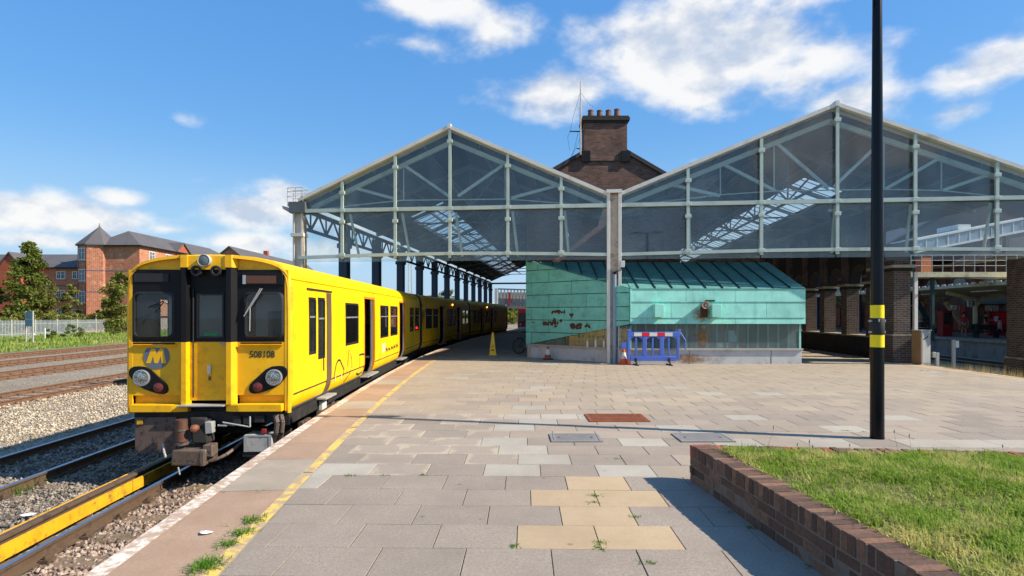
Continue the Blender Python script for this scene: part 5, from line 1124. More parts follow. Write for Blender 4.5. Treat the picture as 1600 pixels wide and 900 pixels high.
# plinth
PD = Vector((LB.x, LB.y, 0)).normalized(); PN = Vector((PD.y, -PD.x, 0))
if PN.y > 0: PN = -PN
pb_ = MB().prism([(.02, .02, 0), (XP, .02, 0), (XP, BACK, 0), (LB.x + .15, BACK, 0), (LB.x + .02, LB.y, 0)], (0, 0, ZPL - .06)); plin = pb_.build('plinth', m_plinth, kiosk)
MB().prism([(.0, -.04, ZPL - .06), (XP + .03, -.04, ZPL - .06), (XP + .03, .3, ZPL - .06), (.1, .3, ZPL - .06)], (0, 0, .06)).build('sill', m_grey, plin); MB().prism([PD * 0 + PN * .04 + Vector((0, 0, ZPL - .06)), LB + PN * .04 + Vector((0, 0, ZPL - .06)), LB - PN * .25 + Vector((0, 0, ZPL - .06)), PD * 0 - PN * .25 + Vector((0, 0, ZPL - .06))], (0, 0, .058)).build('sill', m_grey, plin)
for x in (1.99, 4.75): MB().box(x - .006, x + .006, .012, .022, 0, ZPL - .06).build('plinth_joint', m_blackmatt, plin)
k_ = NT('rust_streak'); nn = k_.noise(6, 6, .7, vec=k_.pos((1, 1, .35))); k_.base(k_.ramp(nn, [(.35, S(140, 96, 50)), (.6, S(168, 124, 70)), (.75, S(110, 76, 44))])); k_.set(roughness=.8)
tcx = k_.n('ShaderNodeTexCoord'); gr_ = k_.n('ShaderNodeTexGradient', gradient_type='SPHERICAL'); mpn = k_.n('ShaderNodeMapping'); mpn.inputs['Location'].default_value = (-1, -1, -1); mpn.inputs['Scale'].default_value = (2, 2, 2); k_.l(tcx.outputs['Generated'], mpn.inputs[0]); sx_ = k_.n('ShaderNodeSeparateXYZ'); k_.l(mpn.outputs[0], sx_.inputs[0]); cx_ = k_.n('ShaderNodeCombineXYZ'); k_.l(sx_.outputs[0], cx_.inputs[0]); k_.l(sx_.outputs[2], cx_.inputs[2]); k_.l(cx_.outputs[0], gr_.inputs[0])
k_.l(k_.math('MULTIPLY', k_.math('MULTIPLY', gr_.outputs[0], .85), k_.ramp(k_.noise(7, 6, .7), [(.35, (0, 0, 0)), (.6, (1, 1, 1))]), True), k_.b.inputs['Alpha']); m_ruststreak = k_.m
MB().box(1.99 - .95, 1.99 + .85, .010, .016, .0, .36).build('rust_stain', m_ruststreak, plin)
# front cladding: two bands of sheets and a bottom lip
ZM, ZLi = kz(472), kz(497)
xc = [0, 1.85, 3.5, XR]; xm = [0, 1.35, 3.0, 4.55, XR]
def panel(x0, x1, z0, z1, y, th, m_, name='cladding_panel', tilt=0.0):
    return MB().hexa([(x0 + .006, y - tilt, z0), (x1 - .006, y - tilt, z0), (x1 - .006, y + th, z0), (x0 + .006, y + th, z0)], [(x0 + .004, y, z1), (x1 - .004, y, z1), (x1 - .004, y + th, z1), (x0 + .004, y + th, z1)]).build(name, m_, kiosk)
for a, b in zip(xc[:-1], xc[1:]): panel(a, b, ZM + .008, ZF, -.07, .06, m_copper, tilt=.02)
for a, b in zip(xm[:-1], xm[1:]): panel(a, b, ZLi + .008, ZM, -.07, .06, m_copper, tilt=.02)
for a, b in zip(xc[:-1], xc[1:]): panel(a, b, Z1, ZLi, -.07, .06, m_copper, tilt=.02)
MB().box(-.03, .01, -.1, -.03, Z1, ZF).build('corner_trim', m_copper, kiosk)
MB().box(XR - .02, XR, -.06, BACK, Z1, ZF).build('right_side', m_copper, kiosk)
MB().prism([(XR - .02, 0, ZF), (XR - .02, BACK, ZF), (XR - .02, BACK, ZB - .03)], (.02, 0, 0)).build('right_gable', m_copper, kiosk)
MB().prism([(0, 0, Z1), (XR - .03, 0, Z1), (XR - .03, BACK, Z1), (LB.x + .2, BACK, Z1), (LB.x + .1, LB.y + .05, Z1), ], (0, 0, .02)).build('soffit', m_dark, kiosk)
# roof sheets between standing seams
sx = [.0]; x = .26
while x < XR - .2: sx.append(x); x += .566
sx.append(XR)
for a, b in zip(sx[:-1], sx[1:]):
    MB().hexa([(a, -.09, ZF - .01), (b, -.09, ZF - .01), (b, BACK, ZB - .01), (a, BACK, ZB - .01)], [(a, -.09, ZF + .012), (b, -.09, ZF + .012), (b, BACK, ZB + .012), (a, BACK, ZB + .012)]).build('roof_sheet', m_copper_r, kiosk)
    if a > 0: MB().hexa([(a - .013, -.09, ZF + .01), (a + .013, -.09, ZF + .01), (a + .013, BACK, ZB + .01), (a - .013, BACK, ZB + .01)], [(a - .011, -.09, ZF + .06), (a + .011, -.09, ZF + .06), (a + .011, BACK, ZB + .06), (a - .011, BACK, ZB + .06)]).build('roof_seam', m_seam, kiosk)
# the roof over the splayed left part
def rz_(p): return ZF + rs * p.y
n3 = 7
for i in range(n3):
    a, b = LB * (i / n3), LB * ((i + 1) / n3); q = [Vector((a.x, a.y, rz_(a) + .0)), Vector((a.x, BACK, ZB)), Vector((b.x, BACK, ZB)), Vector((b.x, b.y, rz_(b)))]
    MB().prism(q, (0, 0, .022)).build('roof_sheet', m_copper_r, kiosk)
    if i: MB().hexa([(a.x - .013, a.y, rz_(a) + .02), (a.x + .013, a.y, rz_(a) + .02), (a.x + .013, BACK, ZB + .02), (a.x - .013, BACK, ZB + .02)], [(a.x - .011, a.y, rz_(a) + .07), (a.x + .011, a.y, rz_(a) + .07), (a.x + .011, BACK, ZB + .07), (a.x - .011, BACK, ZB + .07)]).build('roof_seam', m_seam, kiosk)
# splayed left wall: courses of sheets cut by the roof slope above and the raking glazing below
LL = LB.length
def wl3(s, z, o=0.0): p = PD * s + PN * (.06 + o); return Vector((p.x, p.y, z))
ztop = lambda s: ZF + rs * (LB.y * s / LL); zbot = lambda s: Z1 + (ZPL - .03 - Z1) * s / LL
courses = []; z = .36
rows = [ZPL - .2, .985, 1.46, 1.935, 2.41, 2.885, 3.36, 3.9]
js = [(.28, 2.2, 3.72), (1.15, 2.85), (.28, 2.2, 3.72), (1.15, 2.85), (.28, 2.2, 3.72), (1.15, 2.85), (.6, 2.2)]
for r_ in range(len(rows) - 1):
    z0, z1 = rows[r_] + .006, rows[r_ + 1] - .006; cut = [0] + [LL - j for j in sorted(js[r_], reverse=True)] + [LL]; cut = sorted(c for c in cut if 0 <= c <= LL)
    for a, b in zip(cut[:-1], cut[1:]):
        poly = [(a + .009, z0 + .006), (b - .009, z0 + .006), (b - .009, z1 - .006), (a + .009, z1 - .006)]
        sb = (zbot(LL) - zbot(0)) / LL; poly = clip(poly, 0, zbot(0), -sb, 1)
        if len(poly) > 2: st_ = (ztop(LL) - ztop(0)) / LL; poly = clip(poly, 0, ztop(0) - .01, st_, -1)
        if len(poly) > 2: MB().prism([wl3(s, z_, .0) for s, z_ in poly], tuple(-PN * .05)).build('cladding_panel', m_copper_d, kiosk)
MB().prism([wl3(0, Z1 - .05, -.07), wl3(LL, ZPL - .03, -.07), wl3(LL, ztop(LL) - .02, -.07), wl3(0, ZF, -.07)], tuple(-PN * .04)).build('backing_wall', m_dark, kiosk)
# glazing with timber coloured strips behind, left and front
m_reed = mat('reeded_panel', S(150, 140, 78), .6, var=.2, vs=3); m_tealstrip = mat('teal_strip', S(130, 180, 170), .5, var=.15)
m_gl2 = glass_mat('kiosk_glass', (.72, .80, .80), .10, (.5, .58, .57), .02)
MB().prism([wl3(.1, ZPL, -.10), wl3(LL * .93, ZPL, -.10), wl3(.1, Z1, -.10)], tuple(-PN * .02)).build('reeded_backing', m_reed, kiosk)
rd = MB()
for i in range(24):
    s = .12 + i * .155
    if s < LL * .9 and zbot(s) - ZPL > .08: rd.bar(wl3(s, ZPL, -.09), wl3(s, zbot(s), -.09), .02, .02)
rd.build('reed_strips', mat('dark_reed', S(74, 70, 40), .6), kiosk)
MB().prism([wl3(.02, ZPL + .0, -.05), wl3(LL * .95, ZPL + .0, -.05), wl3(.02, Z1, -.05)], tuple(-PN * .008)).build('glass_pane', m_gl2, kiosk)
MB().prism([wl3(.25, 1.0, -.085), wl3(.75, 1.0, -.085), wl3(.75, 1.28, -.085), wl3(.25, 1.28, -.085)], tuple(-PN * .01)).build('window_board', mat('brown_board', S(110, 84, 50), .7), kiosk)
for s, h in ((1.05, .30), (1.4, .34), (1.75, .28)): MB().lathe([(.05, 0), (.05, h * .6), (.02, h * .75), (.02, h)], 10).build('bottle', m_white, kiosk, smooth=True, loc=tuple(wl3(s, ZPL, -.075)))
MB().box(.05, XP - .05, .28, .30, ZPL, Z1).build('inner_blind', mat('dark_blind', S(104, 122, 120), .7, var=.2), kiosk)
for i in range(17):
    x = .2 + i * .345
    if x < XP - .1: MB().box(x - .03, x + .03, .10, .13, ZPL, Z1).build('mullion', m_tealstrip, kiosk)
for a, b in ((.04, 2.0), (2.01, 3.95), (3.96, XP - .04)): MB().box(a, b, .08, .088, ZPL, Z1 + .01).build('glass_pane', m_gl2, kiosk)
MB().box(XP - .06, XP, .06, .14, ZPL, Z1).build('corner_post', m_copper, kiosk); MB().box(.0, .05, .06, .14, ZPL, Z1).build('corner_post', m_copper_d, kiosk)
pm = mat('pale_notice', S(170, 206, 208), .6, var=.1)
nx0, nx1 = kx(1136) - O_.x, kx(1150) - O_.x; MB().prism([(nx0, .10, kz(535)), (nx1 + .08, .10, kz(535)), (nx1 + .08, .10, kz(524)), (nx1, .10, kz(523)), (nx1, .10, kz(517)), (nx0, .10, kz(516))], (0, .02, 0)).build('notice', pm, kiosk)
MB().box(kx(1124) - O_.x, kx(1131) - O_.x, .10, .12, kz(543), kz(536)).build('notice', pm, kiosk); MB().box(kx(1098) - O_.x, kx(1107) - O_.x, .10, .12, kz(518), kz(508)).build('notice', pm, kiosk)
# boxes, round lamp, rust
for px in (1026, 1114): MB().box(kx(px - 7) - O_.x, kx(px + 7) - O_.x, -.37, -.08, kz(495.5), kz(475.5)).build('wall_box', m_copper, kiosk, bevel=.008)
lx, lz = kx(1098.5) - O_.x, kz(477)
wlamp = MB().lathe([(.10, .10), (.11, .0), (.125, -.12), (.115, -.125), (.07, -.06)], 20, axis='y').build('wall_lamp', m_rustwhite, kiosk, smooth=True, loc=(lx, -.18, lz)); MB().lathe([(.06, -.07), (.03, -.11), (.003, -.115)], 14, axis='y').build('lamp_glass', m_headlamp, wlamp, smooth=True)
MB().box(lx - .12, lx + .12, -.12, -.085, ZLi + .02, lz - .05).build('rust_patch', mat('dark_rust', S(70, 44, 30), .85, var=.4, vs=8), kiosk)
MB().box(lx + .05, lx + .35, -.16, -.08, kz(471), kz(469)).build('broken_bracket', m_black, kiosk)
MB().box(lx - .45, lx + .30, -.0995, -.0965, Z1, lz - .02).build('rust_stain', m_ruststreak, kiosk); MB().box(lx - .3, lx + .3, .070, .078, ZPL, Z1).build('rust_stain', m_ruststreak, kiosk)
# scraped-off brown patches on the splayed wall
m_scrape = mat('scraped_brown', S(84, 48, 34), .85, var=.4, vs=14)
def scrape(px0, px1, py0, py1, nb):
    mb = MB(); 
    def sxy(px, py):
        k = (px - 800) / FPX; A_ = O_ + PN * .06; s = (k * A_.y - A_.x) / (PD.x - k * PD.y); Y = A_.y + PD.y * s; return s, CAMH - (py - HY) * Y / FPX
    for i in range(nb):
        x = px0 + (px1 - px0) * random.random(); y = py0 + (py1 - py0) * (.5 + .5 * random.uniform(-1, 1) * .8); s, z = sxy(x, y); q = []; r = random.uniform(.03, .06)
        for j in range(7): a = j * .9; q.append(wl3(s + r * math.cos(a) * random.uniform(.5, 1.3), z + r * math.sin(a) * random.uniform(.5, 1.2), .002 + i * .00002))
        mb.add(q, [tuple(range(7))])
    mb.build('scraped_patch', m_scrape, kiosk)
for q in ((861, 882, 485, 490, 30), (848, 872, 502, 508, 36), (864, 868, 497, 502, 8), (875, 878, 498, 505, 8), (891, 898, 505, 514, 34), (900, 908, 505, 515, 40), (914, 922, 506, 513, 12), (891, 896, 491, 495, 10), (866, 869, 509, 511, 5)): scrape(*q)

# ================================================================== barrier, cones, wet floor sign
m_bar = mat('blue_plastic', S(72, 104, 190), .45, var=.08, dirt=S(56, 80, 150), dlo=.6, dhi=.8)
bx0 = (980 - 800) / FPX * 19.02; bw_ = 1.72
bar = thing('barrier', 'blue plastic crowd barrier with red and white strip', 'barrier', (bx0, 19.02, 0))
def hole_grid(): pass
fr = MB(); fr.box(0, bw_, -.03, .03, .93, 1.10).box(.10, bw_ - .10, -.032, .032, .14, .30).box(0, .09, -.03, .03, .18, .93).box(bw_ - .09, bw_, -.03, .03, .18, .93)
fr.box(.0, .10, -.028, .028, 1.10, 1.18).box(bw_ - .06, bw_ + .04, -.028, .028, .98, 1.18)
for i, x in enumerate((.09, .585, 1.08)): pass
for x in (.50, 1.07): fr.box(x, x + .14, -.03, .03, .30, .93)
fr.build('frame', m_bar, bar, bevel=.012)
for x in (.29, .84, 1.37): MB().hexa([(x - .03, -.02, .3), (x + .03, -.02, .3), (x + .03, .02, .3), (x - .03, .02, .3)], [(x - .03, -.02, .92), (x + .03, -.02, .92), (x + .03, .02, .92), (x - .03, .02, .92)]).build('slat', m_bar, bar, bevel=.006)
for (a, b) in ((.09, .5), (.64, 1.07), (1.21, bw_ - .09)):
    g = MB(); m_ = (a + b) / 2
    for (z0, z1) in ((.93, .85), (.30, .37)):
        g.prism([(a, -.024, z0), (a + .13, -.024, z0), (a, -.024, z1)], (0, .048, 0)); g.prism([(b, -.024, z0), (b - .13, -.024, z0), (b, -.024, z1)], (0, .048, 0))
    g.build('gusset', m_bar, bar)
MB().hexa([(-.2, -.02, .55), (0, -.02, .55), (0, .02, .55), (-.2, .02, .55)], [(-.2, -.02, .74), (0, -.02, .76), (0, .02, .76), (-.2, .02, .74)]).build('link_hook', m_bar, bar, bevel=.01)
MB().path([(bw_ + .02, 0, 1.1), (bw_ + .20, 0, .82), (bw_ + .20, 0, .5)], .022).build('end_hook', m_bar, bar)
m_redr = mat('red_reflective', S(214, 26, 32), .4, var=.05)
for i in range(5): MB().box(.22 + i * .255, .22 + (i + 1) * .255 - .003, -.036, -.0315, .955, 1.075).build('reflective_panel', m_redr if i % 2 else m_white, bar)
for x in (.28, 1.38): MB().box(x - .035, x + .035, -.05, .05, .1, .24).prism([(x - .05, -.32, 0), (x + .05, -.32, 0), (x + .05, .22, 0), (x - .05, .22, 0)], (0, 0, .035)).bar((x, -.22, .03), (x, 0, .14), .05, .03).build('foot', m_rubber, bar, bevel=.01)
m_orange_c = mat('orange_cone', S(225, 84, 30), .5, var=.12); m_orange_d = mat('dull_brown_cone', S(150, 70, 44), .6, var=.3, vs=6)  # second cone colour is a darker, browner orange
def cone(loc, label, m_, h=.5):
    t = thing('traffic_cone', label, 'traffic cone', loc, 0, 'traffic cones'); MB().box(-.19, .19, -.19, .19, 0, .035).build('base', m_rubber if m_ is m_orange_d else m_, t, bevel=.01)
    def r(z): return .145 - .115 * z / h
    MB().lathe([(r(.035), .035), (r(.2 * h), .2 * h), (r(.38 * h), .38 * h)], 18).build('lower_cone', m_, t, smooth=True); MB().lathe([(r(.38 * h) + .003, .38 * h), (r(.80 * h) + .003, .80 * h)], 18).build('white_sleeve', m_white, t, smooth=True); MB().lathe([(r(.80 * h), .8 * h), (r(h), h), (.01, h + .005)], 18).build('tip', m_, t, smooth=True); return t
cone(G(856, 561.5), 'dull brown and white traffic cone in the shade before the kiosk side wall', m_orange_d, .47); cone((G(970.5, 566)[0] - .06, 19.35, 0), 'bright orange traffic cone half hidden by the white column', m_orange_c, .5)
wf = thing('wet_floor_sign', 'tall yellow wet floor pyramid standing on the shaded platform', 'floor sign', G(770, 555)); hh = .93
MB().hexa([(-.145, -.145, 0), (.145, -.145, 0), (.145, .145, 0), (-.145, .145, 0)], [(-.035, -.035, hh), (.035, -.035, hh), (.035, .035, hh), (-.035, .035, hh)]).build('pyramid', mat('yellow_plastic', S(250, 206, 10), .4, var=.05), wf, bevel=.012)
MB().box(-.165, .165, -.165, .165, 0, .03).build('skirt', mat('yellow_plastic', S(250, 206, 10), .4, var=.05), wf, bevel=.01)
yy = lambda z: -.145 + .11 * z / hh - .004
MB().prism([(-.07, yy(.32), .32), (.07, yy(.32), .32), (.0, yy(.46), .46)], (0, .002, 0)).build('warning_triangle', mat('orange_print', S(225, 130, 20), .5), wf)
MB().box(-.05, .05, yy(.25) - .001, yy(.25) + .004, .235, .262).box(-.08, .08, yy(.20) - .001, yy(.2) + .006, .185, .212).build('printed_lines', m_blackmatt, wf)
# bicycle like heap leaning at the kiosk corner, in deep shade
bk = thing('bicycle', 'dark bicycle standing in deep shade behind the kiosk corner', 'bicycle', (.72, 24.6, 0), R(35))
for x in (-.5, .5):
    tr_ = MB(); n = 20
    for i in range(n): a, b = 6.2832 * i / n, 6.2832 * (i + 1) / n; tr_.tube((x + .32 * math.cos(a), 0, .34 + .32 * math.sin(a)), (x + .32 * math.cos(b), 0, .34 + .32 * math.sin(b)), .022, n=6)
    whl = tr_.build('wheel', m_rubber, bk, smooth=True); sp = MB()
    for i in range(8): a = i * .7854; sp.tube((x, 0, .34), (x + .31 * math.cos(a), 0, .34 + .31 * math.sin(a)), .004, n=4)
    sp.build('spokes', m_dark, whl)
MB().path([(-.5, 0, .34), (-.12, 0, .32), (.3, 0, .78), (-.2, 0, .80), (-.12, 0, .32)], .018).path([(-.5, 0, .34), (-.2, 0, .8)], .014).path([(.5, 0, .34), (.32, 0, .9)], .016).build('frame', m_blue_col, bk, smooth=True)
MB().tube((.32, -.25, .95), (.32, .25, .95), .014).tube((.32, 0, .88), (.32, 0, .95), .016).build('handlebar', m_black, bk); MB().hexa([(-.36, -.07, .88), (-.08, -.03, .88), (-.08, .03, .88), (-.36, .07, .88)], [(-.36, -.07, .93), (-.08, -.02, .92), (-.08, .02, .92), (-.36, .07, .93)]).build('saddle', m_black, bk, bevel=.01)
MB().box(-.62, -.56, -.03, .03, .66, .72).build('rear_reflector', m_redlens, bk); MB().tube((-.12, -.1, .30), (-.12, .1, .30), .09, n=14).build('crankset', m_galv, bk)

# ================================================================== right hand side: arcade, cabinet, opposite platform
m_darkbrick = brick_mat('blackened_brick', S(104, 84, 74), S(70, 58, 54), S(136, 126, 114), dirt=S(34, 30, 30), dlo=.5, dhi=.75)
m_blackbrick = brick_mat('black_engineering_brick', S(40, 36, 36), S(28, 26, 27), S(52, 48, 46))
m_stone = mat('pale_capital_stone', S(160, 148, 128), .9, var=.3, vs=5, dirt=S(70, 62, 54), dscale=4)
def pier(loc, w_, d_, z0, z1, label, cap=True, capz=2.85, foot=.95, m_=None):
    t = thing('brick_pier', label, 'brick pier', (loc[0], loc[1], 0), -TH, 'brick piers of the arcade'); m_ = m_ or m_darkbrick
    MB().box(-w_ / 2, w_ / 2, 0, d_, z0, z1).build('shaft', m_, t)
    if foot: MB().box(-w_ / 2 - .05, w_ / 2 + .05, -.05, d_ + .05, z0, foot).build('foot', m_, t); MB().box(-w_ / 2 - .055, w_ / 2 + .055, -.055, d_ + .055, foot, foot + .06).build('foot_course', m_stone, t)
    if cap: MB().box(-w_ / 2 - .04, w_ / 2 + .04, -.04, d_ + .04, capz - .22, capz - .1).build('neck_course', m_blackbrick, t); MB().box(-w_ / 2 - .12, w_ / 2 + .12, -.12, d_ + .12, capz - .1, capz).build('capital', m_stone, t)
    return t
bp = G(1415, 568); pier((bp[0] + .05, bp[1] + .25), .54, 1.5, 0, 3.55, 'stout brick pier with stepped foot beside the grey cabinet', True, 3.38, .93)
ord_ = ['second', 'third', 'fourth', 'fifth', 'sixth', 'seventh', 'eighth']
arcx = lambda y: 14.15 + (y - 22.2) * .112
for i, y in enumerate((22.2, 24.3, 26.5, 28.6, 30.8, 33.0, 35.2)): pier((arcx(y), y), .5, .5, .6, 5.4, 'brick arcade pier on the low dark wall, %s counted from the grey cabinet' % ord_[i], True, 2.95, 0)
rp_ = P(1573.5, 500, 20.05); pier((rp_[0] + .52, 18.75), 1.24, 1.3, -1.15, 3.56, 'broad shaded brick pier rising beyond the platform edge', False, 3, .15)
aw = thing('arcade_wall', 'low black brick wall under the row of arcade piers', 'wall', (arcx(20.6), 20.6, 0), -math.atan(.112)); MB().box(-.28, .34, 1.2, 17, -.3, .78).build('wall', m_blackbrick, aw); MB().box(-.31, .37, 1.2, 17, .78, .84).build('wall_coping', m_stone, aw)
MB().bar((.0, 1.2, 5.55), (.0, 17, 5.55), .5, .35).build('girder', m_blackmatt, aw)
for y in (22.2, 24.3, 26.5, 28.6, 30.8, 33.0):
    a, b = y - 20.6 + .4, y - 20.6 + 1.95; c = (a + b) / 2; r = (b - a) / 2
    MB().prism([(-.2, a - .05, 5.37), (-.2, a - .05, 2.95), (-.2, a, 2.95)] + [(-.2, c - r * math.cos(t_), 2.95 + .75 * math.sin(t_)) for t_ in np.linspace(.3, math.pi - .3, 7)] + [(-.2, b, 2.95), (-.2, b + .05, 2.95), (-.2, b + .05, 5.37)], (.4, 0, 0)).build('arch', m_blackbrick, aw)
wp_ = P(1430, 500, 20.0); tag(MB().box(-.06, .06, -.05, .05, 0, 3.15).build('white_post', m_white, loc=(wp_[0], 20.0, 0), bevel=.008), 'narrow white upright post against the stout brick pier', 'post')
cb_ = thing('equipment_cabinet', 'grey metal equipment cabinet at the platform edge with brown side', 'cabinet', (G(1447, 570)[0], G(1447, 570)[1], 0), R(14))
MB().box(-.19, .19, -.0, .34, .0, 1.13).build('cabinet_body', m_grey, cb_, bevel=.01); MB().box(-.215, -.192, .0, .34, .02, 1.12).build('side_panel', mat('brown_panel', S(140, 104, 66), .7, var=.2), cb_); MB().box(-.17, .17, -.012, .0, .05, 1.08).build('door', m_grey, cb_, bevel=.004)
for z in (.1, .98): MB().tube((-.19, -.02, z - .03), (-.19, -.02, z + .03), .015).build('hinge', m_galv, cb_)
MB().path([(-.12, -.015, .86), (-.02, -.05, .90), (.02, -.05, .96)], .012).build('padlock_bar', m_black, cb_); MB().box(-.22, .22, -.02, .36, 1.13, 1.155).build('lid', m_grey, cb_, bevel=.006)
for (px, top, wx, lb) in ((1490, 531, .045, 'slim grey post carrying a small white box beyond the platform edge'), (1464, 551, .05, 'short stubby grey post beside the cabinet, beyond the edge')):
    p_ = P(px, top, 19.4); t = thing('marker_post', lb, 'post', (p_[0], 19.4, -1.12)); MB().box(-wx, wx, -.04, .04, 0, p_[2] + 1.12).build('post', m_grey, t, bevel=.006)
    if px == 1490: MB().box(.05, .15, -.05, .05, p_[2] + 1.12 - .26, p_[2] + 1.12 - .03).build('box', m_white, t, bevel=.01)
    else: MB().box(-.16, -.06, -.04, .04, p_[2] + .95, p_[2] + 1.14).build('box', m_grey, t, bevel=.01)
# dry grass below the platform edge
n = 5000; Pd = np.zeros((n, 3)); Pd[:, 1] = rng.uniform(15.5, 20, n); Pd[:, 0] = 13.75 + .02 * (Pd[:, 1] - 16) + np.abs(rng.normal(0, 1.0, n)); Pd[:, 2] = -1.12
dg_ = blades(Pd, rng.uniform(.8, 1.3, n), .006 + .006 * rng.random(n), .5, 'dry_grass', grass_mat('dry_grass', S(150, 124, 74), S(196, 170, 112), S(222, 202, 150), S(120, 110, 60))); tag(dg_, 'tall dry straw coloured grass below the right platform edge', 'dry grass', kind='stuff')
for x0, lb in ((19.5, 'dark rails in the shade, first beyond the brick pier'), (24.5, 'dark rails in the shade below the opposite platform')):
    track('railway_track', lb, lambda y, d, x=x0: (x + d + .102 * (y - 20), y), 8, 70, RZ, m_rail_dark, m_sleeper, (0, 0))
# opposite platform
OP = Vector((30.0, 38.0, 0))
fp = MB(); 
def opt(x, y, z): p = OP + UU * x + VV * y; return (p.x, p.y, z)
fp.hexa([opt(0, -30, -1.3), opt(16, -30, -1.3), opt(16, 130, -1.3), opt(0, 130, -1.3)], [opt(0, -30, 0), opt(16, -30, 0), opt(16, 130, 0), opt(0, 130, 0)]); tag(fp.build('far_platform', m_concrete), kind='structure')
fpl = MB(); fpl.hexa([opt(-.08, -30, -.12), opt(.5, -30, -.12), opt(.5, 130, -.12), opt(-.08, 130, -.12)], [opt(-.08, -30, .012), opt(.5, -30, .012), opt(.5, 130, .012), opt(-.08, 130, .012)]); tag(fpl.build('far_platform_edge', m_stone), kind='structure')
can = thing('platform_canopy', 'cream platform canopy on curved brackets over the opposite platform', 'canopy', tuple(OP), -TH)
m_cream = mat('cream_paint', S(196, 186, 150), .6, var=.2, dirt=S(120, 108, 84)); m_tealdark = mat('dark_teal_paint', S(24, 58, 60), .5)
MB().hexa([(.4, -14, 3.52), (6.5, -14, 3.05), (6.5, 80, 3.05), (.4, 80, 3.52)], [(.4, -14, 3.60), (6.5, -14, 3.13), (6.5, 80, 3.13), (.4, 80, 3.60)]).build('roof', m_cream, can); MB().box(.3, .42, -14, 80, 3.46, 3.66).build('fascia', m_cream, can)
va = MB()
for i in range(122): va.box(.29, .36, -14 + i * .76, -14 + i * .76 + .38, 3.66, 3.76)
va.build('roof_ridges', m_white, can)
for y in (-9.2, -3.0, 3.2, 9.6, 16, 22.4, 28.8, 35.2, 41.6, 48, 54.4):
    po = MB().lathe([(.16, 0), (.16, 1.0)], 12).build('post', m_tealdark, can, loc=(2.6, y, 0)); MB().lathe([(.15, 1.0), (.14, 2.6), (.18, 2.7)], 12).build('post_upper', m_cream, po)
    for s in (-1, 1):
        q = MB(); pts = [(0, 2.2), (.25, 2.62), (.8, 2.9), (1.9, 3.2 if s < 0 else 3.0)]
        for a, b in zip(pts[:-1], pts[1:]): q.bar((s * a[0], 0, a[1]), (s * b[0], 0, b[1]), .12, .26)
        q.build('bracket', m_cream, po)
    MB().box(1.0, 1.12, y + 1.8, y + 4.2, 3.15, 3.22).build('strip_light', m_white, can)
sg = P(1517.5, 474, 40.5); sgn = thing('platform_sign', 'white hanging platform sign with number 3', 'sign', sg); MB().box(-.26, .26, -.04, .04, -.24, .24).build('board', m_white, sgn, bevel=.01); MB().tube((-.15, 0, .24), (-.15, 0, .75), .012).tube((.15, 0, .24), (.15, 0, .75), .012).build('hanger', m_grey, sgn)
MB().box(.0, .24, -.045, -.041, -.2, .2).build('number_panel', m_grey, sgn); text_mesh('3', .42, 'numeral', m_blackmatt, sgn, Matrix.Translation((.12, -.048, 0)) @ Matrix.Rotation(R(90), 4, 'X'), .008, .002)
for z in (.12, .0, -.12): MB().box(-.22, -.04, -.045, -.041, z - .03, z + .03).build('text_line', m_blackmatt, sgn)
s2 = P(1490, 480, 40.9); t = thing('small_sign', 'small white sign fixed to the canopy post', 'sign', s2); MB().box(-.19, .19, -.03, .03, -.12, .12).build('board', m_white, t); MB().box(-.12, .14, -.036, -.031, -.03, .04).build('text_line', m_blackmatt, t)
# building behind that platform
sb_ = thing('station_building', 'brick station building with teal fascia and red doors behind opposite platform', 'building', tuple(OP + UU * 9), -TH)
m_sbrick = brick_mat('station_brick', S(120, 76, 62), S(92, 62, 54), S(120, 104, 92))
MB().box(0, 6, -16, 110, 0, 6.2).build('wall', m_sbrick, sb_); MB().box(-.25, 0, -16, 110, 6.0, 6.3).build('cornice', m_stone, sb_); MB().prism([(-.4, -16, 6.3), (6.4, -16, 6.3), (3, -16, 8.2)], (0, 126, 0)).build('roof', m_slate, sb_)
m_red = mat('red_door', S(140, 26, 30), .5, var=.2)
for i, y in enumerate(range(-13, 78, 4)):
    w_ = MB().box(-.06, .02, y - .8, y + .8, .2, 2.4).build('door' if i % 2 else 'window', m_red if i % 2 else m_window_dark, sb_); MB().box(-.09, -.061, y - .03, y + .03, .2, 2.4).build('frame', m_cream, w_)
    ar = MB().prism([(-.05, y + 1.1 * math.cos(a), 3.6 + 1.5 * math.sin(a)) for a in np.linspace(0, math.pi, 11)], (.06, 0, 0)).build('arched_window', m_window_dark, sb_)
    MB().box(-.3, 0, y + 1.6, y + 2.3, 0, 6.0).build('brick_pillar', m_sbrick, sb_)
MB().box(-.45, -.05, -16, 14, 2.5, 3.0).build('fascia', m_tealdark, sb_)
# footbridge with white railings and glazed side, stair with red treads
fb = thing('footbridge', 'pale footbridge with white railings crossing above the far tracks', 'footbridge', P(1424, 433, 36.0))
def fbx(px): return (px - 1424) / FPX * 36.0
bwid = fbx(1640); MB().box(0, bwid, 0, 1.8, 0, .32).build('deck_beam', m_cream, fb)
for i in range(14):
    x = i * bwid / 13; MB().tube((x, .05, .32), (x, .05, 1.38), .022, n=6).build('railing_post', m_grey, fb)
for z in (.72, 1.05, 1.38): MB().tube((0, .05, z), (bwid, .05, z), .016, n=6).build('rail', m_grey, fb)
MB().box(fbx(1472), fbx(1489), 1.85, 2.4, .4, 1.4).build('brick_stub', mat('orange_brick', S(170, 104, 66), .9, var=.3, vs=8), fb); MB().box(fbx(1462), fbx(1466), .3, .5, -4.0, 0).build('support', m_tealdark, fb); MB().box(fbx(1600), fbx(1606), .3, .5, -4.0, 0).build('support', m_tealdark, fb)
gb_ = thing('covered_bridge', 'white framed glazed covered bridge sloping above the far tracks', 'footbridge', P(1430, 395, 46.0))
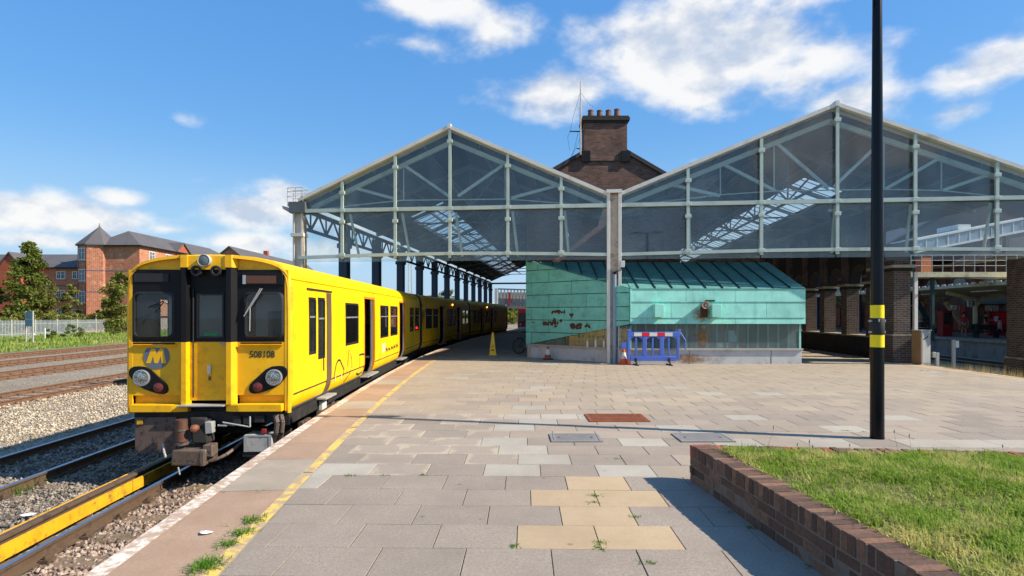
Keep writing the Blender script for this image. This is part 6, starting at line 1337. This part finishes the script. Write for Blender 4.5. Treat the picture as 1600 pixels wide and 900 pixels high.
def gx(px): return (px - 1430) / FPX * 46.0
m_bglass = glass_mat('bridge_glass', (.6, .72, .8), .3, (.6, .68, .74), .1)
for i in range(10):
    a, b = gx(1430 + i * 17), gx(1430 + (i + 1) * 17); za, zb = i * .17, (i + 1) * .17
    MB().prism([(a + .03, 0, za + .12), (b - .03, 0, zb + .12), (b - .03, 0, zb + .95), (a + .03, 0, za + .95)], (0, .02, 0)).build('glass_pane', m_bglass, gb_); MB().bar((a, 0, za), (a, 0, za + 1.05), .07, .07).build('mullion', m_white, gb_)
L_ = gx(1600); MB().bar((0, 0, .05), (L_, 0, 1.75), .2, .16).build('lower_beam', m_white, gb_); MB().bar((0, 0, 1.02), (L_, 0, 2.72), .2, .14).build('upper_beam', m_white, gb_); MB().hexa([(0, .1, 1.05), (L_, .1, 2.75), (L_, 3, 2.75), (0, 3, 1.05)], [(0, .1, 1.15), (L_, .1, 2.85), (L_, 3, 2.85), (0, 3, 1.15)]).build('roof', m_white, gb_)
MB().box(gx(1500), gx(1520), .2, 2.5, 1.9, 2.3).build('roof_hood', m_white, gb_); MB().box(.3, .6, 1, 1.3, -6, .1).build('support', m_tealdark, gb_); MB().box(L_ - .6, L_ - .3, 1, 1.3, -6, 1.6).build('support', m_tealdark, gb_)
stp = thing('staircase', 'dark staircase with red risers climbing beside the brick wall opposite', 'staircase', P(1460, 525, 44.0))
for i in range(12): MB().box(-.9 - i * .02, -.05 - i * .11, i * .02, .9, i * .21, i * .21 + .05).build('tread', m_stone if i % 2 else m_red, stp)
MB().bar((.0, -.05, .2), (-1.5, -.05, 2.9), .1, .35).build('stringer', m_tealdark, stp); MB().bar((.0, -.05, 1.1), (-1.5, -.05, 3.8), .05, .06).build('handrail', m_red, stp)
MB().bar((2.4, 0, .6), (.9, 0, 2.6), .35, .3).build('lower_flight', m_cream, stp)
for (px, y, lb, cc, s) in ((1476, 43, 'red vending box standing by the canopy post', m_red, .7), (1557, 45, 'red poster panel on the far platform wall', m_red, 1.6)):
    p_ = P(px, 500, y); t = thing('vending_machine' if s < 1.2 else 'poster_board', lb, 'machine' if s < 1.2 else 'poster', (p_[0], p_[1], 0)); MB().box(-.5 * s, .5 * s, -.3, .3, .02, 1.9).build('case', cc, t, bevel=.02); MB().box(-.38 * s, .38 * s, -.32, -.301, .9, 1.75).build('front', m_redr if s > 1.2 else m_window_dark, t)
    if s > 1.2: MB().lathe([(.22, 0), (.22, .01)], 12, axis='y').build('poster_print', m_white, t, loc=(-.3, -.335, 1.3))
bn = thing('bench', 'dark metal bench on the opposite platform', 'bench', (P(1525, 520, 40)[0] + 1.2, 40.6, 0)); MB().box(-.9, .9, -.22, .22, .42, .48).build('seat', m_blackmatt, bn); MB().box(-.9, .9, .2, .25, .55, .9).build('backrest', m_blackmatt, bn)
for x in (-.7, .7): MB().box(x - .04, x + .04, -.2, .2, 0, .42).build('leg', m_blackmatt, bn)

# ------------------------------------------------------------------ people waiting there
m_skin = mat('skin', S(196, 150, 126), .6, var=.08)
def skinned(name, pts, edges, m_, parent, root=0, sub=1):
    me = bpy.data.meshes.new(name); me.from_pydata([p[:3] for p in pts], edges, []); o = link(name, me, parent); me.materials.append(m_)
    md = o.modifiers.new('skin', 'SKIN'); sv = me.skin_vertices[0].data
    for i, p in enumerate(pts): sv[i].radius = (p[3], p[3] * (p[4] if len(p) > 4 else 1)); sv[i].use_root = (i == root)
    s = o.modifiers.new('sub', 'SUBSURF'); s.levels = sub; s.render_levels = sub; return o
def person(loc, rz, label, shirt, legs, hair, pose='stand', reach=0):
    t = thing('person', label, 'person', loc, rz)
    hip = .92 if pose == 'stand' else .52
    def k(dx, dy, dz): return (dx, dy, hip + dz)
    B = [(*k(0, 0, 0), .14, .8), (*k(0, 0, .22), .13, .75), (*k(0, .01, .44), .16, .7), (*k(0, 0, .56), .07), (*k(0, -.02, .66), .085, 1.1), (*k(0, -.02, .78), .08, 1.1)]; E_ = [(0, 1), (1, 2), (2, 3), (3, 4), (4, 5)]
    arm = {}
    for s in (-1, 1):
        i = len(B)
        if reach and s > 0: el, ha = k(s * .26, -.12, .26), k(s * .18, -.34, .30)
        else: el, ha = k(s * .26, .02, .22), k(s * .25, -.08, -.02)
        B += [(*k(s * .19, 0, .47), .065), (*el, .045), (*ha, .033), (ha[0], ha[1] - .06, ha[2] - .05, .026)]; E_ += [(2, i), (i, i + 1), (i + 1, i + 2), (i + 2, i + 3)]; arm[s] = i
        j = len(B)
        if pose == 'stand': kn, an = (s * .11, -.01, .48), (s * .12, .03, .08)
        else: kn, an = (s * .12, -.42, .50), (s * .12, -.40, .08)
        B += [(s * .10, 0, hip - .04, .095), (*kn, .062), (*an, .042), (an[0], an[1] - .16, .04, .035)]; E_ += [(0, j), (j, j + 1), (j + 1, j + 2), (j + 2, j + 3)]
    skinned('body', B, E_, m_skin, t)
    T_ = [(*k(0, 0, -.02), .165, .85), (*k(0, 0, .22), .15, .8), (*k(0, .01, .45), .18, .75), (*k(0, 0, .53), .09)]; TE = [(0, 1), (1, 2), (2, 3)]
    for s in (-1, 1): i = len(T_); a = B[arm[s]]; e = B[arm[s] + 1]; T_ += [(a[0], a[1], a[2], .085), (e[0] * .9 + a[0] * .1, e[1] * .8, (e[2] + a[2]) / 2, .07)]; TE += [(2, i), (i, i + 1)]
    skinned('shirt', T_, TE, shirt, t)
    L2 = [(*k(0, 0, .02), .165, .85)]; LE = []
    for s in (-1, 1):
        i = len(L2); 
        if pose == 'stand': L2 += [(s * .10, 0, hip - .08, .115), (s * .11, -.01, .50, .10)]
        else: L2 += [(s * .11, -.05, hip - .02, .12), (s * .12, -.40, .51, .10)]
        LE += [(0, i), (i, i + 1)]
    skinned('shorts', L2, LE, legs, t)
    hcap = MB().lathe([(.001, .115), (.06, .10), (.095, .05), (.10, 0), (.085, -.04)], 14, k(0, .01, .77)); hcap.build('hair', hair, t, smooth=True)
    MB().lathe([(.012, 0), (.02, -.03), (.004, -.04)], 6, axis='y').build('nose', m_skin, t, loc=k(0, -.10, .72))
    return t
m_hair = mat('dark_hair', S(46, 34, 28), .6); m_navy = mat('navy_cloth', S(20, 24, 36), .8, var=.2); m_lshort = mat('pale_shorts', S(150, 156, 170), .8); m_pink = mat('pink_shirt', S(200, 64, 84), .8, var=.2, vs=9); m_khaki = mat('khaki_cloth', S(150, 122, 84), .8); m_wcloth = mat('white_cloth', S(200, 205, 220), .8)
def stand_at(px, Y): return ((px - 800) / FPX * Y, Y, 0.012)
person(stand_at(1540, 42.5), R(40), 'person in black top and pale shorts standing with hand raised', m_navy, m_lshort, m_hair, 'stand', 1)
person(stand_at(1506, 42.5), R(-20), 'person in pink red shirt standing by the canopy post', m_pink, m_khaki, m_hair)
person((stand_at(1560, 40.7)[0], 40.6, 0.012), R(60), 'person in white seated on the bench across the tracks', m_wcloth, m_navy, m_hair, 'sit')

# ================================================================== left background: bank, fence, houses, trees
gbk = MB(); NB = 40
def bank(u, y):                                  # u 0..1 from last track to beyond the houses
    x = -34.5 - .03 * (y - 20) - u * 60; z = -1.12 + .18 * min(1, u * 6) + .1 * math.sin(y * .3 + u * 9) * min(1, u * 4); return (x, y, z)
for i in range(NB):
    for j in range(20): gbk.add([bank(j / 20, 10 + i * 4), bank((j + 1) / 20, 10 + i * 4), bank((j + 1) / 20, 14 + i * 4), bank(j / 20, 14 + i * 4)], [(3, 2, 1, 0)])
m_bank = mat('weedy_bank', S(104, 122, 48), .95, var=.4, vs=.7, dirt=S(150, 134, 84), dscale=.35, dlo=.55, dhi=.68)
tag(gbk.build('grass_bank', m_bank, smooth=True), kind='structure')
n = 26000; ub = rng.random(n) ** .8 * .34; yb2 = rng.uniform(28, 95, n); Pb = np.stack([-34.5 - .03 * (yb2 - 20) - ub * 60, yb2, np.full(n, -1.0)], 1)
hb = (.12 + .28 * rng.random(n)) * (.6 + .8 * (np.sin(yb2 * .5 + ub * 30) > .2)); o_ = blades(Pb, hb, .02 + .03 * rng.random(n), 1.2, 'bank_weeds', grass_mat('bank_weed', S(92, 118, 40), S(136, 158, 62), S(176, 188, 88), S(196, 182, 116), .3, .5, .66)); tag(o_, 'rough green weeds on the bank before the metal fence', 'weeds', kind='stuff')
# palisade fence
FA, FB_ = Vector((-64.1, 16, 0)), Vector((-51.6, 98, 0)); fdir = (FB_ - FA).normalized(); nbay = 30; bl_ = (FB_ - FA).length / nbay
fence = thing('palisade_fence', 'pale grey steel palisade fence with cranked posts along the bank', 'fence', (FA.x, FA.y, -1.0), math.atan2(fdir.y, fdir.x))
pm_ = MB(); np_ = int(bl_ / .155)
for i in range(np_): x = (i + .5) * bl_ / np_; pm_.prism([(x - .036, -.02, .05), (x + .036, -.02, .05), (x + .036, -.02, 1.85), (x, -.02, 1.98), (x - .036, -.02, 1.85)], (0, .015, 0))
pm_.box(0, bl_, 0, .04, .35, .42).box(0, bl_, 0, .04, 1.5, 1.57); pob = pm_.build('palisade_panel', m_galv, fence); post_m = MB().box(-.05, .05, .03, .13, 0, 2.05).bar((0, .08, 2.02), (-.25, -.25, 2.5), .09, .09); po_ = post_m.build('fence_post', m_cream, fence)
for i in range(1, nbay): c = pob.copy(); col.objects.link(c); c.location.x = i * bl_; c = po_.copy(); col.objects.link(c); c.location.x = i * bl_
# trackside sign and posts
sg_p = G(46, 536, -1.05); tsg = thing('trackside_sign', 'grey backed trackside sign on two posts before the fence', 'sign', (sg_p[0], sg_p[1], -1.05), R(-20)); sc_ = sg_p[1] / FPX
for x in (-.5, .5): MB().box(x - .05, x + .05, -.05, .05, 0, 50 * sc_).build('post', m_grey, tsg)
bdp = MB().box(-.45, .45, -.03, .02, 26 * sc_, 49 * sc_).build('board', mat('blue_grey_board', S(112, 136, 156), .6), tsg); MB().box(-.45, .45, -.05, -.031, 36 * sc_, 38 * sc_).build('board_rail', m_grey, bdp)
for (px, py, h, lb, tilt) in ((40, 534, 1.15, 'leaning white marker post in the weeds under the sign', .85), (70, 533, 1.3, 'upright white marker post before the fence', 0)):
    p_ = G(px, py, -1.05); t = tag(MB().box(-.11 if tilt else -.06, .11 if tilt else .06, -.05, .05, 0, h).build('marker_post', m_white, bevel=.01), lb, 'post'); t.location = p_; t.rotation_euler = (0, tilt, 0)

# houses
m_rbrick = brick_mat('orange_red_brick', S(206, 120, 82), S(170, 92, 64), S(214, 184, 154), bw=.45, rh=.15, ms=.018, dirt=S(226, 176, 134), dlo=.55, dhi=.68)
m_rbrick2 = brick_mat('bright_red_brick', S(186, 84, 52), S(166, 74, 48), S(190, 140, 110), bw=.45, rh=.15, ms=.012)
m_upvc = mat('white_upvc', S(228, 230, 232), .4, var=.05); m_band = mat('blue_brick_band', S(110, 98, 112), .85)
def window(parent, p, ux, w_, h, bars=2):       # p: lower left corner on the wall, ux: horizontal direction along the wall
    ux = Vector(ux).normalized(); nn = Vector((ux.y, -ux.x, 0)); f = MB(); p = Vector(p)
    def q(a, b, o): return p + ux * a + Vector((0, 0, b)) + nn * o
    def bx_(a0, a1, b0, b1, o0, o1): f.hexa([q(a0, b0, o0), q(a1, b0, o0), q(a1, b0, o1), q(a0, b0, o1)], [q(a0, b1, o0), q(a1, b1, o0), q(a1, b1, o1), q(a0, b1, o1)])
    e = .09
    bx_(0, w_, 0, e, -.05, .06); bx_(0, w_, h - e, h, -.05, .06); bx_(0, e, e, h - e, -.05, .06); bx_(w_ - e, w_, e, h - e, -.05, .06)
    for i in range(1, bars): bx_(w_ * i / bars - .05, w_ * i / bars + .05, e, h - e, -.04, .055)
    for i in range(bars): bx_(w_ * (i + .5) / bars - .015, w_ * (i + .5) / bars + .015, e, h - e, .0, .04)
    bx_(e, w_ - e, h * .62 - .02, h * .62 + .02, .0, .042)
    wo2 = f.build('window', m_upvc, parent)
    f = MB(); bx_(e, w_ - e, e, h - e, -.03, .012); f.build('pane', m_window_dark, wo2)
    f = MB(); bx_(-.08, w_ + .08, -.14, -.01, -.02, .12); f.build('sill', m_stone, wo2); return wo2
HY0 = 85.0
def hp(px, py=490, Y=HY0): return P(px, py, Y)
def hx(px): return hp(px)[0]
def hz(py): return hp(0, py)[2]
lw = thing('apartment_house', 'red brick apartment wing with grey roof left of the turret', 'house', (hx(117), HY0 + 1.5, -1.0)); X0 = hx(-330) - hx(117); e_ = hz(417) + 1; r2_ = hz(391) + 1
MB().box(X0, 0, 0, 9, 0, e_).build('wall', m_rbrick, lw); MB().prism([(X0 - .3, -.4, e_ - .02), (X0 - .3, 9.4, e_ - .02), (X0 - .3, 4.5, r2_)], (-X0 + .3, 0, 0)).build('roof', m_slate, lw); MB().box(X0, 0, -.5, -.38, e_ - .15, e_ + .02).build('gutter', m_black, lw)
for row, (y0_, y1_) in enumerate(((435, 423), (465, 453), (495, 483))):
    for px in (-310, -280, -240, -210, -170, -140, -100, -70, -20, 76, 101): window(lw, (hx(px) - hx(117), 0, hz(y0_) + 1), (1, 0, 0), 14 * .0944, hz(y1_) - hz(y0_), 2)
MB().box(X0, 0, -.02, .0, hz(447) + 1, hz(445) + 1).build('brick_band', m_band, lw)
wing = MB(); wx0, wx1 = hx(8) - hx(117), hx(40) - hx(117); MB().prism([(wx0, -2.5, 0), (wx1, -2.5, 0), (wx1, -2.5, e_), ((wx0 + wx1) / 2, -2.5, hz(397) + 1), (wx0, -2.5, e_)], (0, 3, 0)).build('gable_wing', m_rbrick2, lw)
for s in (-1, 1): xm_ = (wx0 + wx1) / 2; xe = wx0 if s < 0 else wx1; MB().prism([(xe + s * .25, -2.7, e_ - .1), (xm_, -2.7, hz(397) + 1.05), (xm_, -2.7, hz(397) + 1.25), (xe + s * .25, -2.7, e_ + .1)], (0, 6, 0)).build('wing_roof', m_slate, lw)
MB().tube((wx1 + .1, -2.55, 0), (wx1 + .1, -2.55, e_), .06).build('downpipe', m_black, lw)
tu = thing('brick_turret', 'octagonal red brick turret with pointed slate roof and stacked windows', 'turret', (hx(143.5), HY0 + 1.6, -1.0)); Rt = 27 * .0944 * 1.04; et = hz(383) + 1; at_ = hz(351) + 1
oc = [(Rt * math.sin(R(45 * i)), -Rt * math.cos(R(45 * i))) for i in range(8)]
MB().prism([(x, y, 0) for x, y in oc], (0, 0, et)).build('wall', m_rbrick, tu)
rf_ = MB(); rf_.v = [(x * 1.12, y * 1.12, et - .1) for x, y in oc] + [(x * 1.12, y * 1.12, et + .08) for x, y in oc] + [(0, 0, at_)]; rf_.f = [(i, (i + 1) % 8, 8 + (i + 1) % 8, 8 + i) for i in range(8)] + [(8 + i, 8 + (i + 1) % 8, 16) for i in range(8)] + [tuple(range(8))]; rf_.m = [0] * 17; rfo = rf_.build('roof', m_slate, tu); MB().lathe([(.12, 0), (.16, .15), (.05, .3), (.09, .45), (.01, .6)], 8, (0, 0, at_ - .08)).build('finial', m_stone, rfo)
v0, v7 = Vector((*oc[0], 0)), Vector((*oc[7], 0)); du = (v0 - v7).normalized(); fl = (v0 - v7).length; nn_ = Vector((du.y, -du.x, 0))
for (y0_, y1_) in ((407, 388), (440, 421), (473, 455)): window(tu, tuple(v7 + du * (fl * .5 - .72) + Vector((0, 0, hz(y0_) + 1))), tuple(du), 1.44, hz(y1_) - hz(y0_), 2)
qs = MB()
for a, b in ((v7, v0),):
    for o in (.0, fl - .28): p0 = a + du * o; qs.hexa([p0 + nn_ * -.05, p0 + du * .28 + nn_ * -.05, p0 + du * .28 + nn_ * .03, p0 + nn_ * .03], [p + Vector((0, 0, et)) for p in (p0 + nn_ * -.05, p0 + du * .28 + nn_ * -.05, p0 + du * .28 + nn_ * .03, p0 + nn_ * .03)])
qs.build('corner_strip', m_rbrick2, tu)
for z in (hz(424) + 1, hz(457) + 1): MB().prism([(x * 1.008, y * 1.008, z) for x, y in oc], (0, 0, .16)).build('brick_band', m_band, tu)
rw = thing('apartment_house', 'red brick apartment block right of the turret with dormer gable', 'house', (hx(218), HY0, -1.0)); wl_ = hx(166) - hx(218); dl = 30.0; er = hz(383) + 1; rr_ = hz(356) + 1
wl_ -= 2.0
MB().box(wl_, 0, 0, dl, 0, er).build('wall', m_rbrick, rw)
xm_ = wl_ / 2 - .3; hip = MB(); hip.v = [(wl_ - .4, -.4, er - .05), (.4, -.4, er - .05), (.4, dl + .4, er - .05), (wl_ - .4, dl + .4, er - .05), (xm_, 3.2, rr_), (xm_, dl - 3.2, rr_)]; hip.f = [(0, 1, 4), (1, 2, 5, 4), (2, 3, 5), (3, 0, 4, 5), (3, 2, 1, 0)]; hip.m = [0] * 5; hip.build('roof', m_slate, rw); MB().box(.3, .46, -.4, dl, er - .2, er - .02).box(wl_, .4, -.52, -.4, er - .2, er - .02).build('gutter', m_black, rw)
for y in (2.2, 6.4, 14.5, 19, 24):
    for (y0_, y1_) in ((405, 390), (438, 422), (471, 455)): window(rw, (.0, y, hz(y0_) + 1), (0, 1, 0), 1.4, hz(y1_) - hz(y0_), 2)
MB().prism([(.15, 9.2, er - .5), (.15, 12.8, er - .5), (.15, 12.8, er), (.15, 11, er + 1.5), (.15, 9.2, er)], (-3, 0, 0)).build('dormer_gable', m_rbrick2, rw)
for s in (-1, 1): MB().prism([(.4, 11, er + 1.5), (.4, 11 + s * 2.1, er - .1), (.4, 11 + s * 2.1, er + .08), (.4, 11, er + 1.7)], (-3.5, 0, 0)).build('dormer_roof', m_slate, rw)
for z in (hz(424) + 1, hz(457) + 1): MB().box(wl_, .012, -.012, dl, z, z + .16).build('brick_band', m_band, rw)
h2 = thing('terraced_house', 'far red brick house with long grey roof beyond the apartments', 'house', (-60.8, 124, -1.0)); MB().prism([(-4.2, 0, 0), (4.2, 0, 0), (4.2, 0, 13.6), (0, 0, 17.0), (-4.2, 0, 13.6)], (0, 46, 0)).build('wall', m_rbrick, h2)
for s in (-1, 1): MB().prism([(0, -.4, 17.02), (s * 4.7, -.4, 13.2), (s * 4.7, -.4, 13.42), (0, -.4, 17.25)], (0, 47, 0)).build('roof', m_slate, h2)
MB().box(-.5, .5, 18, 19, 16, 18.2).build('chimney', m_rbrick2, h2)
for i in range(5): window(h2, (4.2, 4 + i * 8, 9), (0, 1, 0), 1.4, 1.6, 2)
wh = thing('warehouse', 'long pale roofed warehouse seen between the shed columns', 'warehouse', (-24, 175, -1.0), R(-6)); MB().prism([(-16, 0, 0), (16, 0, 0), (16, 0, 6.0), (0, 0, 8.2), (-16, 0, 6.0)], (0, 30, 0)).build('wall', m_grey, wh)
for s in (-1, 1): MB().prism([(0, -.4, 8.22), (s * 16.5, -.4, 5.95), (s * 16.5, -.4, 6.15), (0, -.4, 8.45)], (0, 31, 0)).build('roof', m_white, wh)
MB().box(-4, 3, -.06, 0, .5, 3.5).build('door', m_black, wh)
lm = thing('lattice_mast', 'slender steel lattice mast rising beyond the shed columns', 'mast', (P(641, 490, 95)[0], 95, -1.0)); mm = MB()
for x in (-.35, .35):
    for y in (-.35, .35): mm.tube((x, y, 0), (x * .5, y * .5, 20), .05, n=4)
for i in range(28): z = i * .7; f = 1 - .5 * z / 20; mm.tube((-.35 * f, -.35 * f, z), (.35 * f, -.35 * f, z + .7), .025, n=4).tube((.35 * f, -.35 * f, z), (-.35 * f, -.35 * f, z + .7), .025, n=4)
mm.build('lattice', m_galv, lm)

# trees: tapered trunk and limbs, leaf-sized faces in uneven clumps
def leaf_mat(name, a, b, c):
    k = NT(name); n = k.noise(.8, 4); n2 = k.noise(9, 2); o = k.ramp(k.math('ADD', k.math('MULTIPLY', n, .5), k.math('MULTIPLY', n2, .5)), [(.3, a), (.5, b), (.68, c)]); k.base(o); k.set(roughness=.6); k.b.inputs['Specular IOR Level'].default_value = .3
    tl = k.n('ShaderNodeBsdfTranslucent'); k.l(o, tl.inputs[0]); ms = k.n('ShaderNodeMixShader'); ms.inputs[0].default_value = .3; k.l(k.b.outputs[0], ms.inputs[1]); k.l(tl.outputs[0], ms.inputs[2]); k.l(ms.outputs[0], k.out.inputs[0]); return k.m
m_leaf = leaf_mat('tree_leaf', S(56, 74, 24), S(98, 110, 40), S(148, 148, 68)); m_leaf2 = leaf_mat('bush_leaf', S(76, 88, 32), S(118, 124, 50), S(164, 156, 82)); m_bark = mat('bark', S(84, 70, 54), .95, var=.3, vs=3, bump=.4)
def tree(loc, h, w_, nclump, nleaf, label, m_=m_leaf, taper=.55, name='tree', ls=.17, trunk=.16, low=.12):
    t = thing(name, label, 'tree' if name == 'tree' else 'bush', loc); tk = MB(); tk.tube((0, 0, 0), (.05 * w_, 0, h * .35), trunk, trunk * .7, 9).tube((.05 * w_, 0, h * .35), (-.02 * w_, .05, h * .7), trunk * .7, trunk * .4, 8).tube((-.02 * w_, .05, h * .7), (0, 0, h * .97), trunk * .4, trunk * .08, 6)
    cen = []
    for i in range(nclump):
        z = low + (1 - low) * (i + random.random()) / nclump; rr = (w_ / 2) * (1 - z) ** taper * 1.15 if z > .35 else (w_ / 2) * (.72 + z * .45); a = random.uniform(0, 6.283); q = rr * random.random() ** .45; c = Vector((q * math.cos(a), q * math.sin(a), z * h)); cen.append((c, random.uniform(.09, .17) * w_ * (1.15 - .55 * z)))
        if i % 2 == 0: b0 = Vector((0, 0, max(.15, z - .18) * h)); tk.tube(b0, c, trunk * .28, trunk * .07, 5)
    tk.build('trunk', m_bark, t, smooth=True); per = nleaf // nclump; Vs = []
    for c, r in cen:
        d = rng.normal(0, 1, (per, 3)); d /= np.linalg.norm(d, axis=1)[:, None]; Vs.append(np.array(c)[None] + d * (r * rng.random(per) ** .4)[:, None] * np.array([1.25, 1.25, .8]))
    C = np.concatenate(Vs); n = len(C); a = rng.normal(0, 1, (n, 3)); a /= np.linalg.norm(a, axis=1)[:, None]; b = np.cross(a, rng.normal(0, 1, (n, 3))); b /= np.linalg.norm(b, axis=1)[:, None]; s = (ls * rng.uniform(.6, 1.3, n))[:, None]
    V = np.stack([C - a * s, C + b * s * .5, C + a * s, C - b * s * .5], 1).reshape(-1, 3); fast_mesh('crown', V, np.arange(4 * n).reshape(-1, 4), m_, t); return t
tree((hx(46) * 76 / 85, 76, -1.0), 11.9, 6.6, 80, 8000, 'tall green tree standing against the brick apartment wing', m_leaf, .75, ls=.22)
tree((hx(-4) * 77 / 85, 77, -1.0), 6.2, 4.4, 30, 3500, 'dark green round tree beside the tallest tree at the brick wing', m_leaf, .5, ls=.2)
tree((P(187, 490, 79)[0], 79, -1.0), 8.3, 5.4, 44, 5000, 'olive green tree in front of the brick block right of the turret', m_leaf2, .45, ls=.19)
tree((P(110, 490, 79.5)[0], 79.5, -1.0), 6.6, 3.6, 24, 1900, 'thin leafy tree in front of the turret foot', m_leaf2, .6, ls=.19, trunk=.1)
bl = ['low olive bush behind the fence, below the dark round tree', 'low bush behind the fence under the tall tree', 'low leafy bush behind the fence near the sign', 'rounded bush behind the fence, left of the turret foot', 'rounded bush behind the fence at the turret foot', 'spreading bush behind the fence, right of the turret', 'spreading bush behind the fence under the olive tree']
for i, px in enumerate((-5, 25, 62, 92, 122, 152, 186)):
    Yb = 70 + i * 1.3; tree((P(px, 490, Yb)[0] - 1.0, Yb + 2.0, -1.0), 2.2 + .4 * (i % 3), 4.6, 20, 1800, bl[i], m_leaf2, .3, 'bush', .15, .06, .25)
for (px, Y, h, w_, lb) in ((68, 60, 1.1, 1.2, 'small bush growing against the fence by the marker post'), (103, 64, 1.4, 2.4, 'leafy weed bush against the middle of the fence'), (166, 71, 1.6, 1.8, 'creeper bush climbing the fence before the turret')): tree((P(px, 490, Y)[0] + .8, Y, -1.0), h, w_, 12, 900, lb, m_leaf, .3, 'bush', .09, .03, .1)
# wooded skyline far off
n = 26000; ang = rng.uniform(-1.35, 1.35, n); rad_ = 300 + 60 * np.sin(ang * 9) + rng.normal(0, 12, n); hh_ = (6 + 3 * np.sin(ang * 23) + 2 * np.sin(ang * 61 + 1)) * rng.random(n) ** .6
C = np.stack([rad_ * np.sin(ang), rad_ * np.cos(ang), -1 + hh_], 1); a = rng.normal(0, 1, (n, 3)); a /= np.linalg.norm(a, axis=1)[:, None]; b = np.cross(a, rng.normal(0, 1, (n, 3))); b /= np.linalg.norm(b, axis=1)[:, None]; s = rng.uniform(.7, 1.6, n)[:, None]
o_ = fast_mesh('distant_trees', np.stack([C - a * s, C + b * s * .8, C + a * s, C - b * s * .8], 1).reshape(-1, 3), np.arange(4 * n).reshape(-1, 4), m_leaf); tag(o_, 'far off belt of trees along the horizon', 'trees', kind='stuff')
# beyond the far end of the shed
tree((P(800, 490, 150)[0] - 1, 150, -1.1), 4.2, 9, 24, 2500, 'green shrubs in sunlight beyond the far end of the shed', m_leaf2, .3, 'bush', .3, .1, .15)
tree((P(700, 490, 240)[0], 240, -1.1), 13, 12, 40, 3000, 'distant tree beside the pale roofed warehouse', m_leaf, .5, 'tree', .5, .3, .2)
ff = thing('truss_bridge', 'grey lattice road bridge seen beyond the far end of the shed', 'bridge', (P(778, 476, 105)[0], 105, 3.0)); L_ = 12.0; q = MB().bar((0, 0, 0), (L_, 0, -.4), .3, .5).bar((0, 0, 3.2), (L_, 0, 2.8), .25, .25); i = 0
while i < 20: x = i * .6; q.bar((x, 0, 0 - .033 * x), (x + .6, 0, 3.2 - .033 * x), .08, .1).bar((x + .6, 0, -.033 * x), (x, 0, 3.2 - .033 * x), .08, .1); i += 1
q.build('lattice', m_steel_in, ff); MB().box(0, L_, .6, .7, .3, 2.6).build('parapet', m_grey, ff); MB().box(1.9, 2.3, -.2, .1, .2, 2.6).build('red_panel', m_red, ff); MB().box(-.6, -.1, -.3, .3, -4.1, 3.3).build('abutment', m_grey, ff); MB().box(L_, L_ + .6, -.3, .3, -4.1, 3).build('abutment', m_grey, ff)
rt = thing('red_train', 'red and white train end in the distance beyond the shed platform', 'train', (P(824, 490, 74)[0], 74, -.9), R(-10)); MB().hexa([(-1.3, 0, .35), (1.3, 0, .35), (1.3, 16, .35), (-1.3, 16, .35)], [(-1.3, .3, 3.3), (1.3, .3, 3.3), (1.3, 16, 3.3), (-1.3, 16, 3.3)]).build('body', m_red, rt, bevel=.15, seg=3); MB().prism([(-1.05, -.02, 1.6), (1.05, -.02, 1.6), (1.0, .22, 2.7), (-1.0, .22, 2.7)], (0, .05, 0)).build('windscreen', m_window_dark, rt); MB().box(-1.2, 1.2, -.05, .02, .4, .9).build('nose_panel', m_grey, rt)
for s in (-1, 1): MB().lathe([(.12, 0), (.1, -.05)], 10, axis='y').build('headlight', m_headlamp, rt, loc=(s * .9, .02, 1.2))
